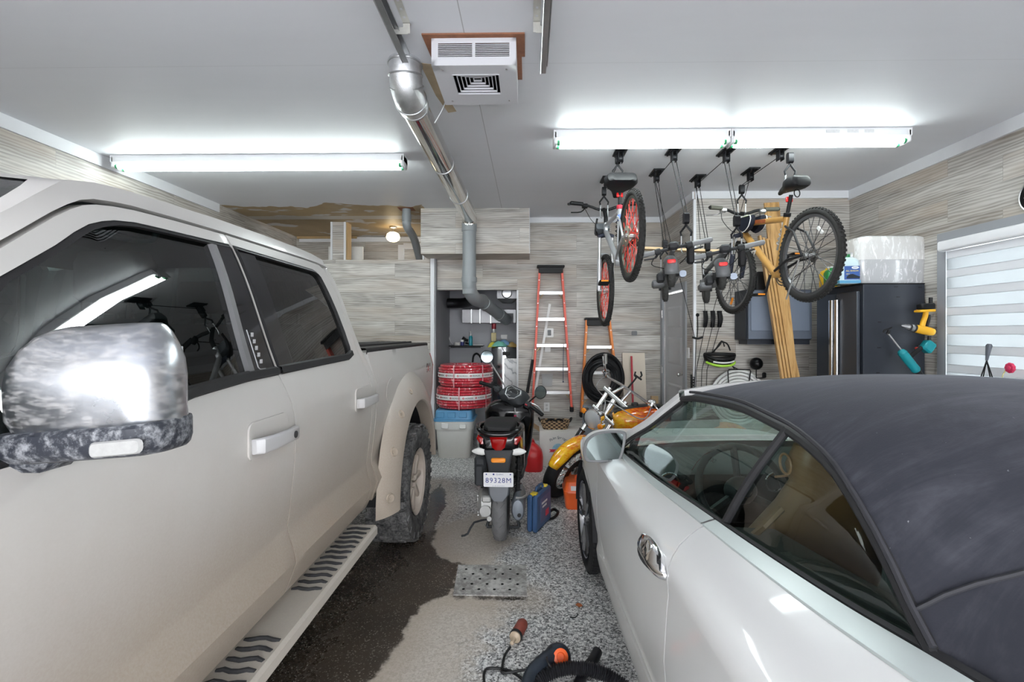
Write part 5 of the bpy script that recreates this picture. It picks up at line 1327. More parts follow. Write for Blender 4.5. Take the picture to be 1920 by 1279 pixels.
# shelf and what stands on it
a, b = atY(841, 648, 7.15), atY(905, 648, 7.15); sz = a.z
t = thing('wall_shelf', 'narrow black shelf on the back of the recess', 'shelf', ((a.x+b.x)/2, 7.3, sz-.03)); q = MB(); q.box(((a.x+b.x)/2, 7.28, sz-.008), (b.x-a.x, .26, .016), bev=.004); q.box(((a.x+b.x)/2, 7.16, sz-.02), (b.x-a.x-.06, .02, .03)); ob('board', q, BLACKPL, t, True)
def sh(px): return atY(px, 640, 7.22).x
x = sh(882.5); t = thing('spray_bottle', 'teal bottle with a clear pump on the recess shelf', 'bottle', (x, 7.22, sz))
ob('bottle_body', MB().lathe([(.001, 0), (.026, 0), (.028, .01), (.028, .125), (.014, .145), (.001, .145)], n=20), mat('teal_bottle', (.01, .28, .36), .3), t)
ob('pump', MB().lathe([(.014, .143), (.016, .165), (.007, .17), (.006, .20), (.014, .205), (.014, .215), (.001, .217)], n=14), WHITEPL, t)
x = sh(867); t = thing('paint_jar', 'small blue and white tub on the recess shelf', 'jar', (x, 7.20, sz)); ob('jar_body', MB().lathe([(.001, 0), (.026, 0), (.026, .055), (.001, .055)], n=18), mat('navy', (.02, .025, .16), .4), t); ob('lid', MB().lathe([(.027, .055), (.027, .085), (.001, .085)], n=18), WHITEPL, t)
x = sh(858); t = thing('tape_roll', 'roll of white tape lying on the recess shelf', 'tape', (x, 7.2, sz)); ob('roll', MB().lathe([(.03, 0), (.045, 0), (.045, .045), (.03, .045), (.03, 0)], n=24), mat('off_white', (.60, .58, .55), .6), t)
x = sh(869); q = MB(); q.tube([(x-.03, 7.3, sz+.02), (x-.01, 7.3, sz+.09), (x+.01, 7.3, sz+.12)], .028, 8, 4); q.tube([(x, 7.3, sz+.09), (x+.06, 7.3, sz+.07)], .02, 8); q.tube([(x+.02, 7.3, sz+.035), (x+.10, 7.29, sz+.015)], .012, 8); solo('black_glove', q, BLACKPL, 'crumpled black glove behind the blue tub on the recess shelf', 'glove')
x = sh(897); q = MB(); q.box((x, 7.22, sz+.006), (.16, .03, .012), bev=.003); solo('putty_knife', q, WHITEPL, 'flat white tool lying at the right end of the recess shelf', 'tool')
q = MB(); p0 = atY(842, 612, 7.38); q.tube([p0, p0+V((-.01, 0, -.1)), p0+V((.02, -.02, -.22)), p0+V((.07, -.06, -.275))], .007, 6, 4); solo('white_cable', q, WHITEPL, 'white cable hanging at the left edge of the recess', 'cable')
p = atY(926, 612, 7.3); t = thing('vent_riser', 'white pipe with red collar and yellow tag in the recess', 'pipe', (p.x, 7.3, 1.3))
pz = lambda y: atY(926, y, 7.3).z
ob('pipe', MB().cyl((p.x, 7.3, pz(660)), (p.x, 7.3, pz(606)), .02, n=12), WHITEPL, t, True); ob('collar', MB().cyl((p.x, 7.3, pz(617)), (p.x, 7.3, pz(607)), .034, n=14), mat('red_paint', (.50, .03, .05)), t, True); q = MB(); q.box((p.x, 7.27, (pz(624)+pz(640))/2), (.075, .03, pz(624)-pz(640)), bev=.004); ob('tag', q, mat('yellow_tag', (.62, .52, .26), .5), t, True)
p = atY(945, 632, 7.40); q = MB(); q.box((p.x, 7.413, p.z), (.10, .014, .07), bev=.003); solo('junction_box', q, WHITEPL, 'white cover plate on the back of the recess above the tank', 'cover')
zt2 = zt
def rag(x0, y0, c, m, lab, nm):
    q = MB(); n = 13; rows = []
    for i in range(n):
        row = []
        for j in range(n):
            u, v_ = i/(n-1)-.5, j/(n-1)-.5; r_ = math.hypot(u, v_)
            row.append((c[0]+u*x0, c[1]+v_*y0, c[2]+max(0, .06*math.cos(r_*3.1)+.012*mnoise.noise(V((u*6, v_*6, c[0]*9))))+(.0 if r_ < .45 else -.012)))
        rows.append(row)
    q.grid(rows); o = solo(nm, q, m, lab, 'cloth'); s = o.modifiers.new('th', 'SOLIDIFY'); s.thickness = .004
    return o
rag(.20, .16, (-.36, 6.98, zt+.03), mat('light_blue_cloth', (.20, .38, .60), .8), 'light blue cloth crumpled on top of the silver tank', 'cloth')
rag(.22, .14, (-.42, 6.92, zt+.012), mat('green_cloth', (.20, .55, .45), .8), 'mint green cloth hanging over the silver tank edge', 'cloth')
rag(.14, .10, (-.52, 6.95, zt-.0), mat('yellow_cloth', (.60, .56, .06), .8), 'yellow cloth at the left edge of the tank top', 'cloth')
rag(.14, .10, (-.24, 6.95, zt-.0), mat('ochre_cloth', (.45, .30, .10), .8), 'ochre cloth at the right edge of the tank top', 'cloth')
p = atY(892, 680, 6.95); q = MB(); q.tube([p+V((-.04, 0, -.25)), p+V((-.045, 0, 0)), p+V((-.03, 0, .10)), p+V((.02, 0, .13)), p+V((.07, 0, .08)), p+V((.09, 0, -.02))], .010, 8, 5)
pts = crom([p+V((-.045, 0, 0)), p+V((-.03, 0, .10)), p+V((.02, 0, .13)), p+V((.07, 0, .08))], 10)
for a in pts: q.torus(a, (pts[min(pts.index(a)+1, len(pts)-1)]-pts[max(pts.index(a)-1, 0)]), .014, .003, 10, 5)
q.cyl(p+V((-.04, 0, -.25)), (p.x-.04, p.y, 0.0), .012, n=10); solo('spring_tap', q, BLACKPL, 'black spring hose tap behind the red coils', 'tap')
# ---------------------------------------------------------------- printed box, basket
bz = atY(1040, 808, 5.62).z; bxa, bxb = atY(1012, 830, 5.62).x, atY(1092, 830, 5.62).x
t = thing('cardboard_box', 'white cardboard box with printed script and red banner, right of the scooter', 'box', ((bxa+bxb)/2, 5.78, 0))
q = MB(); q.box(((bxa+bxb)/2, 5.78, bz/2), (bxb-bxa, .32, bz)); ob('carton', q, mat('white_card', (.70, .67, .64), .7, var=.05), t, True)
q = MB(); q.rings([[(bxa+.0-k*.13, yy, bz-.01+k*.085) for yy in (5.63, 5.93)]+[(bxa-k*.13, yy, bz-.014+k*.085) for yy in (5.93, 5.63)] for k in (0, 1)], True, True, False); ob('flap', q, mat('kraft_card', (.42, .28, .16), .7), t, True)
q = MB(); ccx, ccz = atY(1047, 842, 5.62).x, atY(1047, 839, 5.62).z
word = 'Palm Springs'
for i, ch in enumerate(word):
    a = R(128-76*i/(len(word)-1)); r_ = .155; M = basis((ccx+.0+r_*math.cos(a), 5.6185, ccz-.04+r_*math.sin(a)), (math.sin(a), 0, -math.cos(a)), (math.cos(a), 0, math.sin(a)))
    if ch != ' ': q.join(text_mb(ch, .042, M, .0006, 1, .3))
ob('lettering', q, mat('dark_teal_print', (.03, .06, .08), .6), t, True)
q = MB(); q.prism([(ccx+.075*math.cos(R(a)), ccz-.03+.075*math.sin(R(a))) for a in range(0, 181, 12)], (0, 5.619, 0), (1, 0, 0), (0, 0, 1), (0, -.0015, 0)); ob('print_emblem', q, mat('blue_print', (.28, .50, .62), .6, var=.4, scale=40), t, True)
q = MB(); q.prism([(ccx-.11, ccz-.055), (ccx+.11, ccz-.055), (ccx+.09, ccz-.04), (ccx+.11, ccz-.022), (ccx-.11, ccz-.022), (ccx-.09, ccz-.04)], (0, 5.6175, 0), (1, 0, 0), (0, 0, 1), (0, -.0015, 0)); ob('print_banner', q, mat('red_print', (.6, .03, .06)), t, True)
c = atY(1041, 800, 5.75); wk = NT('wicker'); P = wk.obj(); ck = wk.n('TexChecker', {'Vector': wk.n('Mapping', {0: P, 3: (1, 1, 1.4)}).outputs[0], 'Scale': 34.0}).outputs[1]; WIK = wk.out(wk.bsdf(wk.mix(ck, (.04, .02, .01), wk.mix(wk.noise(P, 60, 3), (.30, .17, .08), (.55, .40, .24))), .7, bump=ck, bstr=.6, bdist=.004))
t = thing('wicker_basket', 'brown wicker basket with black handles on the printed box', 'basket', (c.x, 5.78, bz))
q = MB(); q.rings([[(a*k, b*k, z) for a, b in rrect(.36, .22, .07, 4)] for z, k in ((0, .82), (.02, .86), (.095, 1.0), (.098, .97), (.03, .84))], True, True, True); ob('weave', q, WIK, t)
for s in (-1, 1):
    q = MB(); q.tube([(s*.175, -.05, .085), (s*.195, -.03, .12), (s*.195, .03, .12), (s*.175, .05, .085)], .009, 8, 4); ob('handle', q, BLACKPL, t)
for s in (-1, 1):
    q = MB(); q.torus((c.x+s*.055, 5.74, bz+.085), (.15*s, -.5, 1), .045, .012, 18, 8); solo('goggle', q, BLACKPL, 'black goggle cup in the wicker basket, %s' % ('left one' if s < 0 else 'right one'), 'goggles', 'goggle cups in the basket')
# jerry can
c = atZ(1000, 878, 0); t = thing('jerry_can', 'red plastic fuel can on the floor right of the scooter', 'fuel can', (c.x+.0, c.y-.06, 0))
q = MB(); q.rings([[(x*k+ox, y*k, z) for x, y in rrect(.22, .24, .07, 4)] for z, k, ox in ((0, .88, 0), (.02, .97, 0), (.16, 1.0, 0), (.22, .93, -.005), (.27, .72, -.02), (.30, .5, -.035), (.315, .3, -.04))], True, True, True); ob('tank', q, mat('red_can', (.55, .012, .015), .35, var=.1), t)
q = MB(); q.tube([(-.05, -.06, .29), (-.03, -.02, .335), (-.01, .06, .33), (.02, .10, .26)], .014, 8, 4); ob('handle', q, mat('red_can', (.55, .012, .015)), t)
# tool cases
a, b = atZ(993, 1000, 0), atZ(1021, 972, 0); dv = (b-a); an = math.atan2(dv.y, dv.x); L = dv.length
t = thing('tool_case', 'dark blue plastic tool case standing on edge right of the scooter wheel', 'tool case', ((a.x+b.x)/2+.015, (a.y+b.y)/2, 0), an)
BLU = mat('navy_case', (.035, .085, .19), .45, var=.15)
q = MB(); q.box((0, .022, .145), (L, .042, .285), bev=.012); q.box((0, -.022, .145), (L, .042, .285), bev=.012); ob('shell', q, BLU, t)
q = MB(); q.tube([(-.07, 0, .285), (-.06, 0, .322), (.06, 0, .322), (.07, 0, .285)], .011, 8, 2); ob('handle', q, BLU, t)
q = MB(); q.box((-.11, 0, .285), (.05, .05, .03), bev=.004); q.box((.11, 0, .285), (.05, .05, .03), bev=.004); ob('latch', q, mat('yellow_latch', (.75, .55, .04), .4), t, label='yellow latch')
q = MB(); q.box((.02, -.0440, .15), (L*.62, .003, .19)); o = ob('label_panel', q, mat('case_print', (.09, .10, .20), .5, var=.5, scale=18), t)
q = MB()
for z, w_ in ((.20, .12), (.17, .09)): q.box((.0, -.0462, z), (w_, .0015, .016))
ob('label_text', q, WHITEPL, o); q = MB(); q.box((.06, -.0462, .10), (.07, .0015, .05)); ob('label_picture', q, mat('red_print', (.6, .03, .06)), o)
c = atZ(1052, 956, 0); t = thing('tool_box', 'orange plastic tool box on the floor behind the car wheel', 'tool box', (c.x+.23, c.y+.12, 0))
q = MB(); q.rings([[(x*k, y*k, z) for x, y in rrect(.40, .26, .04, 3)] for z, k in ((0, .90), (.01, .94), (.13, 1.0), (.14, 1.03), (.16, 1.03), (.165, 1.0), (.23, .95), (.24, .90))], True, True, False); ob('body', q, mat('orange_case', (.72, .11, .02), .4, var=.08), t)
q = MB(); q.tube([(-.09, 0, .235), (-.07, 0, .275), (.07, 0, .275), (.09, 0, .235)], .012, 8, 2); ob('handle', q, mat('orange_case', (.72, .11, .02)), t)
q = MB(); q.box((-.12, -.128, .19), (.05, .004, .04)); ob('label', q, WHITEPL, t)
p = [atZ(x, y, .012) for x, y in ((1022, 968), (1032, 973), (1042, 968), (1046, 960), (1038, 955), (1028, 962))]
q = MB(); q.tube(p, .012, 8, 4); solo('black_strap', q, BLACKPL, 'short loop of black strap on the floor beside the blue case', 'strap')
# ---------------------------------------------------------------- floor: drain cover, plug, blower, hoses
dp = [atZ(x, y, 0) for x, y in ((859, 1061), (987, 1061), (988, 1119), (850, 1117))]
q = MB(); q.rings([[(p.x, p.y, z) for p in dp] for z in (.0, .007)], True, True, False)
DR = NT('drain_steel'); P = DR.obj(); nz = DR.noise(P, 30, 5, .75); n4 = DR.noise(P, 5, 3); DRM = DR.out(DR.bsdf(DR.mix(DR.smooth(DR.math('ADD', DR.math('MULTIPLY', nz, .6), DR.math('MULTIPLY', n4, .4)), .42, .62), (.22, .21, .20), (.50, .49, .47)), .6))
t = thing('drain_cover', 'square perforated floor drain cover between the two vehicles', 'drain cover', (sum(p.x for p in dp)/4, sum(p.y for p in dp)/4, 0)); ob('plate', q, DRM, t, True)
q = MB()
for i in range(8):
    for j in range(5):
        if (i+j) % 2: continue
        u, v_ = (i+1.2)/9.4, (j+1)/6; a = dp[0].lerp(dp[1], u); b = dp[3].lerp(dp[2], u); c = a.lerp(b, v_); q.cyl((c.x, c.y, .0072), (c.x, c.y, .0078), .009, n=10)
ob('hole', q, mat('hole_black', (.004, .004, .004), .9), t, True)['kind'] = 'stuff'
q = MB(); pts = [(1079, 1135), (1083, 1132), (1090, 1134), (1092, 1137), (1086, 1139)]; q.prism([tuple(atZ(x, y, 0)[:2]) for x, y in pts], (0, 0, .001), (1, 0, 0), (0, 1, 0), (0, 0, .004)); solo('dry_leaf', q, mat('orange_leaf', (.40, .12, .04), .7, var=.3, scale=60), 'small rust orange leaf on the floor beside the car', 'leaf')
q = MB(); q.tube([atZ(1069, 1158, .004), atZ(1078, 1158, .006), atZ(1083, 1153, .008), atZ(1082, 1151, .012)], .003, 6, 4); solo('wire_scrap', q, BLACKPL, 'short bent black wire on the floor near the leaf', 'wire')
a, b = atZ(959, 1212, .02), atZ(981, 1172, .03); dv = (b-a).normalized()
t = thing('power_plug', 'rust red heavy power plug on a black cable lying on the floor', 'plug', (a.x, a.y, 0))
La = (b-a).length
ob('shell', MB().lathe([(.001, La*1.02), (.024, La), (.030, La*.92), (.031, La*.45), (.029, La*.42)], a+V((0, 0, .012)), dv, 20), mat('rusty_red', (.22, .045, .03), .6, var=.4, scale=40), t, True)
ob('ring', MB().lathe([(.029, La*.42), (.033, La*.41), (.033, La*.33), (.029, La*.32)], a+V((0, 0, .012)), dv, 20), BLACKPL, t, True)
ob('face', MB().lathe([(.029, La*.33), (.029, La*.28), (.012, La*.22), (.010, La*.02), (.001, La*.0)], a+V((0, 0, .012)), dv, 18), mat('beige_plug', (.42, .33, .24), .5, var=.3, scale=30), t, True)
q = MB(); q.tube([atZ(957, 1213, .02), atZ(946, 1230, .01), atZ(942, 1252, .01), atZ(944, 1262, .012), atZ(985, 1256, .02), atZ(990, 1256, .03)], .006, 8, 5); ob('cable', q, BLACKPL, t, True)
t = thing('hand_blower', 'black electric blower with orange intake lying on the floor at the bottom edge', 'blower', atZ(1030, 1262, 0))
q = MB(); c = atZ(1046, 1232, .06); q.lathe([(.001, -.07), (.04, -.068), (.055, -.05), (.058, .0), (.055, .03), (.045, .045), (.03, .05)], c, (.15, -.75, .5), 24); ob('motor_housing', q, mat('navy_black', (.02, .026, .036), .4, var=.3, scale=20), t, True)
q = MB(); c2 = c+V((.15, -.75, .5)).normalized()*.05; q.lathe([(.032, 0), (.034, .012), (.02, .014), (.016, .004), (.001, .004)], c2, (.15, -.75, .5), 20); ob('intake', q, mat('orange_case', (.72, .11, .02)), t, True)
q = MB(); q.tube([atZ(1040, 1226, .08), atZ(1012, 1244, .09), atZ(996, 1262, .07), atZ(990, 1290, .05), atZ(1010, 1300, .04)], .026, 12, 4, radii=[(0, .036), (.3, .026), (.7, .03), (1, .03)]); ob('handle', q, mat('navy_black', (.02, .026, .036)), t, True)
q = MB(); q.tube([atZ(1030, 1218, .10), atZ(1025, 1235, .11), atZ(1032, 1250, .09), atZ(1038, 1258, .06)], .005, 8, 4); ob('cord_loop', q, BLACKPL, t, True)
q = MB(); q.tube([atZ(910, 1288, .01), atZ(907, 1268, .008), atZ(912, 1255, .008), atZ(930, 1253, .008), atZ(955, 1258, .008), atZ(975, 1270, .01), atZ(990, 1285, .02)], .006, 8, 5); solo('black_cable', q, BLACKPL, 'black cable looping on the floor left of the blower', 'cable')
# ribbed hose
hp = [atZ(x, y, z) for x, y, z in ((985, 1300, .03), (1015, 1272, .05), (1050, 1256, .075), (1085, 1253, .085), (1115, 1258, .075), (1145, 1270, .055), (1175, 1292, .035))]
pts = crom(hp, 16); q = MB(); n = len(pts)
q.tube(pts, .027, 14, 0, radii=[(i/(n-1), .0225 if i % 2 else .0305) for i in range(n)]); solo('ribbed_hose', q, mat('black_hose', (.022, .022, .025), .38, var=.3), 'black ribbed vacuum hose arching across the bottom edge of the floor', 'hose')
q = MB(); q.tube([atZ(1120, 1222, .028), atZ(1112, 1238, .026), atZ(1095, 1262, .03), atZ(1080, 1295, .03)], .024, 14, 4); o = solo('extension_tube', q, mat('black_tube', (.02, .02, .023), .35), 'smooth black vacuum tube on the floor under the ribbed hose', 'tube')
# ---------------------------------------------------------------- utility wall: cabinets, boards, tools
SLATE = mat('slate_steel', (.030, .034, .044), .42, var=.06); SLATE_L = mat('slate_door', (.115, .135, .175), .38, .3, var=.06); CBLK = mat('cabinet_black', (.008, .008, .009), .4)
cx0, cx1, cy0, cy1, cz = 2.90, XR-.015, 4.24, 4.87, 1.98
t = thing('storage_cabinet', 'tall dark slate garage cabinet with steel handles against the right wall', 'cabinet', ((cx0+cx1)/2, (cy0+cy1)/2, 0))
q = MB(); q.box(((cx0+cx1)/2+.012, (cy0+cy1)/2, cz/2), (cx1-cx0-.024, cy1-cy0, cz), bev=.004); ob('body', q, SLATE, t, True)
q = MB(); q.box(((cx0+cx1)/2, (cy0+cy1)/2, cz+.004), (cx1-cx0, cy1-cy0, .008)); ob('top_panel', q, CBLK, t, True)
ym_ = (cy0+cy1)/2
for y0_, y1_, hy in ((cy0+.02, ym_-.006, ym_-.036), (ym_+.006, cy1-.02, ym_+.036)):
    q = MB(); q.box((cx0-.004, (y0_+y1_)/2, 1.0), (.028, y1_-y0_, 1.84), bev=.005); dd = ob('door', q, mat('slate_front', (.045, .052, .066), .4, .3, var=.06), t, True)
    q = MB(); q.prism(rrect(.032, .052, .012, 3), (cx0-.034, hy, .16), (1, 0, 0), (0, 1, 0), (0, 0, 1.70), True); ob('handle', q, mat('handle_steel', (.55, .55, .56), .22, 1.0, var=.05), dd, True)
q = MB()
for px_, py_ in ((1680, 538), (1725, 539), (1684, 557), (1649, 604), (1648, 652), (1646, 699)):
    p = atY(px_, py_, cy0); q.box((p.x, cy0-.0005, p.z), (.03, .002, .008))
ob('slot', q, CBLK, t, True)
wx0, wx1, wy0, wy1 = 2.235, 2.90, 4.955, YR-.005
wz0, wz1 = 1.48, 2.00
t = thing('wall_cabinet', 'grey wall cabinet behind the leaning oak boards', 'cabinet', ((wx0+wx1)/2, (wy0+wy1)/2, wz0))
q = MB(); q.box(((wx0+wx1)/2, (wy0+wy1)/2+.01, (wz0+wz1)/2), (wx1-wx0, wy1-wy0-.02, wz1-wz0), bev=.003); q.box(((wx0+wx1)/2, wy0+.12, wz0-.02), (wx1-wx0-.03, .2, .05)); ob('body', q, SLATE, t, True)
for x0_, x1_ in ((wx0+.01, (wx0+wx1)/2-.012), ((wx0+wx1)/2+.012, wx1-.01)):
    q = MB(); q.box(((x0_+x1_)/2, wy0-.002, (wz0+wz1)/2+.0), (x1_-x0_, .022, wz1-wz0-.02), bev=.003); dd = ob('door', q, SLATE_L, t, True)
    q = MB(); q.box(((x0_+x1_)/2, wy0-.016, (wz0+wz1)/2+.03), (x1_-x0_-.05, .006, wz1-wz0-.13), bev=.002); ob('door_panel', q, mat('slate_panel', (.17, .20, .26), .35, .3, var=.06), dd, True)
p = atY(1432, 545, 5.0); q = MB(); q.rings([[(p.x+x*k+.0, 5.08+y*k, wz1+.004+z) for x, y in rrect(.16, .14, .03, 3)] for z, k in ((0, 1), (.12, 1), (.16, .75), (.19, .5))], True, True, False); solo('black_case', q, BLACKPL, 'black case standing on the wall cabinet behind the hanging mountain bike', 'case')
# oak boards leaning in front of the wall cabinet
def oak():
    t = NT('oak_board'); P = t.obj(); g = t.n('Mapping', {0: P, 3: (28, 28, 1.6)}).outputs[0]; n = t.noise(g, 1, 5, .65, .8)
    return t.out(t.bsdf(t.ramp(n, [(.28, (.22, .105, .028)), (.48, (.48, .27, .09)), (.72, (.62, .40, .17))]), .45, coat=.15))
OAKM = oak()
tb = [(1425, 1455, 380, 2.90), (1418, 1430, 442, 2.55)]
olab = ['wide oak board standing tallest behind the leaning bundle', 'oak board at the far left of the leaning bundle, showing its narrow edge', 'second narrow oak board from the left in the leaning bundle', 'third narrow oak board from the left in the leaning bundle', 'middle narrow oak board of the leaning bundle', 'second narrow oak board from the right in the leaning bundle', 'rightmost narrow oak board of the leaning bundle']
ospec = [(1446, 380, 1481, .150, .0), (1424, 442, 1467, .022, .040), (1430.5, 446, 1473, .022, .036), (1437, 448, 1479, .023, .042), (1443.5, 450, 1485, .022, .037), (1453, 520, 1491, .023, .043), (1462, 560, 1497, .022, .038)]
for i, (pt_, yt_, pb_, wd, fw2) in enumerate(ospec):
    Yt = 4.93-fw2; a = atY(pt_, yt_, Yt); b = atY(pb_, 712, Yt-.14*(712-yt_)/332.0); a = V((a.x, Yt, a.z)); k = a.z/(a.z-b.z); end = V((a.x+(b.x-a.x)*k, a.y+(b.y-a.y)*k, 0.0))
    dv = end-a; u = V((1, 0, 0)); u = (u-dv*(u.dot(dv)/dv.length_squared)).normalized(); n_ = dv.cross(u).normalized(); th = .018 if i == 0 else .040
    q = MB(); q.prism([(-wd/2, -th/2), (wd/2, -th/2), (wd/2, th/2), (-wd/2, th/2)], a, u, n_, dv, False, .003); solo('oak_board', q, OAKM, olab[i], 'board', 'oak boards leaning by the wall cabinet')
# on top of the tall cabinet
tz_ = cz+.008
t = thing('washer_fluid_jug', 'clear jug of blue fluid with green cap and printed label on the tall cabinet', 'jug', (2.97, 4.33, tz_), R(-8))
jx = atY(1588, 500, 4.33).x; t.location.x = jx; WORLD[t.name] = Matrix.Translation((jx, 4.33, tz_)) @ Matrix.Rotation(R(-8), 4, 'Z')
jug = [(x, z) for x, z in ((-.085, 0), (.085, 0), (.088, .17), (.075, .21), (.03, .235), (-.03, .235), (-.075, .21), (-.088, .17))]
q = MB(); q.prism(jug, (0, .055, 0), (1, 0, 0), (0, 0, 1), (0, -.11, 0), False, .02); ob('bottle', q, mat('clear_bluish', (.52, .64, .68), .2, coat=.4, var=.1), t)
q = MB(); q.prism([(-.086, .004), (.086, .004), (.087, .03), (-.087, .03)], (0, .05, 0), (1, 0, 0), (0, 0, 1), (0, -.1055, 0)); ob('fluid', q, mat('blue_fluid', (.10, .30, .48), .2), t)
q = MB(); q.cyl((0, 0, .235), (0, 0, .265), .024, n=16); ob('cap', q, mat('green_cap', (.01, .14, .04), .4), t)
q = MB(); q.box((.015, -.0562, .095), (.125, .002, .12)); lb = ob('label', q, mat('blue_label', (.03, .09, .30), .4, var=.25, scale=12), t, label='blue printed label')
M = basis((.015, -.0578, .112), (1, 0, 0), (0, 0, 1)); q = text_mb('ALL SEASON', .018, M, .0005); q.join(text_mb('-40°C', .013, M @ Matrix.Translation((-.035, -.028, 0)), .0005)); ob('label_text', q, mat('yellow_print', (.80, .62, .10), .5), lb)
q = MB(); q.prism([(.04+.03*math.cos(R(a)), .14+.012*math.sin(R(a))) for a in range(0, 360, 24)], (0, -.0572, 0), (1, 0, 0), (0, 0, 1), (0, -.0008, 0)); ob('label_oval', q, WHITEPL, lb); ob('oval_text', text_mb('NAPA', .014, basis((.04, -.0583, .14), (1, 0, 0), (0, 0, 1)), .0004), mat('plate_navy', (.02, .04, .16), .5), lb)
q = MB(); q.prism([(-.03, .045), (.075, .045), (.08, .06), (.05, .072), (.02, .085), (-.01, .08), (-.03, .06)], (0, -.0572, 0), (1, 0, 0), (0, 0, 1), (0, -.0008, 0)); ob('label_picture', q, mat('label_dark', (.015, .02, .03), .4), lb)
def jug2(px_, y, m, cap, lab, h):
    x = atY(px_, 500, y).x; t = thing('fluid_jug', lab, 'jug', (x, y, tz_)); q = MB(); q.rings([[(a*k, b*k, z) for a, b in rrect(.14, .10, .03, 3)] for z, k in ((0, .95), (.01, 1), (h*.65, 1), (h*.8, .8), (h*.88, .35), (h*.95, .3))], True, True, True); ob('bottle', q, m, t); q = MB(); q.cyl((0, 0, h*.93), (0, 0, h), .022, n=14); ob('cap', q, cap, t)
jug2(1562, 4.42, mat('green_jug', (.01, .16, .035), .35), WHITEPL, 'green jug on the tall cabinet partly behind the bike wheel', .17)
jug2(1553, 4.60, mat('yellow_jug', (.70, .42, .02), .35), WHITEPL, 'yellow jug with white cap on the tall cabinet behind the bike spokes', .19)
jug2(1607, 4.42, mat('milky_jug', (.55, .57, .58), .35), WHITEPL, 'milky white jug between the fluid jug and the cooler', .22)
xa, xb = atY(1606, 500, 4.30).x, atY(1736, 500, 4.30).x; chh = atY(1660, 443, 4.30).z-tz_; cw = xb-xa
t = thing('cool_box', 'large white cooler wrapped in clear film on the tall cabinet', 'cooler', ((xa+xb)/2, 4.43, tz_))
WR = NT('wrapped_white'); P = WR.obj(); nz = WR.noise(WR.n('Mapping', {0: P, 1: (0, 0, 0), 2: (0, .5, .6), 3: (30, 30, 7)}).outputs[0], 1, 5, .7, 1.0); WRM = WR.out(WR.bsdf(WR.mix(WR.smooth(nz, .5, .62), (.60, .59, .58), (.78, .78, .78)), .18, coat=.6, bump=nz, bstr=.4, bdist=.004))
WRG = NT('wrapped_grey'); P = WRG.obj(); nz = WRG.noise(WRG.n('Mapping', {0: P, 2: (0, .5, .6), 3: (26, 26, 9)}).outputs[0], 1, 5, .7, 1.0); WRGM = WRG.out(WRG.bsdf(WRG.mix(WRG.smooth(nz, .52, .66), (.42, .42, .43), (.72, .72, .73)), .18, coat=.6, bump=nz, bstr=.4, bdist=.004))
q = MB(); q.rings([[(a*k, b*k, z) for a, b in rrect(cw, .34, .06, 5)] for z, k in ((0, .93), (.02, .97), (chh*.48, 1.0), (chh*.50, 1.0))], True, True, True); ob('tub', q, WRGM, t)
q = MB(); q.rings([[(a*k, b*k, z) for a, b in rrect(cw, .34, .06, 5)] for z, k in ((chh*.50, 1.005), (chh*.86, .99), (chh*.90, .99), (chh*.97, .96), (chh, .88))], True, True, True); ob('lid', q, WRM, t)
q = MB(); q.box((-cw/2+.0, 0, chh*.55), (.03, .16, .12), bev=.012); ob('handle', q, WRGM, t)
# drills on red hooks
def hook(p, lab):
    t = thing('wall_hook', lab, 'hook', p); q = MB(); q.tube([(0, 0, .10), (0, 0, 0)], .014, 8); ob('bracket', q, BLACKPL, t)
    q = MB(); q.tube([(.01, .0, .02), (-.03, -.035, .0), (-.10, -.04, -.005), (-.11, -.04, .02)], .010, 8, 3); q.tube([(.01, .0, .02), (-.02, .03, .0), (-.09, .03, -.005)], .010, 8, 3); ob('prong', q, mat('red_rubber', (.60, .06, .05), .4), t); return t
def P2(px_, py_, x=None, y=None): return atY(px_, py_, y)
yd = 4.06
hy = V((XR-.03, 4.20, 0)); h1 = atX(1745, 580, XR-.05); h2 = atX(1742, 652, XR-.05)
hook(h1, 'red-pronged black hook holding the yellow drill'); hook(h2, 'red-pronged black hook holding the teal tool')
YEL = mat('drill_yellow', (.80, .42, .015), .4, var=.06); GREYP = mat('drill_grey', (.30, .30, .31), .35, .6)
D = lambda px_, py_, dy=0: atY(px_, py_, yd+dy)
t = thing('cordless_drill', 'yellow cordless drill hanging nose left on the cabinet side', 'drill', D(1725, 605))
a, b = D(1716, 616), D(1750, 623)
q = MB(); ax = (b-a).normalized(); q.lathe([(.001, 0), (.030, .0), (.034, .015), (.036, .06), (.034, .12), (.028, .15), (.001, .152)], a, ax, 16); ob('body', q, YEL, t, True)
q = MB(); q.lathe([(.030, 0), (.030, -.03), (.024, -.035), (.024, -.06), (.020, -.065), (.018, -.085), (.012, -.10), (.006, -.115), (.001, -.118)], a, ax, 16); ob('chuck', q, GREYP, t, True)
for o0, o1, rr0 in ((-.004, -.016, .034), (-.040, -.052, .0265)): ob('clutch_ring', MB().cyl(a+ax*o0, a+ax*o1, rr0, n=18), mat('tool_black', (.03, .03, .032), .4), t, True)
q = MB(); q.tube([D(1728, 617), D(1731, 604), D(1735, 592), D(1736, 585)], .020, 10, 3); ob('grip', q, YEL, t, True)
q = MB(); q.tube([D(1737, 613), D(1741, 600), D(1742, 590)], .012, 8, 3); ob('grip_pad', q, BLACKPL, t, True)
q = MB(); p0 = D(1734, 583); q.box(p0, (.13, .075, .022), Matrix.Rotation(R(-3), 3, 'Y'), .006); ob('battery_shoe', q, YEL, t, True)
q = MB(); p0 = D(1736, 575); q.box(p0, (.115, .07, .055), Matrix.Rotation(R(-3), 3, 'Y'), .01); ob('battery', q, BLACKPL, t, True)
TEAL = mat('tool_teal', (.005, .26, .30), .4, var=.08)
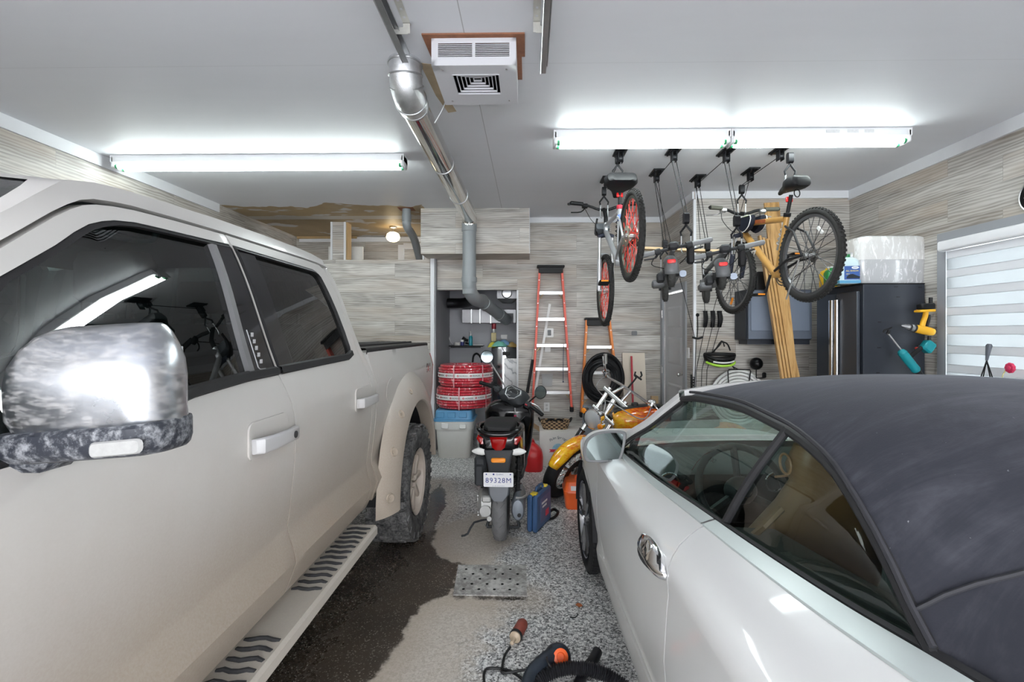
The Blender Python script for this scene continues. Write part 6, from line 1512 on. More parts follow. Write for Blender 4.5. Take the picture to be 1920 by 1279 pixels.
t = thing('caulking_gun', 'teal cordless caulking gun with a steel rod hanging below the yellow drill', 'caulking gun', D(1715, 680))
q = MB(); a, b = D(1692, 662), D(1716, 692); q.cyl(a, b, .036, .034, n=14); q.ball(b, .036, 14, 8); q.ball(a, (.034, .034, .034), 14, 8); ob('body', q, TEAL, t, True)
q = MB(); q.tube([D(1706, 670), D(1718, 660), D(1728, 652)], .019, 10, 3); ob('grip', q, BLACKPL, t, True)
q = MB(); p0 = D(1739, 650); q.box(p0, (.085, .075, .095), Matrix.Rotation(R(38), 3, 'Y'), .014); ob('battery', q, TEAL, t, True)
q = MB(); q.cyl(D(1694, 662), D(1664, 624), .0075, n=10); ob('push_rod', q, ALU, t, True)
q = MB(); q.tube([D(1656, 624), D(1659, 619), D(1666, 617), D(1672, 614)], .007, 8, 3); q.cyl(D(1664, 626), D(1667, 620), .012, n=8); ob('rod_hook', q, BLACKPL, t, True)
q = MB(); q.cyl(D(1716, 690), D(1730, 712), .026, n=14); ob('cartridge_holder', q, BLACKPL, t, True)
# wall: rope cleats, helmet, black ball, hose reel
for i, (px_, w_) in enumerate(((1322, .045), (1336, .055), (1349, .058))):
    p = atY(px_, 598, YR-.05); q = MB(); rnd = random.Random(i)
    for k in range(9):
        ox = (k % 3-1)*.012; q.tube([p+V((ox, rnd.uniform(-.02, .02), .085)), p+V((ox+rnd.uniform(-.008, .008), -.03, 0)), p+V((ox, rnd.uniform(-.02, .02), -.085)), p+V((ox+.01, .015, 0)), p+V((ox, rnd.uniform(-.02, .02), .085))], .008, 6, 3)
    q.tube([p+V((0, 0, -.08)), p+V((-.09-.02*i, .01, -.55)), p+V((-.10-.02*i, .02, -.95))], .0035, 6)
    solo('rope_bundle', q, BLACKPL, ['leftmost of the three black rope bundles hung on the utility wall', 'middle one of the three black rope bundles hung on the utility wall', 'rightmost of the three black rope bundles, nearest the wall cabinet'][i], 'rope', 'rope bundles on the utility wall')
p = atY(1307, 634, YR-.04); t = thing('rope_cleat', 'black rope cleat beside the white corner trim', 'cleat', p); q = MB(); q.tube([p+V((-.055, -.01, .01)), p+V((0, -.02, -.005)), p+V((.055, -.01, .01))], .012, 8, 3); q.cyl(p, p+V((0, .035, 0)), .01, n=8); ob('horn', q, BLACKPL, t, True)
q = MB(); q.tube([p, p+V((.012, .01, .12)), p+V((.012, .02, .24))], .005, 6); q.ball(p+V((.012, .02, .25)), .02, 10, 8); ob('hanging_loop', q, BLACKPL, t, True)
q = MB(); q.tube([p+V((-.01, 0, -.01)), p+V((-.015, .01, -.3)), p+V((-.035, .01, -.75))], .004, 6); ob('tail', q, BLACKPL, t, True)
p = atY(1300, 720, YR-.03); q = MB()
for k in range(6): q.torus(p+V((.0, 0, .06-.03*k)), (0, 1, .4 if k % 2 else -.4), .014, .004, 14, 6)
q.cyl(p+V((-.015, .02, .1)), p+V((-.015, .02, -.2)), .01, n=8); solo('chain', q, BLACKPL, 'black chain hanging low beside the white corner trim', 'chain')
hc_ = atY(1349, 664, YR-.14)
t = thing('bicycle_helmet', 'black and green bicycle helmet hung on the utility wall', 'helmet', hc_)
q = MB(); n = 16; m = 8
for k in range(7):
    ang = R(-66+22*k); pts = []
    for i in range(9):
        a = R(10+160*i/8); r_ = .145; pts.append(V((r_*math.cos(a)*1.05, -.105*math.sin(a)*math.sin(ang), -.125*math.sin(a)*math.cos(ang))))
    q.tube(pts, .017, 8, 2)
q.tube([V((.15*math.cos(R(a)), -.11*math.sin(R(a)), 0)) for a in range(0, 360, 15)], .014, 8, 0, True); ob('shell', q, BLACKPL, t)
q = MB(); pts = [V((.152*math.cos(R(a)), -.114*math.sin(R(a)), -.070-.050*math.sin(R(a)))) for a in range(15, 166, 15)]; q.tube(pts, .013, 8, 2); ob('green_stripe', q, mat('lime', (.35, .62, .05), .4), t, label='lime green stripe')
q = MB(); pts = [V((.155*math.cos(R(a)), -.118*math.sin(R(a)), -.042-.045*math.sin(R(a)))) for a in range(40, 141, 15)]; q.tube(pts, .009, 8, 2); ob('white_stripe', q, WHITEPL, t)
q = MB(); q.tube([(-.10, -.02, .0), (-.02, -.06, .10), (.0, -.05, .13), (.06, -.05, .11), (.10, -.03, .04)], .008, 8, 4); q.tube([(-.06, .0, .02), (.01, -.03, .14), (.04, -.03, .08)], .006, 8, 4); q.tube([(.05, -.06, -.08), (.11, -.05, -.12), (.14, -.04, -.15)], .006, 6, 3); ob('chin_strap', q, BLACKPL, t)
p = atY(1418, 682, YR-.10); t = thing('ball_hook', 'black ball-ended wall hook right of the helmet', 'hook', p); ob('ball', MB().ball(p, .066, 24, 16), mat('satin_black', (.006, .006, .007), .3), t, True)
q = MB(); q.tube([p+V((0, 0, -.06)), p+V((.0, 0, -.14)), p+V((.02, .01, -.155)), p+V((.10, .05, -.155)), p+V((.12, .09, -.15))], .006, 8, 2); q.box(p+V((.125, .085, -.13)), (.04, .03, .06), bev=.01); ob('rod', q, BLACKPL, t, True)
p = atY(1384, 745, YR-.07); t = thing('hose_reel', 'white coiled hose on a wire wall rack behind the car roof', 'hose', p)
for k in range(4):
    q = MB(); q.torus(p+V((0, -.012*(k % 2), 0)), (0, 1, 0), .285-.035*k, .0165, 48, 10); ob('hose_turn', q, WHITEPL, t, True)
q = MB(); q.tube([p+V((-.11, -.03, .08)), p+V((-.13, -.05, .285)), p+V((-.12, -.05, .30)), p+V((.10, -.05, .30)), p+V((.11, -.05, .285)), p+V((.09, -.03, .08))], .006, 8); q.tube([p+V((-.02, -.05, .30)), p+V((-.02, .072, .32))], .006, 8); ob('wire_rack', q, BLACKPL, t, True)
# clock on the right wall, things on the window sill
p = atX(1946, 364, XR-.02); t = thing('wall_clock', 'round black wall clock with a pale rim high on the right wall', 'clock', p)
q = MB(); q.cyl((.015, 0, 0), (-.01, 0, 0), .115, n=40); ob('face', q, mat('clock_black', (.006, .006, .007), .3), t); q = MB(); q.torus((-.008, 0, 0), (1, 0, 0), .115, .006, 40, 8); ob('rim', q, ALU, t)
q = MB(); q.box((-.013, .0, .03), (.003, .008, .07)); q.box((-.013, .025, .0), (.003, .05, .007)); ob('hands', q, WHITEPL, t)
M = basis((-.0115, .075, -.01), (0, -1, 0), (0, 0, 1)); ob('numerals', text_mb('9', .03, M, .0006), ALU, t)
p = atX(1852, 680, XR-.11); 
t = thing('wire_whisk_stand', 'dark wire-legged gadget standing on the window sill', 'gadget', (p.x, p.y, WZ0+.02))
pt = atX(1855, 645, XR-.11); pk = atX(1850, 676, XR-.11)
q = MB(); q.tube([pt, pt.lerp(pk, .3), pk], .010, 8, 2, radii=[(0, .012), (.3, .02), (1, .008)]); ob('handle', q, mat('slate_plastic', (.10, .11, .13), .5), t, True)
for dx in (-.09, -.055, .055, .09):
    q = MB(); q.tube([pk, V((pk.x, pk.y-dx*.6, pk.z-.15)), V((pk.x, pk.y-dx*.9, WZ0+.012))], .004, 6); ob('leg', q, BLACKPL, t, True)
p = atX(1894, 690, XR-.11); t = thing('red_flower', 'single red flower on a pale stem on the window sill', 'flower', (p.x, p.y+.1, WZ0+.012)); q = MB()
for k in range(9): a = R(40*k); q.ball(p+V((0, .022*math.cos(a), .022*math.sin(a))), (.012, .016, .016), 8, 6)
q.ball(p, .02, 8, 6); ob('bloom', q, mat('rose_red', (.62, .03, .10), .6), t, True)
q = MB(); q.tube([p, p+V((0, .05, -.05)), V((p.x, p.y+.12, WZ0+.012))], .004, 6, 3); ob('stem', q, mat('pale_stem', (.62, .58, .30), .6), t, True)
# ================================================================ bicycles
KNOB = mat('bike_tyre', (.030, .029, .028), .8, var=.5, scale=30)
def bike_wheel(parent, c, r, rimm, spokem, hubm, axis=(1, 0, 0), nsp=28, seed=1, refl=None, tw=.024, kind_red=False):
    "wheel as a tyre with rim, hub, spokes"
    x_, y_, a = frame(axis, (0, 0, 1)); c = V(c)
    q = MB(); q.torus(c, a, r-tw, tw, 56, 10, (0, 0, 1))
    n = 64
    for k in range(n):
        t = 2*PI*k/n; dv = x_*math.cos(t)+y_*math.sin(t); tg = a.cross(dv)
        for off, al in ((0, 0), (.014, .55), (-.014, -.55)):
            tt = t+(.5*2*PI/n if off == 0 else 0); dv2 = x_*math.cos(tt)+y_*math.sin(tt); tg2 = a.cross(dv2)
            nrm = (dv2*math.cos(al)+a*math.sin(al)); p = c+dv2*(r-tw)+nrm*(tw+.001)
            rot = Matrix((tg2, nrm.cross(tg2), nrm)).transposed(); q.box(p, (.016, .010, .008), rot)
    w = ob('wheel', q, KNOB, parent, label='knobbly tyre')
    q = MB(); ri = r-2*tw; q.lathe([(ri+.004, -.012), (ri+.006, .012), (ri-.018, .010), (ri-.018, -.010), (ri+.004, -.012)], c, a, 48); ob('rim', q, rimm, w)
    q = MB(); q.cyl(c-a*.045, c+a*.045, .016, n=12); q.cyl(c-a*.03, c-a*.036, .028, n=14); q.cyl(c+a*.03, c+a*.036, .028, n=14); ob('hub', q, hubm, w)
    q = MB()
    for k in range(nsp):
        t = 2*PI*k/nsp; sd = 1 if k % 2 else -1; t2 = t+(1.25 if (k//2) % 2 else -1.25)
        p0 = c+(x_*math.cos(t2)+y_*math.sin(t2))*.026+a*sd*.032; p1 = c+(x_*math.cos(t)+y_*math.sin(t))*(ri-.012); q.cyl(p0, p1, .0032 if kind_red else .0026, n=5, cap=False)
    ob('spokes', q, spokem, w)
    return w
def bicycle(kind, M, label, group=None):
    """local: rear axle at origin, y forward, x right, z up"""
    t = thing('mountain_bike', label, 'bicycle', M=M)
    if kind == 'red':
        FR = mat('silver_frame', (.55, .56, .58), .3, .6); SPK = mat('red_spoke', (.75, .06, .04), .4); RIM = mat('black_rim', (.02, .02, .022), .4); bb = V((0, .42, -.02)); HT = V((0, .83, .60)); HB = V((0, .86, .49)); ST = V((0, .27, .40)); SD = V((0, .22, .595)); FA = V((0, 1.07, .0)); R_ = .345; BARZ = .80
        RIM2 = mat('grey_green_rim', (.10, .11, .09), .35, .6)
    else:
        FR = mat('bronze_frame', (.50, .27, .075), .35, .25, coat=.4, var=.18); SPK = mat('steel_spoke', (.10, .10, .105), .3, .7); RIM = mat('alloy_rim', (.16, .16, .165), .3, .7); bb = V((0, .40, -.08)); HT = V((0, .86, .50)); HB = V((0, .90, .38)); ST = V((0, .25, .36)); SD = V((0, .18, .58)); FA = V((0, 1.06, .0)); R_ = .345; BARZ = .60
        RIM2 = RIM
    q = MB(); q.tube([HT, HB], .022, 12); q.tube([HB.lerp(HT, .25), bb+V((0, .02, .01))], .030 if kind != 'red' else .024, 12); q.tube([HT.lerp(HB, .25), ST+V((0, .02, -.01))], .024 if kind != 'red' else .019, 12); q.tube([bb, ST+V((0, -.01, .02))], .021, 12); q.tube([bb+V((-.035, 0, 0)), bb+V((.035, 0, 0))], .026, 12)
    f = ob('frame', q, FR, t)
    DK = mat('swingarm_black', (.022, .022, .024), .4)
    q = MB()
    for s in (-1, 1):
        q.tube([(s*.03, bb.y-.02, bb.z+.03), (s*.055, .18, .0), (s*.062, 0, 0)], .011, 8); q.tube([(s*.03, ST.y-.02, ST.z-.08), (s*.052, .10, .2), (s*.062, 0, 0)], .009, 8)
    ob('swingarm', q, DK if kind != 'red' else FR, t)
    q = MB(); q.tube([(0, ST.y+.02, ST.z-.05), (0, ST.y+.12, ST.z-.24)], .016, 10)
    pts = [V((0, ST.y+.02, ST.z-.05)).lerp(V((0, ST.y+.12, ST.z-.24)), k/40)+V((.030*math.cos(k*.95), .01*math.sin(k*.95), .028*math.sin(k*.95)*.4)) for k in range(8, 36)]
    q.tube(pts, .0045, 6); ob('shock', q, BLACKPL if kind == 'red' else ALU, f)
    bike_wheel(t, (0, 0, 0), R_, RIM2, SPK, ALU, seed=2, kind_red=kind == 'red'); 
    q = MB()      # cassette and disc
    for k in range(5): q.cyl((.030+.006*k, 0, 0), (.033+.006*k, 0, 0), .05-.006*k, n=20)
    ob('cassette', q, mat('chain_steel', (.22, .20, .17), .4, .8), t)
    # fork
    steer = 0 if kind == 'red' else .10
    fk = MB(); cr = HB+(HB-HT).normalized()*.02
    for s in (-1, 1):
        top = cr+V((s*.06, 0, 0)); bot = FA+V((s*.06, -.02, .02)); fk.tube([top, top.lerp(bot, .5)], .0165, 12)
    fo = ob('fork_stanchion', fk, CHR if kind != 'red' else ALU, t); fk = MB(); fk.tube([cr+V((-.075, 0, 0)), cr+V((0, .0, .02)), cr+V((.075, 0, 0))], .022, 10, 3)
    ob('fork_crown', fk, mat('dark_navy', (.03, .033, .05), .4), t)
    fk = MB()
    for s in (-1, 1):
        top = cr+V((s*.06, 0, 0)); bot = FA+V((s*.06, -.02, .0)); fk.tube([top.lerp(bot, .42), bot], .022, 12)
    pa = (cr+V((-.06, 0, 0))).lerp(FA+V((-.06, -.02, 0)), .45); pb = (cr+V((.06, 0, 0))).lerp(FA+V((.06, -.02, 0)), .45)
    fk.tube([pa, pa+V((.01, .05, .07)), (pa+pb)/2+V((0, .06, .10)), pb+V((-.01, .05, .07)), pb], .013, 8, 4); fk.cyl(FA+V((-.07, 0, 0)), FA+V((.07, 0, 0)), .010, n=8)
    ob('fork_lower', fk, FR if kind == 'red' else mat('dark_navy', (.03, .033, .05)), t)
    bike_wheel(t, FA, R_, RIM2, SPK, ALU, seed=4, kind_red=kind == 'red')
    # cockpit
    q = MB(); stem = V((0, HT.y+.05, BARZ-.02)); q.tube([HT, HT+(HT-HB).normalized()*.06, stem], .020, 10); ob('stem', q, BLACKPL, t)
    bw = .34; q = MB(); q.tube([(-bw, stem.y-.06, stem.z+.035), (-bw*.45, stem.y-.015, stem.z+.03), (-.05, stem.y, stem.z), (.05, stem.y, stem.z), (bw*.45, stem.y-.015, stem.z+.03), (bw, stem.y-.06, stem.z+.035)], .0135, 10, 3); hb = ob('handlebar', q, BLACKPL, t)
    for s in (-1, 1):
        q = MB(); q.tube([(s*(bw-.01), stem.y-.058, stem.z+.035), (s*(bw-.13), stem.y-.04, stem.z+.034)], .0185, 12, radii=[(0, .020), (.5, .0165), (1, .019)])
        if kind == 'red': q.tube([(s*(bw), stem.y-.05, stem.z+.03), (s*(bw+.005), stem.y+.0, stem.z+.06)], .014, 8)
        ob('grip', q, mat('olive_grip', (.085, .085, .065), .7) if kind != 'red' else BLACKPL, hb)
        q = MB(); q.box((s*(bw-.15), stem.y-.03, stem.z+.02), (.06, .05, .04), bev=.01); q.tube([(s*(bw-.16), stem.y-.02, stem.z+.015), (s*(bw-.12), stem.y+.045, stem.z+.0), (s*(bw-.02), stem.y+.04, stem.z-.01)], .006, 8, 3); ob('brake_lever', q, BLACKPL if kind == 'red' else mat('dull_lever', (.5, .5, .5), .35, .8), hb)
        q = MB(); q.tube([(s*(bw-.15), stem.y, stem.z+.02), (s*.10, stem.y+.16, stem.z-.02), (s*.02, stem.y+.12, stem.z-.14), (0, HT.y+.02, HT.z-.10)], .003, 6, 5); ob('cable', q, BLACKPL, hb)
    # seat
    q = MB(); q.tube([ST+V((0, .0, .0)), SD+V((0, .01, -.06))], .0145, 10); ob('seat_post', q, BLACKPL, t)
    q = MB(); q.lathe([(.024, 0), (.028, .005), (.028, .03), (.024, .034)], ST+V((0, 0, .0)), (SD-ST), 14); ob('seat_clamp', q, mat('red_paint', (.50, .03, .05)) if kind == 'red' else BLACKPL, t)
    ws = .14 if kind == 'red' else .09
    rs = []
    for y, w_, z, h_ in ((-.13, .62, .0, .065), (-.115, .85, .006, .085), (-.06, 1.0, .012, .095), (0, .85, .012, .085), (.06, .45, .008, .06), (.12, .26, .004, .038), (.15, .18, -.004, .03)):
        rs.append([SD+V((a, y, z+b)) for a, b in rrect(ws*2*w_, h_, h_*.42, 4)])
    q = MB(); q.rings(rs, True, True, True); ob('saddle', q, BLACKPL, t, label='padded black saddle')
    q = MB(); q.box((0, ST.y-.035, (SD.z+ST.z)/2+.02), (.055, .02, .042), bev=.006); ob('rear_reflector', q, mat('reflector_red', (.75, .02, .02), .25, coat=.6), t)
    # drive side
    q = MB(); q.torus(bb+V((.05, 0, 0)), (1, 0, 0), .085, .005, 32, 6); q.torus(bb+V((.045, 0, 0)), (1, 0, 0), .06, .005, 28, 6); q.tube([(.05, bb.y, bb.z+.085), (.045, 0, .045)], .004, 6); q.tube([(.05, bb.y, bb.z-.085), (.045, .03, -.06), (.045, 0, -.045)], .004, 6); ob('chainset', q, mat('chain_steel', (.22, .20, .17)), t)
    for s in (-1, 1):
        q = MB(); e = bb+V((s*.075, s*(-.05), s*(.16))); q.tube([bb+V((s*.055, 0, 0)), e], .011, 8); cr_ = ob('crank', q, BLACKPL, t); q = MB(); q.box(e+V((s*.055, 0, 0)), (.09, .085, .022), bev=.006); ob('pedal', q, BLACKPL, cr_)
        q = MB(); q.box(e+V((s*.055, -.0435, 0)), (.06, .003, .012)); ob('pedal_reflector', q, mat('amber', (.85, .28, .02), .3), cr_)
    if kind == 'red':
        q = MB(); q.rings([[V((-.02, HT.y+.09, HT.z-.01))+V((a, y, b)) for a, b in rrect(.13, .09*k, .02, 3)] for y, k in ((-.05, .7), (-.02, 1), (.05, 1), (.08, .7))], True, True, True); o = ob('bar_bag', q, mat('grey_bag', (.09, .10, .11), .6, var=.3, scale=20), t)
        q = MB(); q.tube([(-.07, HT.y+.05, HT.z+.08), (-.085, HT.y+.09, HT.z-.02), (-.06, HT.y+.05, HT.z-.14)], .010, 8, 3); ob('bag_strap', q, BLACKPL, o)
        q = MB(); q.tube([ST+V((0, .0, -.10)), ST+V((0, .0, -.06))], .027, 12); ob('frame_band', q, mat('blue_band', (.05, .12, .45), .4), f)
        q = MB(); q.lathe([(.045, -.004), (.08, -.004), (.08, .004), (.045, .004), (.045, -.004)], (-.035, 0, 0), (1, 0, 0), 30); ob('brake_disc', q, mat('disc_steel', (.42, .40, .30), .3, .9), t)
    else:
        q = MB(); c = HT+V((0, -.12, -.05)); 
        for s in (-1, 1):
            b = MB(); b.rings([[c+V((s*.05+x, a, bz)) for a, bz in [(u*k, w_*k) for u, w_ in ((-.11, .04), (.06, .06), (.11, .02), (.10, -.04), (.03, -.09), (-.05, -.075), (-.10, -.03))]] for x, k in ((-.025*s, .9), (0, 1), (.025*s, .9))], True, True, True); o = ob('frame_bag', b, mat('navy_bag', (.012, .014, .024), .7), t)
            b = MB(); b.tube([c+V((s*.076, u*.93, w_*.93)) for u, w_ in ((-.11, .04), (.06, .06), (.11, .02), (.10, -.04), (.03, -.09), (-.05, -.075), (-.10, -.03))], .004, 6, 2, True); ob('bag_piping', b, WHITEPL, o)
        b = MB(); b.box(c+V((0, .05, .068)), (.08, .08, .012), bev=.003); ob('reflective_patch', b, mat('reflex', (.62, .72, .30), .4), t)
        dtv = (bb-HB).normalized(); M2 = basis(HB.lerp(bb, .38)+V((-.031, 0, 0)), dtv, V((-1, 0, 0)).cross(dtv)); q = text_mb('CCM', .075, M2, .0012); ob('frame_lettering', q, mat('off_white', (.60, .58, .55)), f)
        ttv = (ST-HT).normalized(); M3 = basis(HT.lerp(ST, .42)+V((-.025, 0, -.02)), ttv, V((0, 0, 1))); q = MB(); q.prism(rrect(.22, .03, .01, 3), M3 @ V((0, 0, 0)), M3.col[0][:3], M3.col[1][:3], (-.001, 0, 0)); ob('frame_decal', q, mat('rust_decal', (.28, .07, .02), .4, var=.5, scale=30), f)
        q = MB(); q.tube([(-.065, .03, -.03), (-.085, .16, -.31)], .006, 8); ob('kickstand', q, ALU, t)
        q = MB(); q.box(FA+V((-.002, .05, -.22)), (.012, .02, .07), Matrix.Rotation(R(35), 3, 'X')); ob('spoke_reflector', q, mat('amber', (.85, .28, .02)), t)
        q = MB(); q.box(V((-.002, -.12, .16)), (.012, .02, .07), Matrix.Rotation(R(-40), 3, 'X')); ob('spoke_reflector', q, mat('clear_lens', (.72, .72, .70)), t)
        q = MB(); q.torus(V((-.0, SD.y-.06, SD.z-.07)), (1, 0, .3), .03, .004, 16, 6); ob('seat_bag_clip', q, BLACKPL, t)
    return t
c1 = atY(1183, 443, 3.66); M1 = Matrix.Translation(c1) @ Matrix.Rotation(R(2.0), 4, 'Z') @ Matrix.Rotation(R(-17.5), 4, 'X')
b1 = bicycle('red', M1, 'silver mountain bike with red spokes hanging from the ceiling hoist', None)
c2 = atY(1518, 479, 3.60); f2_ = atY(1380, 520, 4.62); dv = f2_-c2
M2_ = Matrix.Translation(c2) @ Matrix.Rotation(math.atan2(-dv.x, dv.y), 4, 'Z') @ Matrix.Rotation(math.atan2(dv.z, math.hypot(dv.x, dv.y)), 4, 'X')
b2 = bicycle('brown', M2_, 'bronze mountain bike with frame bags hanging nearest the right wall', None)
# ================================================================ folded electric scooters hung rear first
SCG = mat('scooter_grey', (.135, .14, .145), .45, var=.15, scale=20); SCD = mat('scooter_dark', (.030, .031, .033), .5, var=.3, scale=20); GRIPG = mat('grip_grey', (.20, .205, .21), .55)
def escooter(M, label):
    """local: rear axle at origin, y towards the front wheel, z up"""
    t = thing('electric_scooter', label, 'electric scooter', M=M)
    def wh(c):
        q = MB(); q.torus(c, (1, 0, 0), .083, .027, 40, 12)
        for k in range(20):
            for s in (-1, 1):
                a = 2*PI*k/20; Mx = Matrix.Translation(c) @ Matrix.Rotation(a, 4, 'X') @ Matrix.Translation((s*.011, 0, .1085)) @ Matrix.Rotation(s*.7, 4, 'Z'); q.box((0, 0, 0), (.026, .004, .004), M=Mx)
        w = ob('wheel', q, mat('scooter_tyre', (.055, .055, .052), .75, var=.3, scale=30), t); q = MB(); q.cyl(c+V((-.024, 0, 0)), c+V((.024, 0, 0)), .062, n=24); ob('hub', q, SCD, w)
    wh(V((0, 0, 0))); FAe = V((0, .88, -.03)); wh(FAe)
    q = MB(); q.rings([[(a, y, .015+b) for a, b in rrect(w_, h_, .02, 3)] for y, w_, h_ in ((.12, .12, .06), (.2, .155, .075), (.62, .155, .075), (.72, .10, .07))], True, True, True); ob('deck', q, SCG, t)
    q = MB()
    for s in (-1, 1): q.tube([(s*.045, .14, .01), (s*.045, 0, 0)], .014, 8); q.cyl((s*.04, 0, 0), (s*.058, 0, 0), .03, n=16)
    q.box((-.075, .10, -.02), (.06, .12, .07), bev=.012); ob('rear_fork', q, SCD, t)
    q = MB(); rs = []
    for k in range(11):
        a = R(-115+145*k/10+0); r_ = .135; yy = -r_*math.cos(a-R(0)); 
        a2 = R(192-132*k/10); y_, z_ = r_*math.cos(a2), r_*math.sin(a2); wv = .052 if k < 8 else .048
        rs.append([(.053*u_, y_*(1-.30*abs(u_)**3), z_*(1-.30*abs(u_)**3)) for u_ in (-1, -.9, -.75, -.5, -.2, .2, .5, .75, .9, 1)])
    q.grid(rs); o = ob('mudguard', q, SCG, t); o.modifiers.new('th', 'SOLIDIFY').thickness = .004
    q = MB(); q.rings([[V((a*k, -.122-y, .070+b*k)) for a, b in rrect(.062, .030, .012, 3)] for y, k in ((-.01, 1), (.006, 1), (.010, .8))], True, True, True); ob('rear_light', q, mat('reflector_red', (.75, .02, .02)), t, label='red rear light')
    q = MB(); q.rings([[(a+.085, y, -.015+b) for a, b in rrect(.05, .05, .018, 3)] for y in (-.03, .05)], True, True, True); ob('brake_caliper', q, mat('caliper_grey', (.22, .25, .30), .35, .6), t)
    # front fork, neck, folded stem
    nk = V((0, .80, .12)); q = MB()
    for s in (-1, 1): q.tube([FAe+V((s*.045, 0, 0)), FAe+V((s*.04, -.03, .11))], .012, 8)
    q.tube([FAe+V((0, -.03, .12)), nk, V((0, .70, .06))], .028, 10); ob('front_fork', q, SCD, t)
    hb_ = V((.02, -.10, .17)); q = MB(); q.tube([nk+V((0, .02, .03)), hb_], .021, 14); st_ = ob('stem', q, SCG, t)
    q = MB(); q.tube([hb_+V((-.25, .0, -.035)), hb_+V((.25, .03, .045))], .0125, 10); bar = ob('handlebar', q, SCD, t)
    for s in (-1, 1):
        u = V((.5, .03, .08)).normalized(); q = MB(); q.tube([hb_+u*s*.27, hb_+u*s*.14], .0195, 12); q.ball(hb_+u*s*.27, .0195, 10, 6); ob('grip', q, GRIPG, bar)
        q = MB(); q.tube([hb_+u*s*.12, hb_+u*s*.13+V((0, .03, -.035)), hb_+u*s*.22+V((0, .04, -.03))], .007, 8, 3); q.lathe([(.024, -.02), (.026, 0), (.024, .02)], hb_+u*s*.115, u, 14); ob('brake_lever', q, SCD, bar)
    q = MB(); q.box(hb_+V((0, -.015, .015)), (.075, .06, .06), bev=.014); ob('display', q, SCD, bar)
    q = MB(); q.tube([hb_+V((-.05, .02, .03)), hb_+V((.06, .10, .06)), hb_+V((.12, .14, -.02)), hb_+V((.05, .12, -.10))], .0035, 6, 5); q.tube([hb_+V((-.12, .03, -.03)), hb_+V((-.16, .06, -.10)), hb_+V((-.06, .12, -.13))], .0035, 6, 5); ob('cable', q, BLACKPL, bar)
    q = MB(); q.box((-.09, .22, -.05), (.10, .18, .055), bev=.014); ob('motor_cover', q, SCG, t)
    return t
e1 = atY(1258, 512, 3.72); fe1 = atY(1246, 550, 4.62); dv = fe1-e1
Me = Matrix.Translation(e1) @ Matrix.Rotation(math.atan2(-dv.x, dv.y), 4, 'Z') @ Matrix.Rotation(math.atan2(dv.z, math.hypot(dv.x, dv.y))+.06, 4, 'X') @ Matrix.Rotation(R(-3), 4, 'Y')
s1 = escooter(Me, 'folded grey electric scooter hanging left, beside the silver bike with red spokes')
e2 = atY(1352, 517, 3.72); fe2 = atY(1322, 553, 4.62); dv = fe2-e2
Me2 = Matrix.Translation(e2) @ Matrix.Rotation(math.atan2(-dv.x, dv.y), 4, 'Z') @ Matrix.Rotation(math.atan2(dv.z, math.hypot(dv.x, dv.y))+.06, 4, 'X') @ Matrix.Rotation(R(-3), 4, 'Y')
s2 = dup(s1, Me2, 'folded grey electric scooter hanging right, in front of the bronze bike front wheel')
# batten lying across both scooter stems
a, b = atY(1205, 466, 4.45), atY(1352, 472, 4.45); q = MB(); q.box((a+b)/2+V((0, 0, .0)), ((b-a).length, .09, .02), Matrix.Rotation(math.atan2(a.z-b.z, b.x-a.x), 3, 'Y')); solo('pine_batten', q, mat('pine', (.62, .44, .25)), 'pale pine batten lying across the two hanging electric scooters', 'batten')
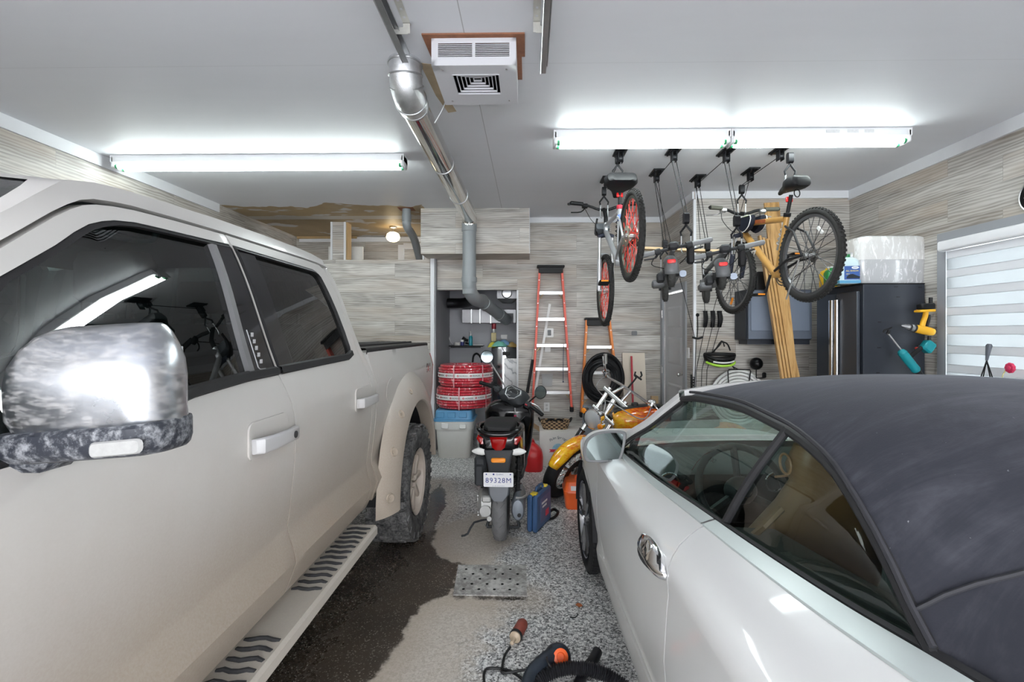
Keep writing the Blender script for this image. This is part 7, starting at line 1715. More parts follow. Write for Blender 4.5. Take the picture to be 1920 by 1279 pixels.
# ================================================================ ceiling hoists
HB_ = mat('hoist_black', (.014, .014, .016), .4, .4, var=.3, scale=30); ROPE = mat('black_rope', (.012, .012, .013), .8)
def hoist(x, yn, yf, near, far, lab, pads=False, wall=None):
    "two ceiling brackets, pulleys, rope and hook pairs; near/far are where the hooks hold"
    t = thing('pulley_hoist', lab, 'hoist', (x, (yn+yf)/2, ZC), 0, None)
    for y, hk, nm in ((yn, near, 'near'), (yf, far, 'far')):
        q = MB(); q.box((x, y, ZC-.006), (.10, .20, .012)); q.box((x-.03, y, ZC-.016), (.012, .18, .014)); q.box((x+.03, y, ZC-.016), (.012, .18, .014)); br = ob('ceiling_plate', q, HB_, t, True)
        q = MB(); q.box((x-.018, y, ZC-.055), (.008, .06, .09), bev=.003); q.box((x+.018, y, ZC-.055), (.008, .06, .09), bev=.003); q.cyl((x-.012, y, ZC-.065), (x+.012, y, ZC-.065), .026, n=16); ob('pulley', q, HB_, br, True)
        hk = V(hk); top = V((x, y, ZC-.09)); blk = hk+V((0, 0, .205)); L = top.z-blk.z
        if L > .10:
            q = MB()
            for s in (-1, 1): q.tube([top+V((s*.018, 0, 0)), blk+V((s*.012, 0, .03))], .0032, 6)
            ob('rope', q, ROPE, t, True)
        else: blk = V((blk.x, blk.y, max(blk.z, hk.z+.13)))
        q = MB(); q.rings([[blk+V((s, a, b)) for a, b in rrect(.045, .085, .018, 3)] for s in (-.02, .02)], True, True, False); hb = ob('hook_block', q, HB_, t, True)
        q = MB(); st = blk+V((0, 0, -.05)); q.ball(st, .012, 8, 6)
        for s in (-1, 1): q.tube([st, st+V((s*.042, 0, -.055)), st+V((s*.036, 0, -.085))], .008, 8)
        ob('hook_fork', q, HB_, hb, True)
        for s in (-1, 1):
            q = MB(); a0 = st+V((s*.036, 0, -.085)); q.tube([a0, hk+V((s*.036, 0, .0)), hk+V((s*.034, .0, -.045)), hk+V((s*.02, .012, -.055))], .0055, 8); ob('hook', q, mat('hook_zinc', (.42, .43, .44), .35, .8), hb, True)
        if pads and nm == 'near':
            q = MB(); q.box(hk+V((.02, -.04, -.065)), (.055, .04, .17), bev=.014); ob('hook_pad', q, BLACKPL, hb, True)
    q = MB(); q.tube([(x+.015, yn, ZC-.05), (x+.015, yf, ZC-.05)], .0032, 6); ob('traverse_rope', q, ROPE, t, True)
    if wall is not None:
        q = MB(); q.tube([V((x-.01, yf, ZC-.09)), V(wall)], .0032, 6); ob('pull_rope', q, ROPE, t, True)
    return t
W_ = lambda M, p: M @ V(p)
wl = lambda px_, py_: atY(px_, py_, YR-.03)
hoist(.775, 4.07, 4.80, W_(M1, (0, .27, .66)), W_(M1, (0, .88, .75)), 'ceiling pulley hoist holding the silver bike with red spokes', wall=None)
hoist(1.22, 4.05, 4.60, W_(Me, (.12, -.02, .20)), W_(Me, (0, .70, .16)), 'ceiling pulley hoist holding the left electric scooter', True, wl(1303, 634))
hoist(1.67, 4.08, 4.77, W_(Me2, (.12, -.02, .20)), W_(Me2, (0, .70, .16)), 'ceiling pulley hoist holding the right electric scooter', True, wl(1322, 588))
hoist(2.10, 4.04, 4.58, W_(M2_, (0, .20, .61)), W_(M2_, (0, .90, .60)), 'ceiling pulley hoist holding the bronze bike by its saddle', False, wl(1336, 588))
# ================================================================ motor scooter seen from behind (local: y forward, rear axle contact at origin)
SBK = mat('scooter_black', (.004, .004, .005), .14, coat=.35, var=.3, Specular_IOR_Level=.3); SMT = mat('scooter_matte', (.040, .043, .047), .55, var=.12); SGR = mat('scooter_mudguard', (.105, .115, .13), .5, var=.1)
RLENS = mat('red_lens', (.32, .004, .004), .12, coat=1.0); ALUC = mat('cast_alloy', (.40, .40, .39), .42, .6, var=.2, scale=16)
so = atZ(934, 1012, 0); ms = thing('motor_scooter', 'black motor scooter seen from behind with plate 89328M', 'motor scooter', (so.x+.022, so.y+.03, 0), R(-1.5))
q = MB(); q.torus((0, 0, .235), (1, 0, 0), .18, .056, 48, 14)
for k in range(22):
    for s in (-1, 1):
        a = 2*PI*k/22+(.14 if s > 0 else 0); pts = [(s*.008, .2365), (s*.028, .2335), (s*.044, .222)]
        q.tube([V((x, r_*math.sin(a+.06*i*1.5), .235+r_*math.cos(a+.06*i*1.5))) for i, (x, r_) in enumerate(pts)], .0035, 5)
w = ob('wheel', q, mat('scooter_rear_tyre', (.13, .13, .132), .8, var=.25, scale=24), ms, label='grey rear tyre')
q = MB(); q.cyl((-.05, 0, .235), (.05, 0, .235), .13, n=28); ob('hub', q, SMT, w)
q = MB(); q.torus((0, 1.25, .23), (1, 0, 0), .175, .05, 40, 12); w = ob('wheel', q, BLACKPL, ms); q = MB(); q.cyl((-.04, 1.25, .23), (.04, 1.25, .23), .13, n=24); ob('hub', q, SMT, w)
q = MB(); rs = []
for y, z, w_, h_ in ((-.235, .36, .08, .02), (-.23, .40, .145, .025), (-.21, .47, .165, .03), (-.19, .52, .16, .05), (-.175, .58, .14, .06)): rs.append([(a*1.0, y+b+.03*abs(a/.08)**2, z) for a, b in rrect(w_, h_, h_*.45, 4)])
q.rings(rs, True, True, True); ob('mudguard', q, SGR, ms)
q = MB(); q.rings([[(a, y+b, z) for a, b in rrect(w_, .06, .02, 3)] for y, z, w_ in ((-.19, .50, .13), (-.20, .60, .16), (-.22, .68, .19), (-.20, .72, .22))], True, True, True); tail = ob('plate_bracket', q, SMT, ms)
M = basis((0, -.242, .515), (1, 0, 0), (0, -.10, 1)); mi = M.copy()
q = MB(); q.prism(rrect(.212, .105, .008, 3), M @ V((0, 0, 0)), M.col[0][:3], M.col[1][:3], M.col[2].to_3d()*.003); pl_ = ob('licence_plate', q, mat('plate_white', (.72, .72, .74), .4, var=.04), ms)
PB = mat('plate_blue', (.03, .05, .22), .5)
ob('plate_number', text_mb('89328M', .052, M @ Matrix.Translation((0, -.006, .0035)), .0004, 1.12), PB, pl_)
q = text_mb('Québec', .017, M @ Matrix.Translation((.01, .040, .0035)), .0003); q.join(text_mb('JE ME SOUVIENS', .010, M @ Matrix.Translation((0, -.045, .0035)), .0003, 1.2)); ob('plate_caption', q, mat('plate_grey', (.25, .27, .38), .5), pl_)
q = MB(); c_ = M @ V((-.034, .040, .0045)); q.prism([(.007*math.cos(R(a)), .007*math.sin(R(a))) for a in range(0, 360, 45)], M @ V((-.034, .040, .003)), M.col[0][:3], M.col[1][:3], M.col[2].to_3d()*.001)
for s in (-1, 1): q.cyl(M @ V((s*.085, .040, .003)), M @ V((s*.085, .040, .006)), .005, n=8)
ob('plate_bolt', q, PB, pl_)
q = MB(); q.rings([[(a*k, -.258-y, .655+b*k) for a, b in rrect(.10, .030, .012, 3)] for y, k in ((-.01, 1.05), (.004, 1), (.009, .8))], True, True, True); ob('amber_reflector', q, mat('amber', (.85, .28, .02)), ms)
for s in (-1, 1):
    q = MB(); q.tube([(s*.06, -.19, .70), (s*.10, -.20, .705)], .011, 8); q.rings([[(s*(.10+x), -.20+a*k, .705+b*k) for a, b in circle2(1, 12)] for x, k in ((0, .026), (.02, .030), (.05, .026), (.08, .014), (.095, .004))], True, True, True); o = ob('turn_signal', q, mat('clear_lens', (.72, .72, .70)), ms)
    q = MB(); q.ball((s*.125, -.215, .705), (.018, .014, .014), 10, 6); ob('amber_bulb', q, mat('amber', (.85, .28, .02)), o)
# tail body with lamps
def body_ring(y, w_, zb, zt, r=.05): return [(a, y, (zb+zt)/2+b) for a, b in rrect(w_, zt-zb, min(r, (zt-zb)*.45), 4)]
q = MB(); q.rings([body_ring(-.235, .20, .735, .80, .02), body_ring(-.21, .28, .715, .84, .03), body_ring(-.12, .33, .68, .87), body_ring(.05, .35, .60, .87), body_ring(.25, .34, .45, .85), body_ring(.42, .28, .32, .80)], True, True, True); ob('tail_fairing', q, SBK, ms)
q = MB(); q.rings([[(x*k, -.245-y, .772+z*k) for x, z in ((-.062, .042), (.062, .042), (.045, -.03), (.02, -.05), (-.02, -.05), (-.045, -.03))] for y, k in ((-.03, 1.1), (0, 1.0), (.012, .7))], True, True, True); ob('tail_light', q, RLENS, ms)
for s in (-1, 1):
    q = MB(); q.rings([[(s*(.11+x*k), -.225-y+abs(x)*.2, .782+z*k) for x, z in ((-.045, .02), (.04, .035), (.05, .018), (.02, -.025), (-.04, -.03))] for y, k in ((-.03, 1.1), (.0, 1), (.01, .7))], True, True, True); ob('tail_light', q, RLENS, ms)
q = MB(); q.tube([(-.13, -.02, .87), (-.155, -.12, .875), (-.14, -.22, .865), (-.09, -.265, .845), (0, -.27, .838), (.09, -.265, .845), (.14, -.22, .865), (.155, -.12, .875), (.13, -.02, .87)], .017, 10, 4); ob('grab_rail', q, SBK, ms)
q = MB(); rs = []
for y, w_, zb, zt in ((-.20, .16, .850, .872), (-.16, .23, .845, .892), (.05, .27, .83, .895), (.25, .26, .80, .875), (.40, .22, .75, .83), (.48, .16, .70, .77)): rs.append(body_ring(y, w_, zb, zt, .03))
q.rings(rs, True, True, True); ob('seat', q, mat('seat_vinyl', (.018, .018, .019), .5, var=.2), ms)
# engine side, exhaust, stands
q = MB(); q.rings([[(x, a, .30+b) for a, b in rrect(L_, h_, .05, 4)] for x, L_, h_ in ((-.06, .34, .16), (-.13, .36, .19), (-.155, .32, .15))], True, True, True)
for k in range(5): q.box((-.158, -.10+.04*k, .31), (.012, .012, .12), bev=.003)
q.cyl((-.15, -.02, .30), (-.172, -.02, .30), .055, n=20); q.cyl((-.15, .10, .31), (-.168, .10, .31), .035, n=16); q.cyl((-.10, -.19, .27), (-.10, -.155, .27), .04, n=16); q.box((-.09, -.18, .36), (.07, .05, .05), bev=.01); q.cyl((-.07, -.20, .22), (-.07, -.15, .22), .018, n=10)
for yy, zz in ((-.15, .24), (-.15, .36), (.14, .24), (.14, .36)): q.cyl((-.15, yy*.85, zz), (-.164, yy*.85, zz), .009, n=8)
q.tube([(-.158, -.13, .22), (-.160, .0, .205), (-.158, .13, .22)], .006, 6); ob("engine_cover", q, ALUC, ms, label="pale cast engine cover")
q = MB(); q.box((-.15, .02, .55), (.09, .22, .17), bev=.02); q.box((-.155, -.08, .50), (.07, .05, .16), bev=.015); ob('air_filter', q, SMT, ms)
q = MB(); q.rings([[(.135+a*k, y, .285+b*k) for a, b in circle2(.052, 20, .092)] for y, k in ((.25, .6), (.15, .9), (-.10, 1.0), (-.17, .95), (-.195, .75), (-.20, .3))], True, True, True); mf = ob('muffler', q, mat('muffler_blue_grey', (.17, .19, .22), .45, .3, var=.12), ms)
q = MB(); q.cyl((.145, -.198, .25), (.145, -.205, .25), .014, n=12); ob('tailpipe', q, BLACKPL, mf)
q = MB(); q.tube([(.19, .02, .30), (.195, -.10, .36), (.16, -.19, .37), (.12, -.2, .375)], .008, 8, 3); ob('heat_shield', q, ALU, mf)
for s in (-1, 1):
    q = MB(); q.tube([(s*.13, .10, .62), (s*.125, -.06, .33)], .017, 10); q.tube([V((s*.13, .10, .62)).lerp(V((s*.125, -.06, .33)), k/50)+V((.026*math.cos(k*.9), .02*math.sin(k*.9), 0)) for k in range(8, 44)], .004, 6)
    ob('rear_shock', q, BLACKPL, ms)
q = MB(); q.tube([(-.10, .05, .12), (-.20, -.04, .13), (-.24, -.10, .07), (-.28, -.13, .065)], .008, 8, 2); ob('kick_starter', q, SMT, ms)
q = MB()
for s in (-1, 1): q.tube([(s*.07, .22, .22), (s*.13, .18, .012)], .012, 8)
q.tube([(-.13, .18, .012), (.13, .18, .012)], .012, 8); ob('centre_stand', q, SMT, ms)
# floorboard, leg shield
q = MB(); q.rings([body_ring(.40, .28, .30, .50), body_ring(.60, .30, .26, .36), body_ring(.85, .32, .26, .36), body_ring(.98, .34, .26, .50)], True, True, True); ob('floorboard', q, SMT, ms)
q = MB(); rs = []
for z, w_, y, dp_ in ((.34, .34, 1.0, .12), (.50, .42, .98, .14), (.66, .46, .97, .15), (.80, .47, .965, .15), (.87, .40, .97, .14), (.905, .28, .985, .12), (.915, .16, 1.0, .08)): rs.append([(a, y+b-.05*(1-(a/(w_/2))**2), z) for a, b in rrect(w_, dp_, .05, 4)])
q.rings(rs, True, True, True); ls = ob('leg_shield', q, SBK, ms)
q = MB(); q.tube([(-.17, .885, .79), (-.10, .86, .73), (0, .85, .71), (.10, .86, .73), (.17, .885, .79)], .006, 8, 3); q.box((0, .862, .69), (.10, .02, .08), bev=.015); ob('glove_box', q, SBK, ls)
q = MB(); q.rings([[(a, y, z+b) for a, b in rrect(w_, .10, .03, 3)] for y, z, w_ in ((1.02, .40, .34), (1.12, .52, .26), (1.10, .75, .2))], True, True, True); ob('front_fairing', q, SBK, ms)
# headset, turned to the right and tipped with the fork
Hm = Matrix.Translation((0.045, .97, .935)) @ Matrix.Rotation(R(-24), 4, 'Z') @ Matrix.Rotation(R(22), 4, 'Y') @ Matrix.Rotation(R(18), 4, 'X')
q = MB(); q.rings([[(a, b-.01, z) for a, b in rrect(w_, d_, .05, 4)] for z, w_, d_ in ((-.10, .12, .12), (-.03, .22, .18), (.03, .27, .21), (.065, .22, .18), (.085, .13, .12))], True, True, True)
hs = ob('headset_cover', q.xf(Hm), SMT, ms)
def onh(mb): return mb.xf(Hm)
oct_ = [(-.075, .02), (-.055, .058), (.055, .058), (.075, .02), (.05, -.045), (0, -.065), (-.05, -.045)]
Dm = basis((0, -.05, .082), (1, 0, 0), (0, .88, .47)); Dm = Matrix.Translation((0, -.055, .075)) @ Matrix.Rotation(R(28), 4, 'X')
q = MB(); q.rings([[Dm @ V((a*k, b*k, z)) for a, b in oct_] for z, k in ((-.02, 1.15), (.012, 1.08), (.014, .95), (.008, .9))], True, False, False); ob('dash_bezel', onh(q), mat('bezel_silver', (.35, .36, .37), .3, .6), hs)
q = MB(); pts = [Dm @ V((a*.95, b*.95, .009)) for a, b in oct_]; q.add(pts, [tuple(range(len(pts)))]); ob('dash_face', onh(q), mat('dial_black', (.02, .02, .022), .25, coat=.5), hs)
q = MB()
for k in range(13):
    a = R(205-19*k); q.box(Dm @ V((.052*math.cos(a), .006+.042*math.sin(a), .0105)), (.011, .0022, .001), (Dm @ Matrix.Rotation(a, 4, 'Z')).to_3x3())
q.torus(Dm @ V((-.018, -.022, .011)), Dm.col[2][:3], .021, .0025, 20, 6); ob('dial_marks', onh(q), mat('dial_white', (.6, .62, .6), .4), hs)
q = MB(); q.cyl(Dm @ V((-.018, -.022, .0095)), Dm @ V((-.018, -.022, .0115)), .019, n=20); ob('clock_display', onh(q), mat('lcd', (.32, .36, .32), .3), hs)
for s in (-1, 1):
    q = MB(); q.tube([(s*.10, -.02, .02), (s*.20, -.04, .03), (s*.33, -.075, .03)], .014, 10, radii=[(0, .022), (.4, .014), (1, .013)]); g_ = ob('handlebar', onh(q), SMT, hs)
    q = MB(); q.tube([(s*.22, -.045, .03), (s*.345, -.078, .03)], .018, 12); q.ball((s*.348, -.079, .03), .02, 10, 6); ob('grip', onh(q), BLACKPL, g_)
    q = MB(); q.box((s*.175, -.04, .025), (.06, .06, .05), bev=.012); sb_ = ob('switch_box', onh(q), SMT, g_)
    q = MB(); q.tube([(s*.16, .01, .02), (s*.24, .03, .01), (s*.335, -.01, -.005)], .007, 8, 3); ob('brake_lever', onh(q), ALU if s > 0 else BLACKPL, g_)
q = MB(); q.box((.17, -.072, .04), (.025, .012, .015), bev=.004); ob('starter_button', onh(q), mat('red_paint', (.50, .03, .05)), hs)
inv = full(ms).inverted()
for (mx_, mz, Yd, sx_, base, nm, col) in ((913, 669, so.y+.98, 1, (-.12, .02, .04), 'left', (.55, .68, .70)), (1014, 736, so.y+.80, .75, (.16, .0, .03), 'right', (.20, .20, .18))):
    c = inv @ atY(mx_, mz, Yd); b0 = Hm @ V(base); e = c-V((0, .0, .0))
    q = MB(); q.tube([b0, b0.lerp(e, .5)+V((0, .02, .0)), e+V((0, .03, -.01))], .007, 8, 3); ob('mirror_stalk', q, BLACKPL if nm == 'right' else ALU, hs)
    ax = V((.15 if nm == 'left' else -.55, -1, .1 if nm == 'left' else .2)); q = MB(); q.lathe([(.001, -.03), (.04, -.026), (.058, -.006), (.062, .006), (.056, .009)], c, ax, 28); mh = ob('mirror_shell', q, BLACKPL, ms)
    q = MB(); x_, y_, a_ = frame(ax); q.add([c+a_*.0085+x_*.056*u+y_*.056*v_ for u, v_ in circle2(1, 28)], [tuple(range(28))]); ob('mirror_glass', q, mat('pale_mirror', (.22, .27, .285), .06, 1.0), mh)
kc_ = inv @ atY(966, 787, so.y+.80); q = MB(); q.box(kc_, (.024, .008, .085), bev=.003); kt = ob('key_tag', q, mat('red_tag', (.45, .02, .09), .5), ms, label='red key tag'); q = MB(); q.torus(kc_+V((0, .0, .055)), (0, 1, .3), .012, .002, 14, 5); q.tube([kc_+V((0, 0, .065)), kc_+V((-.005, .04, .10))], .006, 6); ob('key_ring', q, ALU, kt); q = MB(); q.box(kc_+V((0, -.0045, -.005)), (.008, .001, .05)); ob('tag_text', q, WHITEPL, kt)
# ================================================================ chopper motorcycle with flame paint
def flame_mat():
    t = NT('flame_paint'); P = t.obj(); p = t.n('SeparateXYZ', {0: P}).outputs
    g = t.n('Mapping', {0: P, 2: (0, 0, .5), 3: (5, 5, 14)}).outputs[0]; n = t.noise(g, 1.6, 6, .7, 2.5); n2 = t.noise(P, 14, 4, .65, 1.5)
    f = t.math('ADD', t.math('MULTIPLY_ADD', n, 1.7, -.48), t.math('MULTIPLY', t.n('Attribute', attribute_name='burn').outputs[2], .62)); f = t.math('SUBTRACT', f, .02); f = t.math('ADD', f, t.math('MULTIPLY', t.math('SUBTRACT', n2, .5), .70))
    c = t.ramp(f, [(.18, (.06, .004, .002)), (.34, (.45, .02, .003)), (.52, (.72, .10, .003)), (.72, (.82, .27, .005)), (.95, (.86, .50, .015))])
    return t.out(t.bsdf(c, .15, coat=1.0))
FLAME = flame_mat()
def heat(o, fn):
    a = o.data.attributes.new('burn', 'FLOAT', 'POINT')
    for v in o.data.vertices: a.data[v.index].value = fn(v.co)
FWc = V((.375, 4.505, .283)); mo = thing('motorcycle', 'chopper motorcycle with orange flame paint and chrome bars ahead of the car', 'motorcycle', (1.05, 4.66, 0))
h = V((-.66, -.75, 0)).normalized(); lf = V((0, 0, 1)).cross(h).normalized(); lf = (lf+V((0, 0, -.50))).normalized(); upw = h.cross(lf)*-1
if upw.z < 0: upw = -upw
def mw(c, ax, r, rt, hv):
    q = MB(); q.torus(c, ax, r-rt, rt, 56, 14); w = ob('wheel', q, mat('moto_tyre', (.016, .016, .017), .6, var=.3, scale=20), mo, True, label='black tyre')
    q = MB(); q.lathe([(r-rt*1.75, -.035), (r-rt*2.05, -.03), (r-rt*2.3, 0), (r-rt*2.05, .03), (r-rt*1.75, .035)], c, ax, 48); ob('rim', q, CHR, w, True)
    q = MB(); ax = V(ax).normalized(); x_, y_, a = frame(ax)
    for k in range(36):
        t_ = 2*PI*k/36; s = 1 if k % 2 else -1; t2 = t_+(.9 if (k//2) % 2 else -.9); q.cyl(c+(x_*math.cos(t2)+y_*math.sin(t2))*.045+a*s*.035, c+(x_*math.cos(t_)+y_*math.sin(t_))*(r-rt*2.1), .0022, n=5, cap=False)
    ob('spokes', q, CHR, w, True)
    q = MB(); q.cyl(c-a*.06, c+a*.06, .045, n=20); ob('hub', q, CHR, w, True)
    q = MB(); q.lathe([(.07, 0), (.14, 0), (.14, .006), (.07, .006), (.07, 0)], c+a*.062, a, 36); ob('brake_disc', q, mat('disc_dark', (.06, .05, .045), .3, .8), w, True)
mw(FWc, lf, .315, .062, h)
# front fender over the wheel
q = MB(); rows = []; Rf = .345; fw_ = .075
for i in range(25):
    a = R(lerp(18, 150, i/24)); c_ = h*math.cos(a)+upw*math.sin(a); row = []
    ww = fw_*min(1, .62+.5*math.sin(PI*min(1, (i+1)/9)/2))
    for j in range(11):
        u = j/5-1; row.append(FWc+c_*(Rf+.018-.055*abs(u)**2.4)+lf*(ww*u))
    rows.append(row)
q.grid(rows); fd = ob('front_fender', q, FLAME, mo, True); fd.modifiers.new('th', 'SOLIDIFY').thickness = .004
ip = full(mo).inverted()
heat(fd, lambda co: 1.0-.85*max(0, min(1, ((co+V((1.05, 4.66, 0))-FWc).dot(-h)+.32)/.60)))
# fork: two tubes from the axle up through the clamps
axL, axR = FWc+lf*.10, FWc-lf*.10
cl = atY(1148, 757, 4.56); fdv = (cl-FWc).normalized(); clf = cl+fdv*.06
barv = (lf+V((0, 0, -.18))).normalized()
for s, nm in ((1, 'near'), (-1, 'far')):
    b0 = FWc+lf*.10*s; t0 = clf+barv*.105*s
    q = MB(); q.tube([b0.lerp(t0, .42), t0+(t0-b0).normalized()*.04], .0215, 14); f_ = ob('fork_tube', q, CHR, mo, True)
    q = MB(); q.tube([b0, b0.lerp(t0, .45)], .030, 14); q.torus(b0.lerp(t0, .45), t0-b0, .028, .008, 18, 8); ob('fork_slider', q, mat('black_slider', (.014, .014, .015), .25, coat=.5), f_, True)
q = MB(); q.rings([[clf+barv*x+fdv*y+(barv.cross(fdv))*z for y, z in rrect(.045, .07, .015, 3)] for x in (-.15, -.13, .13, .15)], True, True, False); ob('triple_clamp', q, mat('polished_alloy', (.72, .72, .71), .22, .8, var=.06), mo, True)
lc = clf-fdv*.20; q = MB(); q.rings([[lc+barv*x+fdv*y+(barv.cross(fdv))*z for y, z in rrect(.035, .07, .012, 3)] for x in (-.14, .14)], True, True, False); q.tube([lc, clf], .030, 12); ob('lower_clamp', q, mat('polished_alloy', (.72, .72, .71)), mo, True)
# risers and bar
b_l, b_r = atY(1222, 760, 4.28), atY(1136, 702, 4.92)
bc = (b_l+b_r)/2; bd = (b_l-b_r).normalized()
for s in (-1, 1):
    q = MB(); q.tube([clf+barv*.06*s+fdv*.01, bc+bd*.055*s], .0165, 12); ob('riser', q, CHR, mo, True)
le, re = atY(1241, 768, 4.16), atY(1135, 664, 4.88)
q = MB(); q.tube([le, b_l, bc+bd*.1+V((0, 0, .0)), bc-bd*.1, b_r, re], .0135, 12, 3); hb_o = ob('handlebar', q, CHR, mo, True)
for e, f in ((le, b_l), (re, b_r)):
    dv = (e-f).normalized(); q = MB(); q.tube([e, e-dv*.10], .019, 12); ob('grip', q, BLACKPL if e is le else CHR, hb_o, True)
    q = MB(); q.lathe([(.022, -.03), (.03, -.01), (.03, .02), (.02, .03)], f, dv, 14); q.box(f+V((0, 0, .03)), (.07, .05, .04), bev=.012); q.tube([f+V((.0, -.02, .02)), f+dv*.06+V((-.02, -.04, .02)), e+V((-.03, -.03, -.02))], .008, 8, 3); ob('control', q, CHR, hb_o, True)
    q = MB(); q.tube([f, f+V((-.10, -.02, -.12)), clf+V((-.10, 0, -.02)), clf-fdv*.25], .005, 8, 6); ob('cable', q, mat('steel_braid', (.42, .42, .42), .35, .7), hb_o, True)
q = MB(); q.tube([bc, bc+V((.06, 0, .07)), bc+V((.09, 0, .11))], .008, 8); p0 = bc+V((.10, -.02, .13))
for s in (-1, 1): q.tube([p0+V((s*.02, 0, -.02)), p0+V((s*.035, 0, .0)), p0+V((s*.025, 0, .035))], .008, 8); 
q.box(p0+V((0, 0, -.02)), (.08, .02, .018), Matrix.Rotation(R(35), 3, 'Y'), .004); ob('phone_clamp', q, BLACKPL, hb_o, True)
# headlight and signals
hc = atY(1113, 785, 4.34); hd = (h+V((0, 0, -.12))).normalized(); q = MB(); q.lathe([(.001, -.13), (.03, -.125), (.06, -.10), (.082, -.05), (.088, .0), (.092, .01), (.092, .025), (.084, .028)], hc, hd, 32); hl = ob('headlight', q, CHR, mo, True)
q = MB(); q.lathe([(.084, .026), (.05, .04), (.001, .045)], hc, hd, 28); ob('headlight_lens', q, mat('headlight_glass', (.60, .62, .63), .08, .3, coat=1.0), hl, True)
q = MB(); q.tube([hc-hd*.03+V((.0, 0, .08)), lc], .014, 8); ob('headlight_bracket', q, CHR, hl, True)
for px_, py_, Y_, s in ((1096, 770, 4.62, 1), (1126, 800, 4.28, -1)):
    c = atY(px_, py_, Y_); q = MB(); q.lathe([(.001, -.05), (.022, -.045), (.028, 0), (.03, .01)], c, hd, 18); q.tube([c, c.lerp(lc, .8)], .008, 8); o = ob('turn_signal', q, CHR if s < 0 else mat('dark_chrome', (.2, .2, .2), .2, 1.0), mo, True); q = MB(); q.lathe([(.03, .008), (.02, .02), (.001, .024)], c, hd, 18); ob('signal_lens', q, mat('amber', (.85, .28, .02)), o, True)
# tank
tc_ = atY(1192, 789, 4.50); fv = V((-1, -.02, -.10)).normalized(); sv = V((0, -1, -.18)).normalized(); uv = sv.cross(fv)
if uv.z < 0: uv = -uv
q = MB(); rs = []
for x, w_, hh_, dz in ((.215, .05, .06, .06), (.205, .13, .14, .03), (.17, .22, .22, .01), (.10, .285, .27, 0), (0, .30, .28, .0), (-.12, .27, .25, .015), (-.24, .20, .19, .03), (-.32, .10, .12, .04)):
    rs.append([tc_+fv*x+sv*a+uv*(b+dz-(.06*(1-abs(a)/(w_/2)) if b < -hh_*.3 else 0)) for a, b in rrect(w_, hh_, min(w_, hh_)*.46, 6)])
q.rings(rs, True, True, True); tk = ob('fuel_tank', q, FLAME, mo, True); heat(tk, lambda co: max(0, min(1, .55+((co+V((1.05, 4.66, 0))-tc_).dot(fv))*1.9-((co+V((1.05, 4.66, 0))-tc_).z)*1.5)))
q = MB(); rs = []
for x in (.20, .1, 0, -.12, -.26): rs.append([tc_+fv*x+sv*(a-.0)+uv*(.135+b-(0.02 if abs(x) > .15 else 0)) for a, b in rrect(.07, .03, .01, 3)])
q.rings(rs, True, True, True); q.lathe([(.001, .02), (.03, .018), (.035, 0)], tc_+uv*.155, uv, 18); ob('tank_console', q, mat('dark_console', (.05, .05, .05), .4, .5, var=.4, scale=30), tk, True)
M = basis(tc_+sv*.152+fv*(-.10)-uv*.03, -fv, uv); q = MB(); q.tube([M @ V(p) for p in ((-.07, 0, .001), (-.055, .018, .001), (-.045, -.006, .001), (-.02, .006, .001), (-.005, -.004, .001), (.01, .010, .001), (.02, -.004, .001), (.05, .004, .001), (.07, -.002, .001))], .0035, 6, 3); ob('tank_script', q, BLACKPL, tk, True)
# engine, frame, rear
q = MB(); e0 = V((1.10, 4.60, .42))
for tl in (-22, 22):
    for k in range(10):
        dv = V((math.sin(R(tl)), 0, math.cos(R(tl)))); c = e0+dv*(.06+.024*k); x_, y_, a = frame(dv); q.rings([[c+x_*u+y_*v_+a*s for u, v_ in rrect(.15, .15, .04, 3)] for s in (0, .010)], True, True, False)
q.box(e0+V((0, 0, -.08)), (.40, .22, .24), bev=.05); ob('engine', q, mat('engine_dark', (.05, .05, .052), .35, .7), mo, True)
q = MB(); q.cyl(e0+V((.0, -.12, .06)), e0+V((0, -.18, .06)), .09, n=24); q.cyl(e0+V((.12, -.10, -.10)), e0+V((.12, -.14, -.10)), .10, n=24); ob('engine_cover', q, CHR, mo, True)
q = MB()
for s in (-1, 1): q.tube([lc+V((.03, s*.03, 0)), e0+V((-.25, s*.09, .2)), e0+V((-.22, s*.10, -.17)), e0+V((.35, s*.11, -.17)), V((1.90, 4.66+s*.11, .33))], .018, 8, 3)
q.tube([clf, tc_-uv*.10, V((1.45, 4.60, .60)), V((1.75, 4.64, .50)), V((1.90, 4.66, .33))], .020, 8, 3); ob('frame', q, BLACKPL, mo, True)
mw(V((1.90, 4.68, .315)), V((0, -1, -.12)), .315, .075, V((-1, 0, 0)))
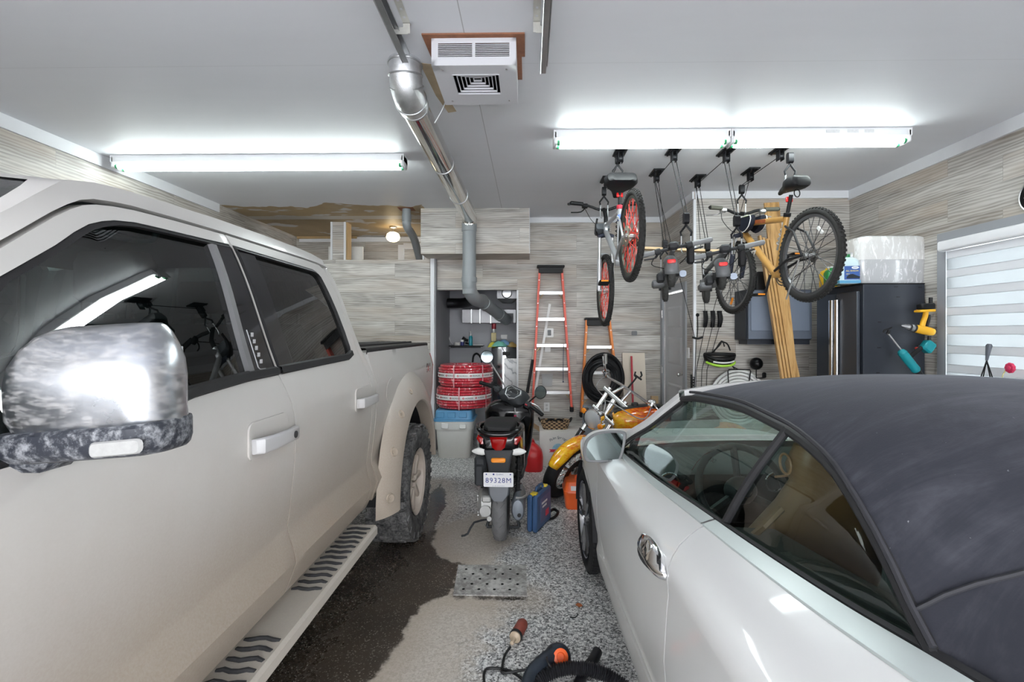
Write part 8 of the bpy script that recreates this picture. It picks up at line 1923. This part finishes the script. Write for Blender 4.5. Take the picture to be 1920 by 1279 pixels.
q = MB(); rows = []; c0 = V((1.90, 4.67, .315)); ax2 = V((0, -1, -.15)).normalized()
for i in range(21):
    a = R(lerp(30, 175, i/20)); c_ = V((-math.cos(a), 0, math.sin(a))); rows.append([c0+c_*(.375-.05*abs(j/5-1)**2.4)+ax2*(.11*(j/5-1)) for j in range(11)])
q.grid(rows); rf = ob('rear_fender', q, FLAME, mo, True); rf.modifiers.new('th', 'SOLIDIFY').thickness = .004; heat(rf, lambda co: .25+.4*max(0, min(1, co.z)))
q = MB(); q.rings([[V((x, 4.60+a, z+b)) for a, b in rrect(w_, .08, .03, 3)] for x, z, w_ in ((1.28, .70, .14), (1.40, .67, .26), (1.60, .66, .28), (1.78, .72, .20))], True, True, True); ob('seat', q, mat('seat_vinyl', (.018, .018, .019)), mo, True)
q = MB(); q.tube([e0+V((0, -.10, .18)), e0+V((-.12, -.20, .10)), e0+V((.0, -.22, -.12)), V((2.2, 4.42, .26))], .032, 12, 4); ob('exhaust', q, CHR, mo, True)
q = MB(); q.tube([V((1.0, 4.52, .25)), V((1.05, 4.36, .01))], .013, 8); ob('side_stand', q, BLACKPL, mo, True)
# black coiled hose on the orange ladder behind the bars
c = atY(1130, 710, 6.14); t = thing('cable_coil', 'large coil of black cable hanging on the orange ladder', 'cable coil', (c.x, 6.14, c.z-.33)); rnd = random.Random(3)
for k in range(12):
    q = MB(); rr_ = lerp(.16, .28, k/11); ox, oz, oy = rnd.uniform(-.03, .03), rnd.uniform(-.04, .03), rnd.uniform(-.04, .04)
    q.tube([c+V((ox+rr_*math.cos(R(a))*(.92), oy+.03*math.sin(R(a*2+k*40)), oz+rr_*1.08*math.sin(R(a)))) for a in range(0, 360, 18)], .020, 8, 2, True); ob('cable_turn', q, mat('cable_black', (.016, .016, .018), .45, var=.4, scale=20), t, True)
# post and low box behind the fork
p = atY(1101, 830, 5.70); q = MB(); q.box((p.x+.01, 5.80, .34), (.10, .08, .68)); solo('grey_post', q, mat('post_grey', (.20, .22, .25), .5), 'short grey post standing behind the motorcycle fork, right of the printed box', 'post')
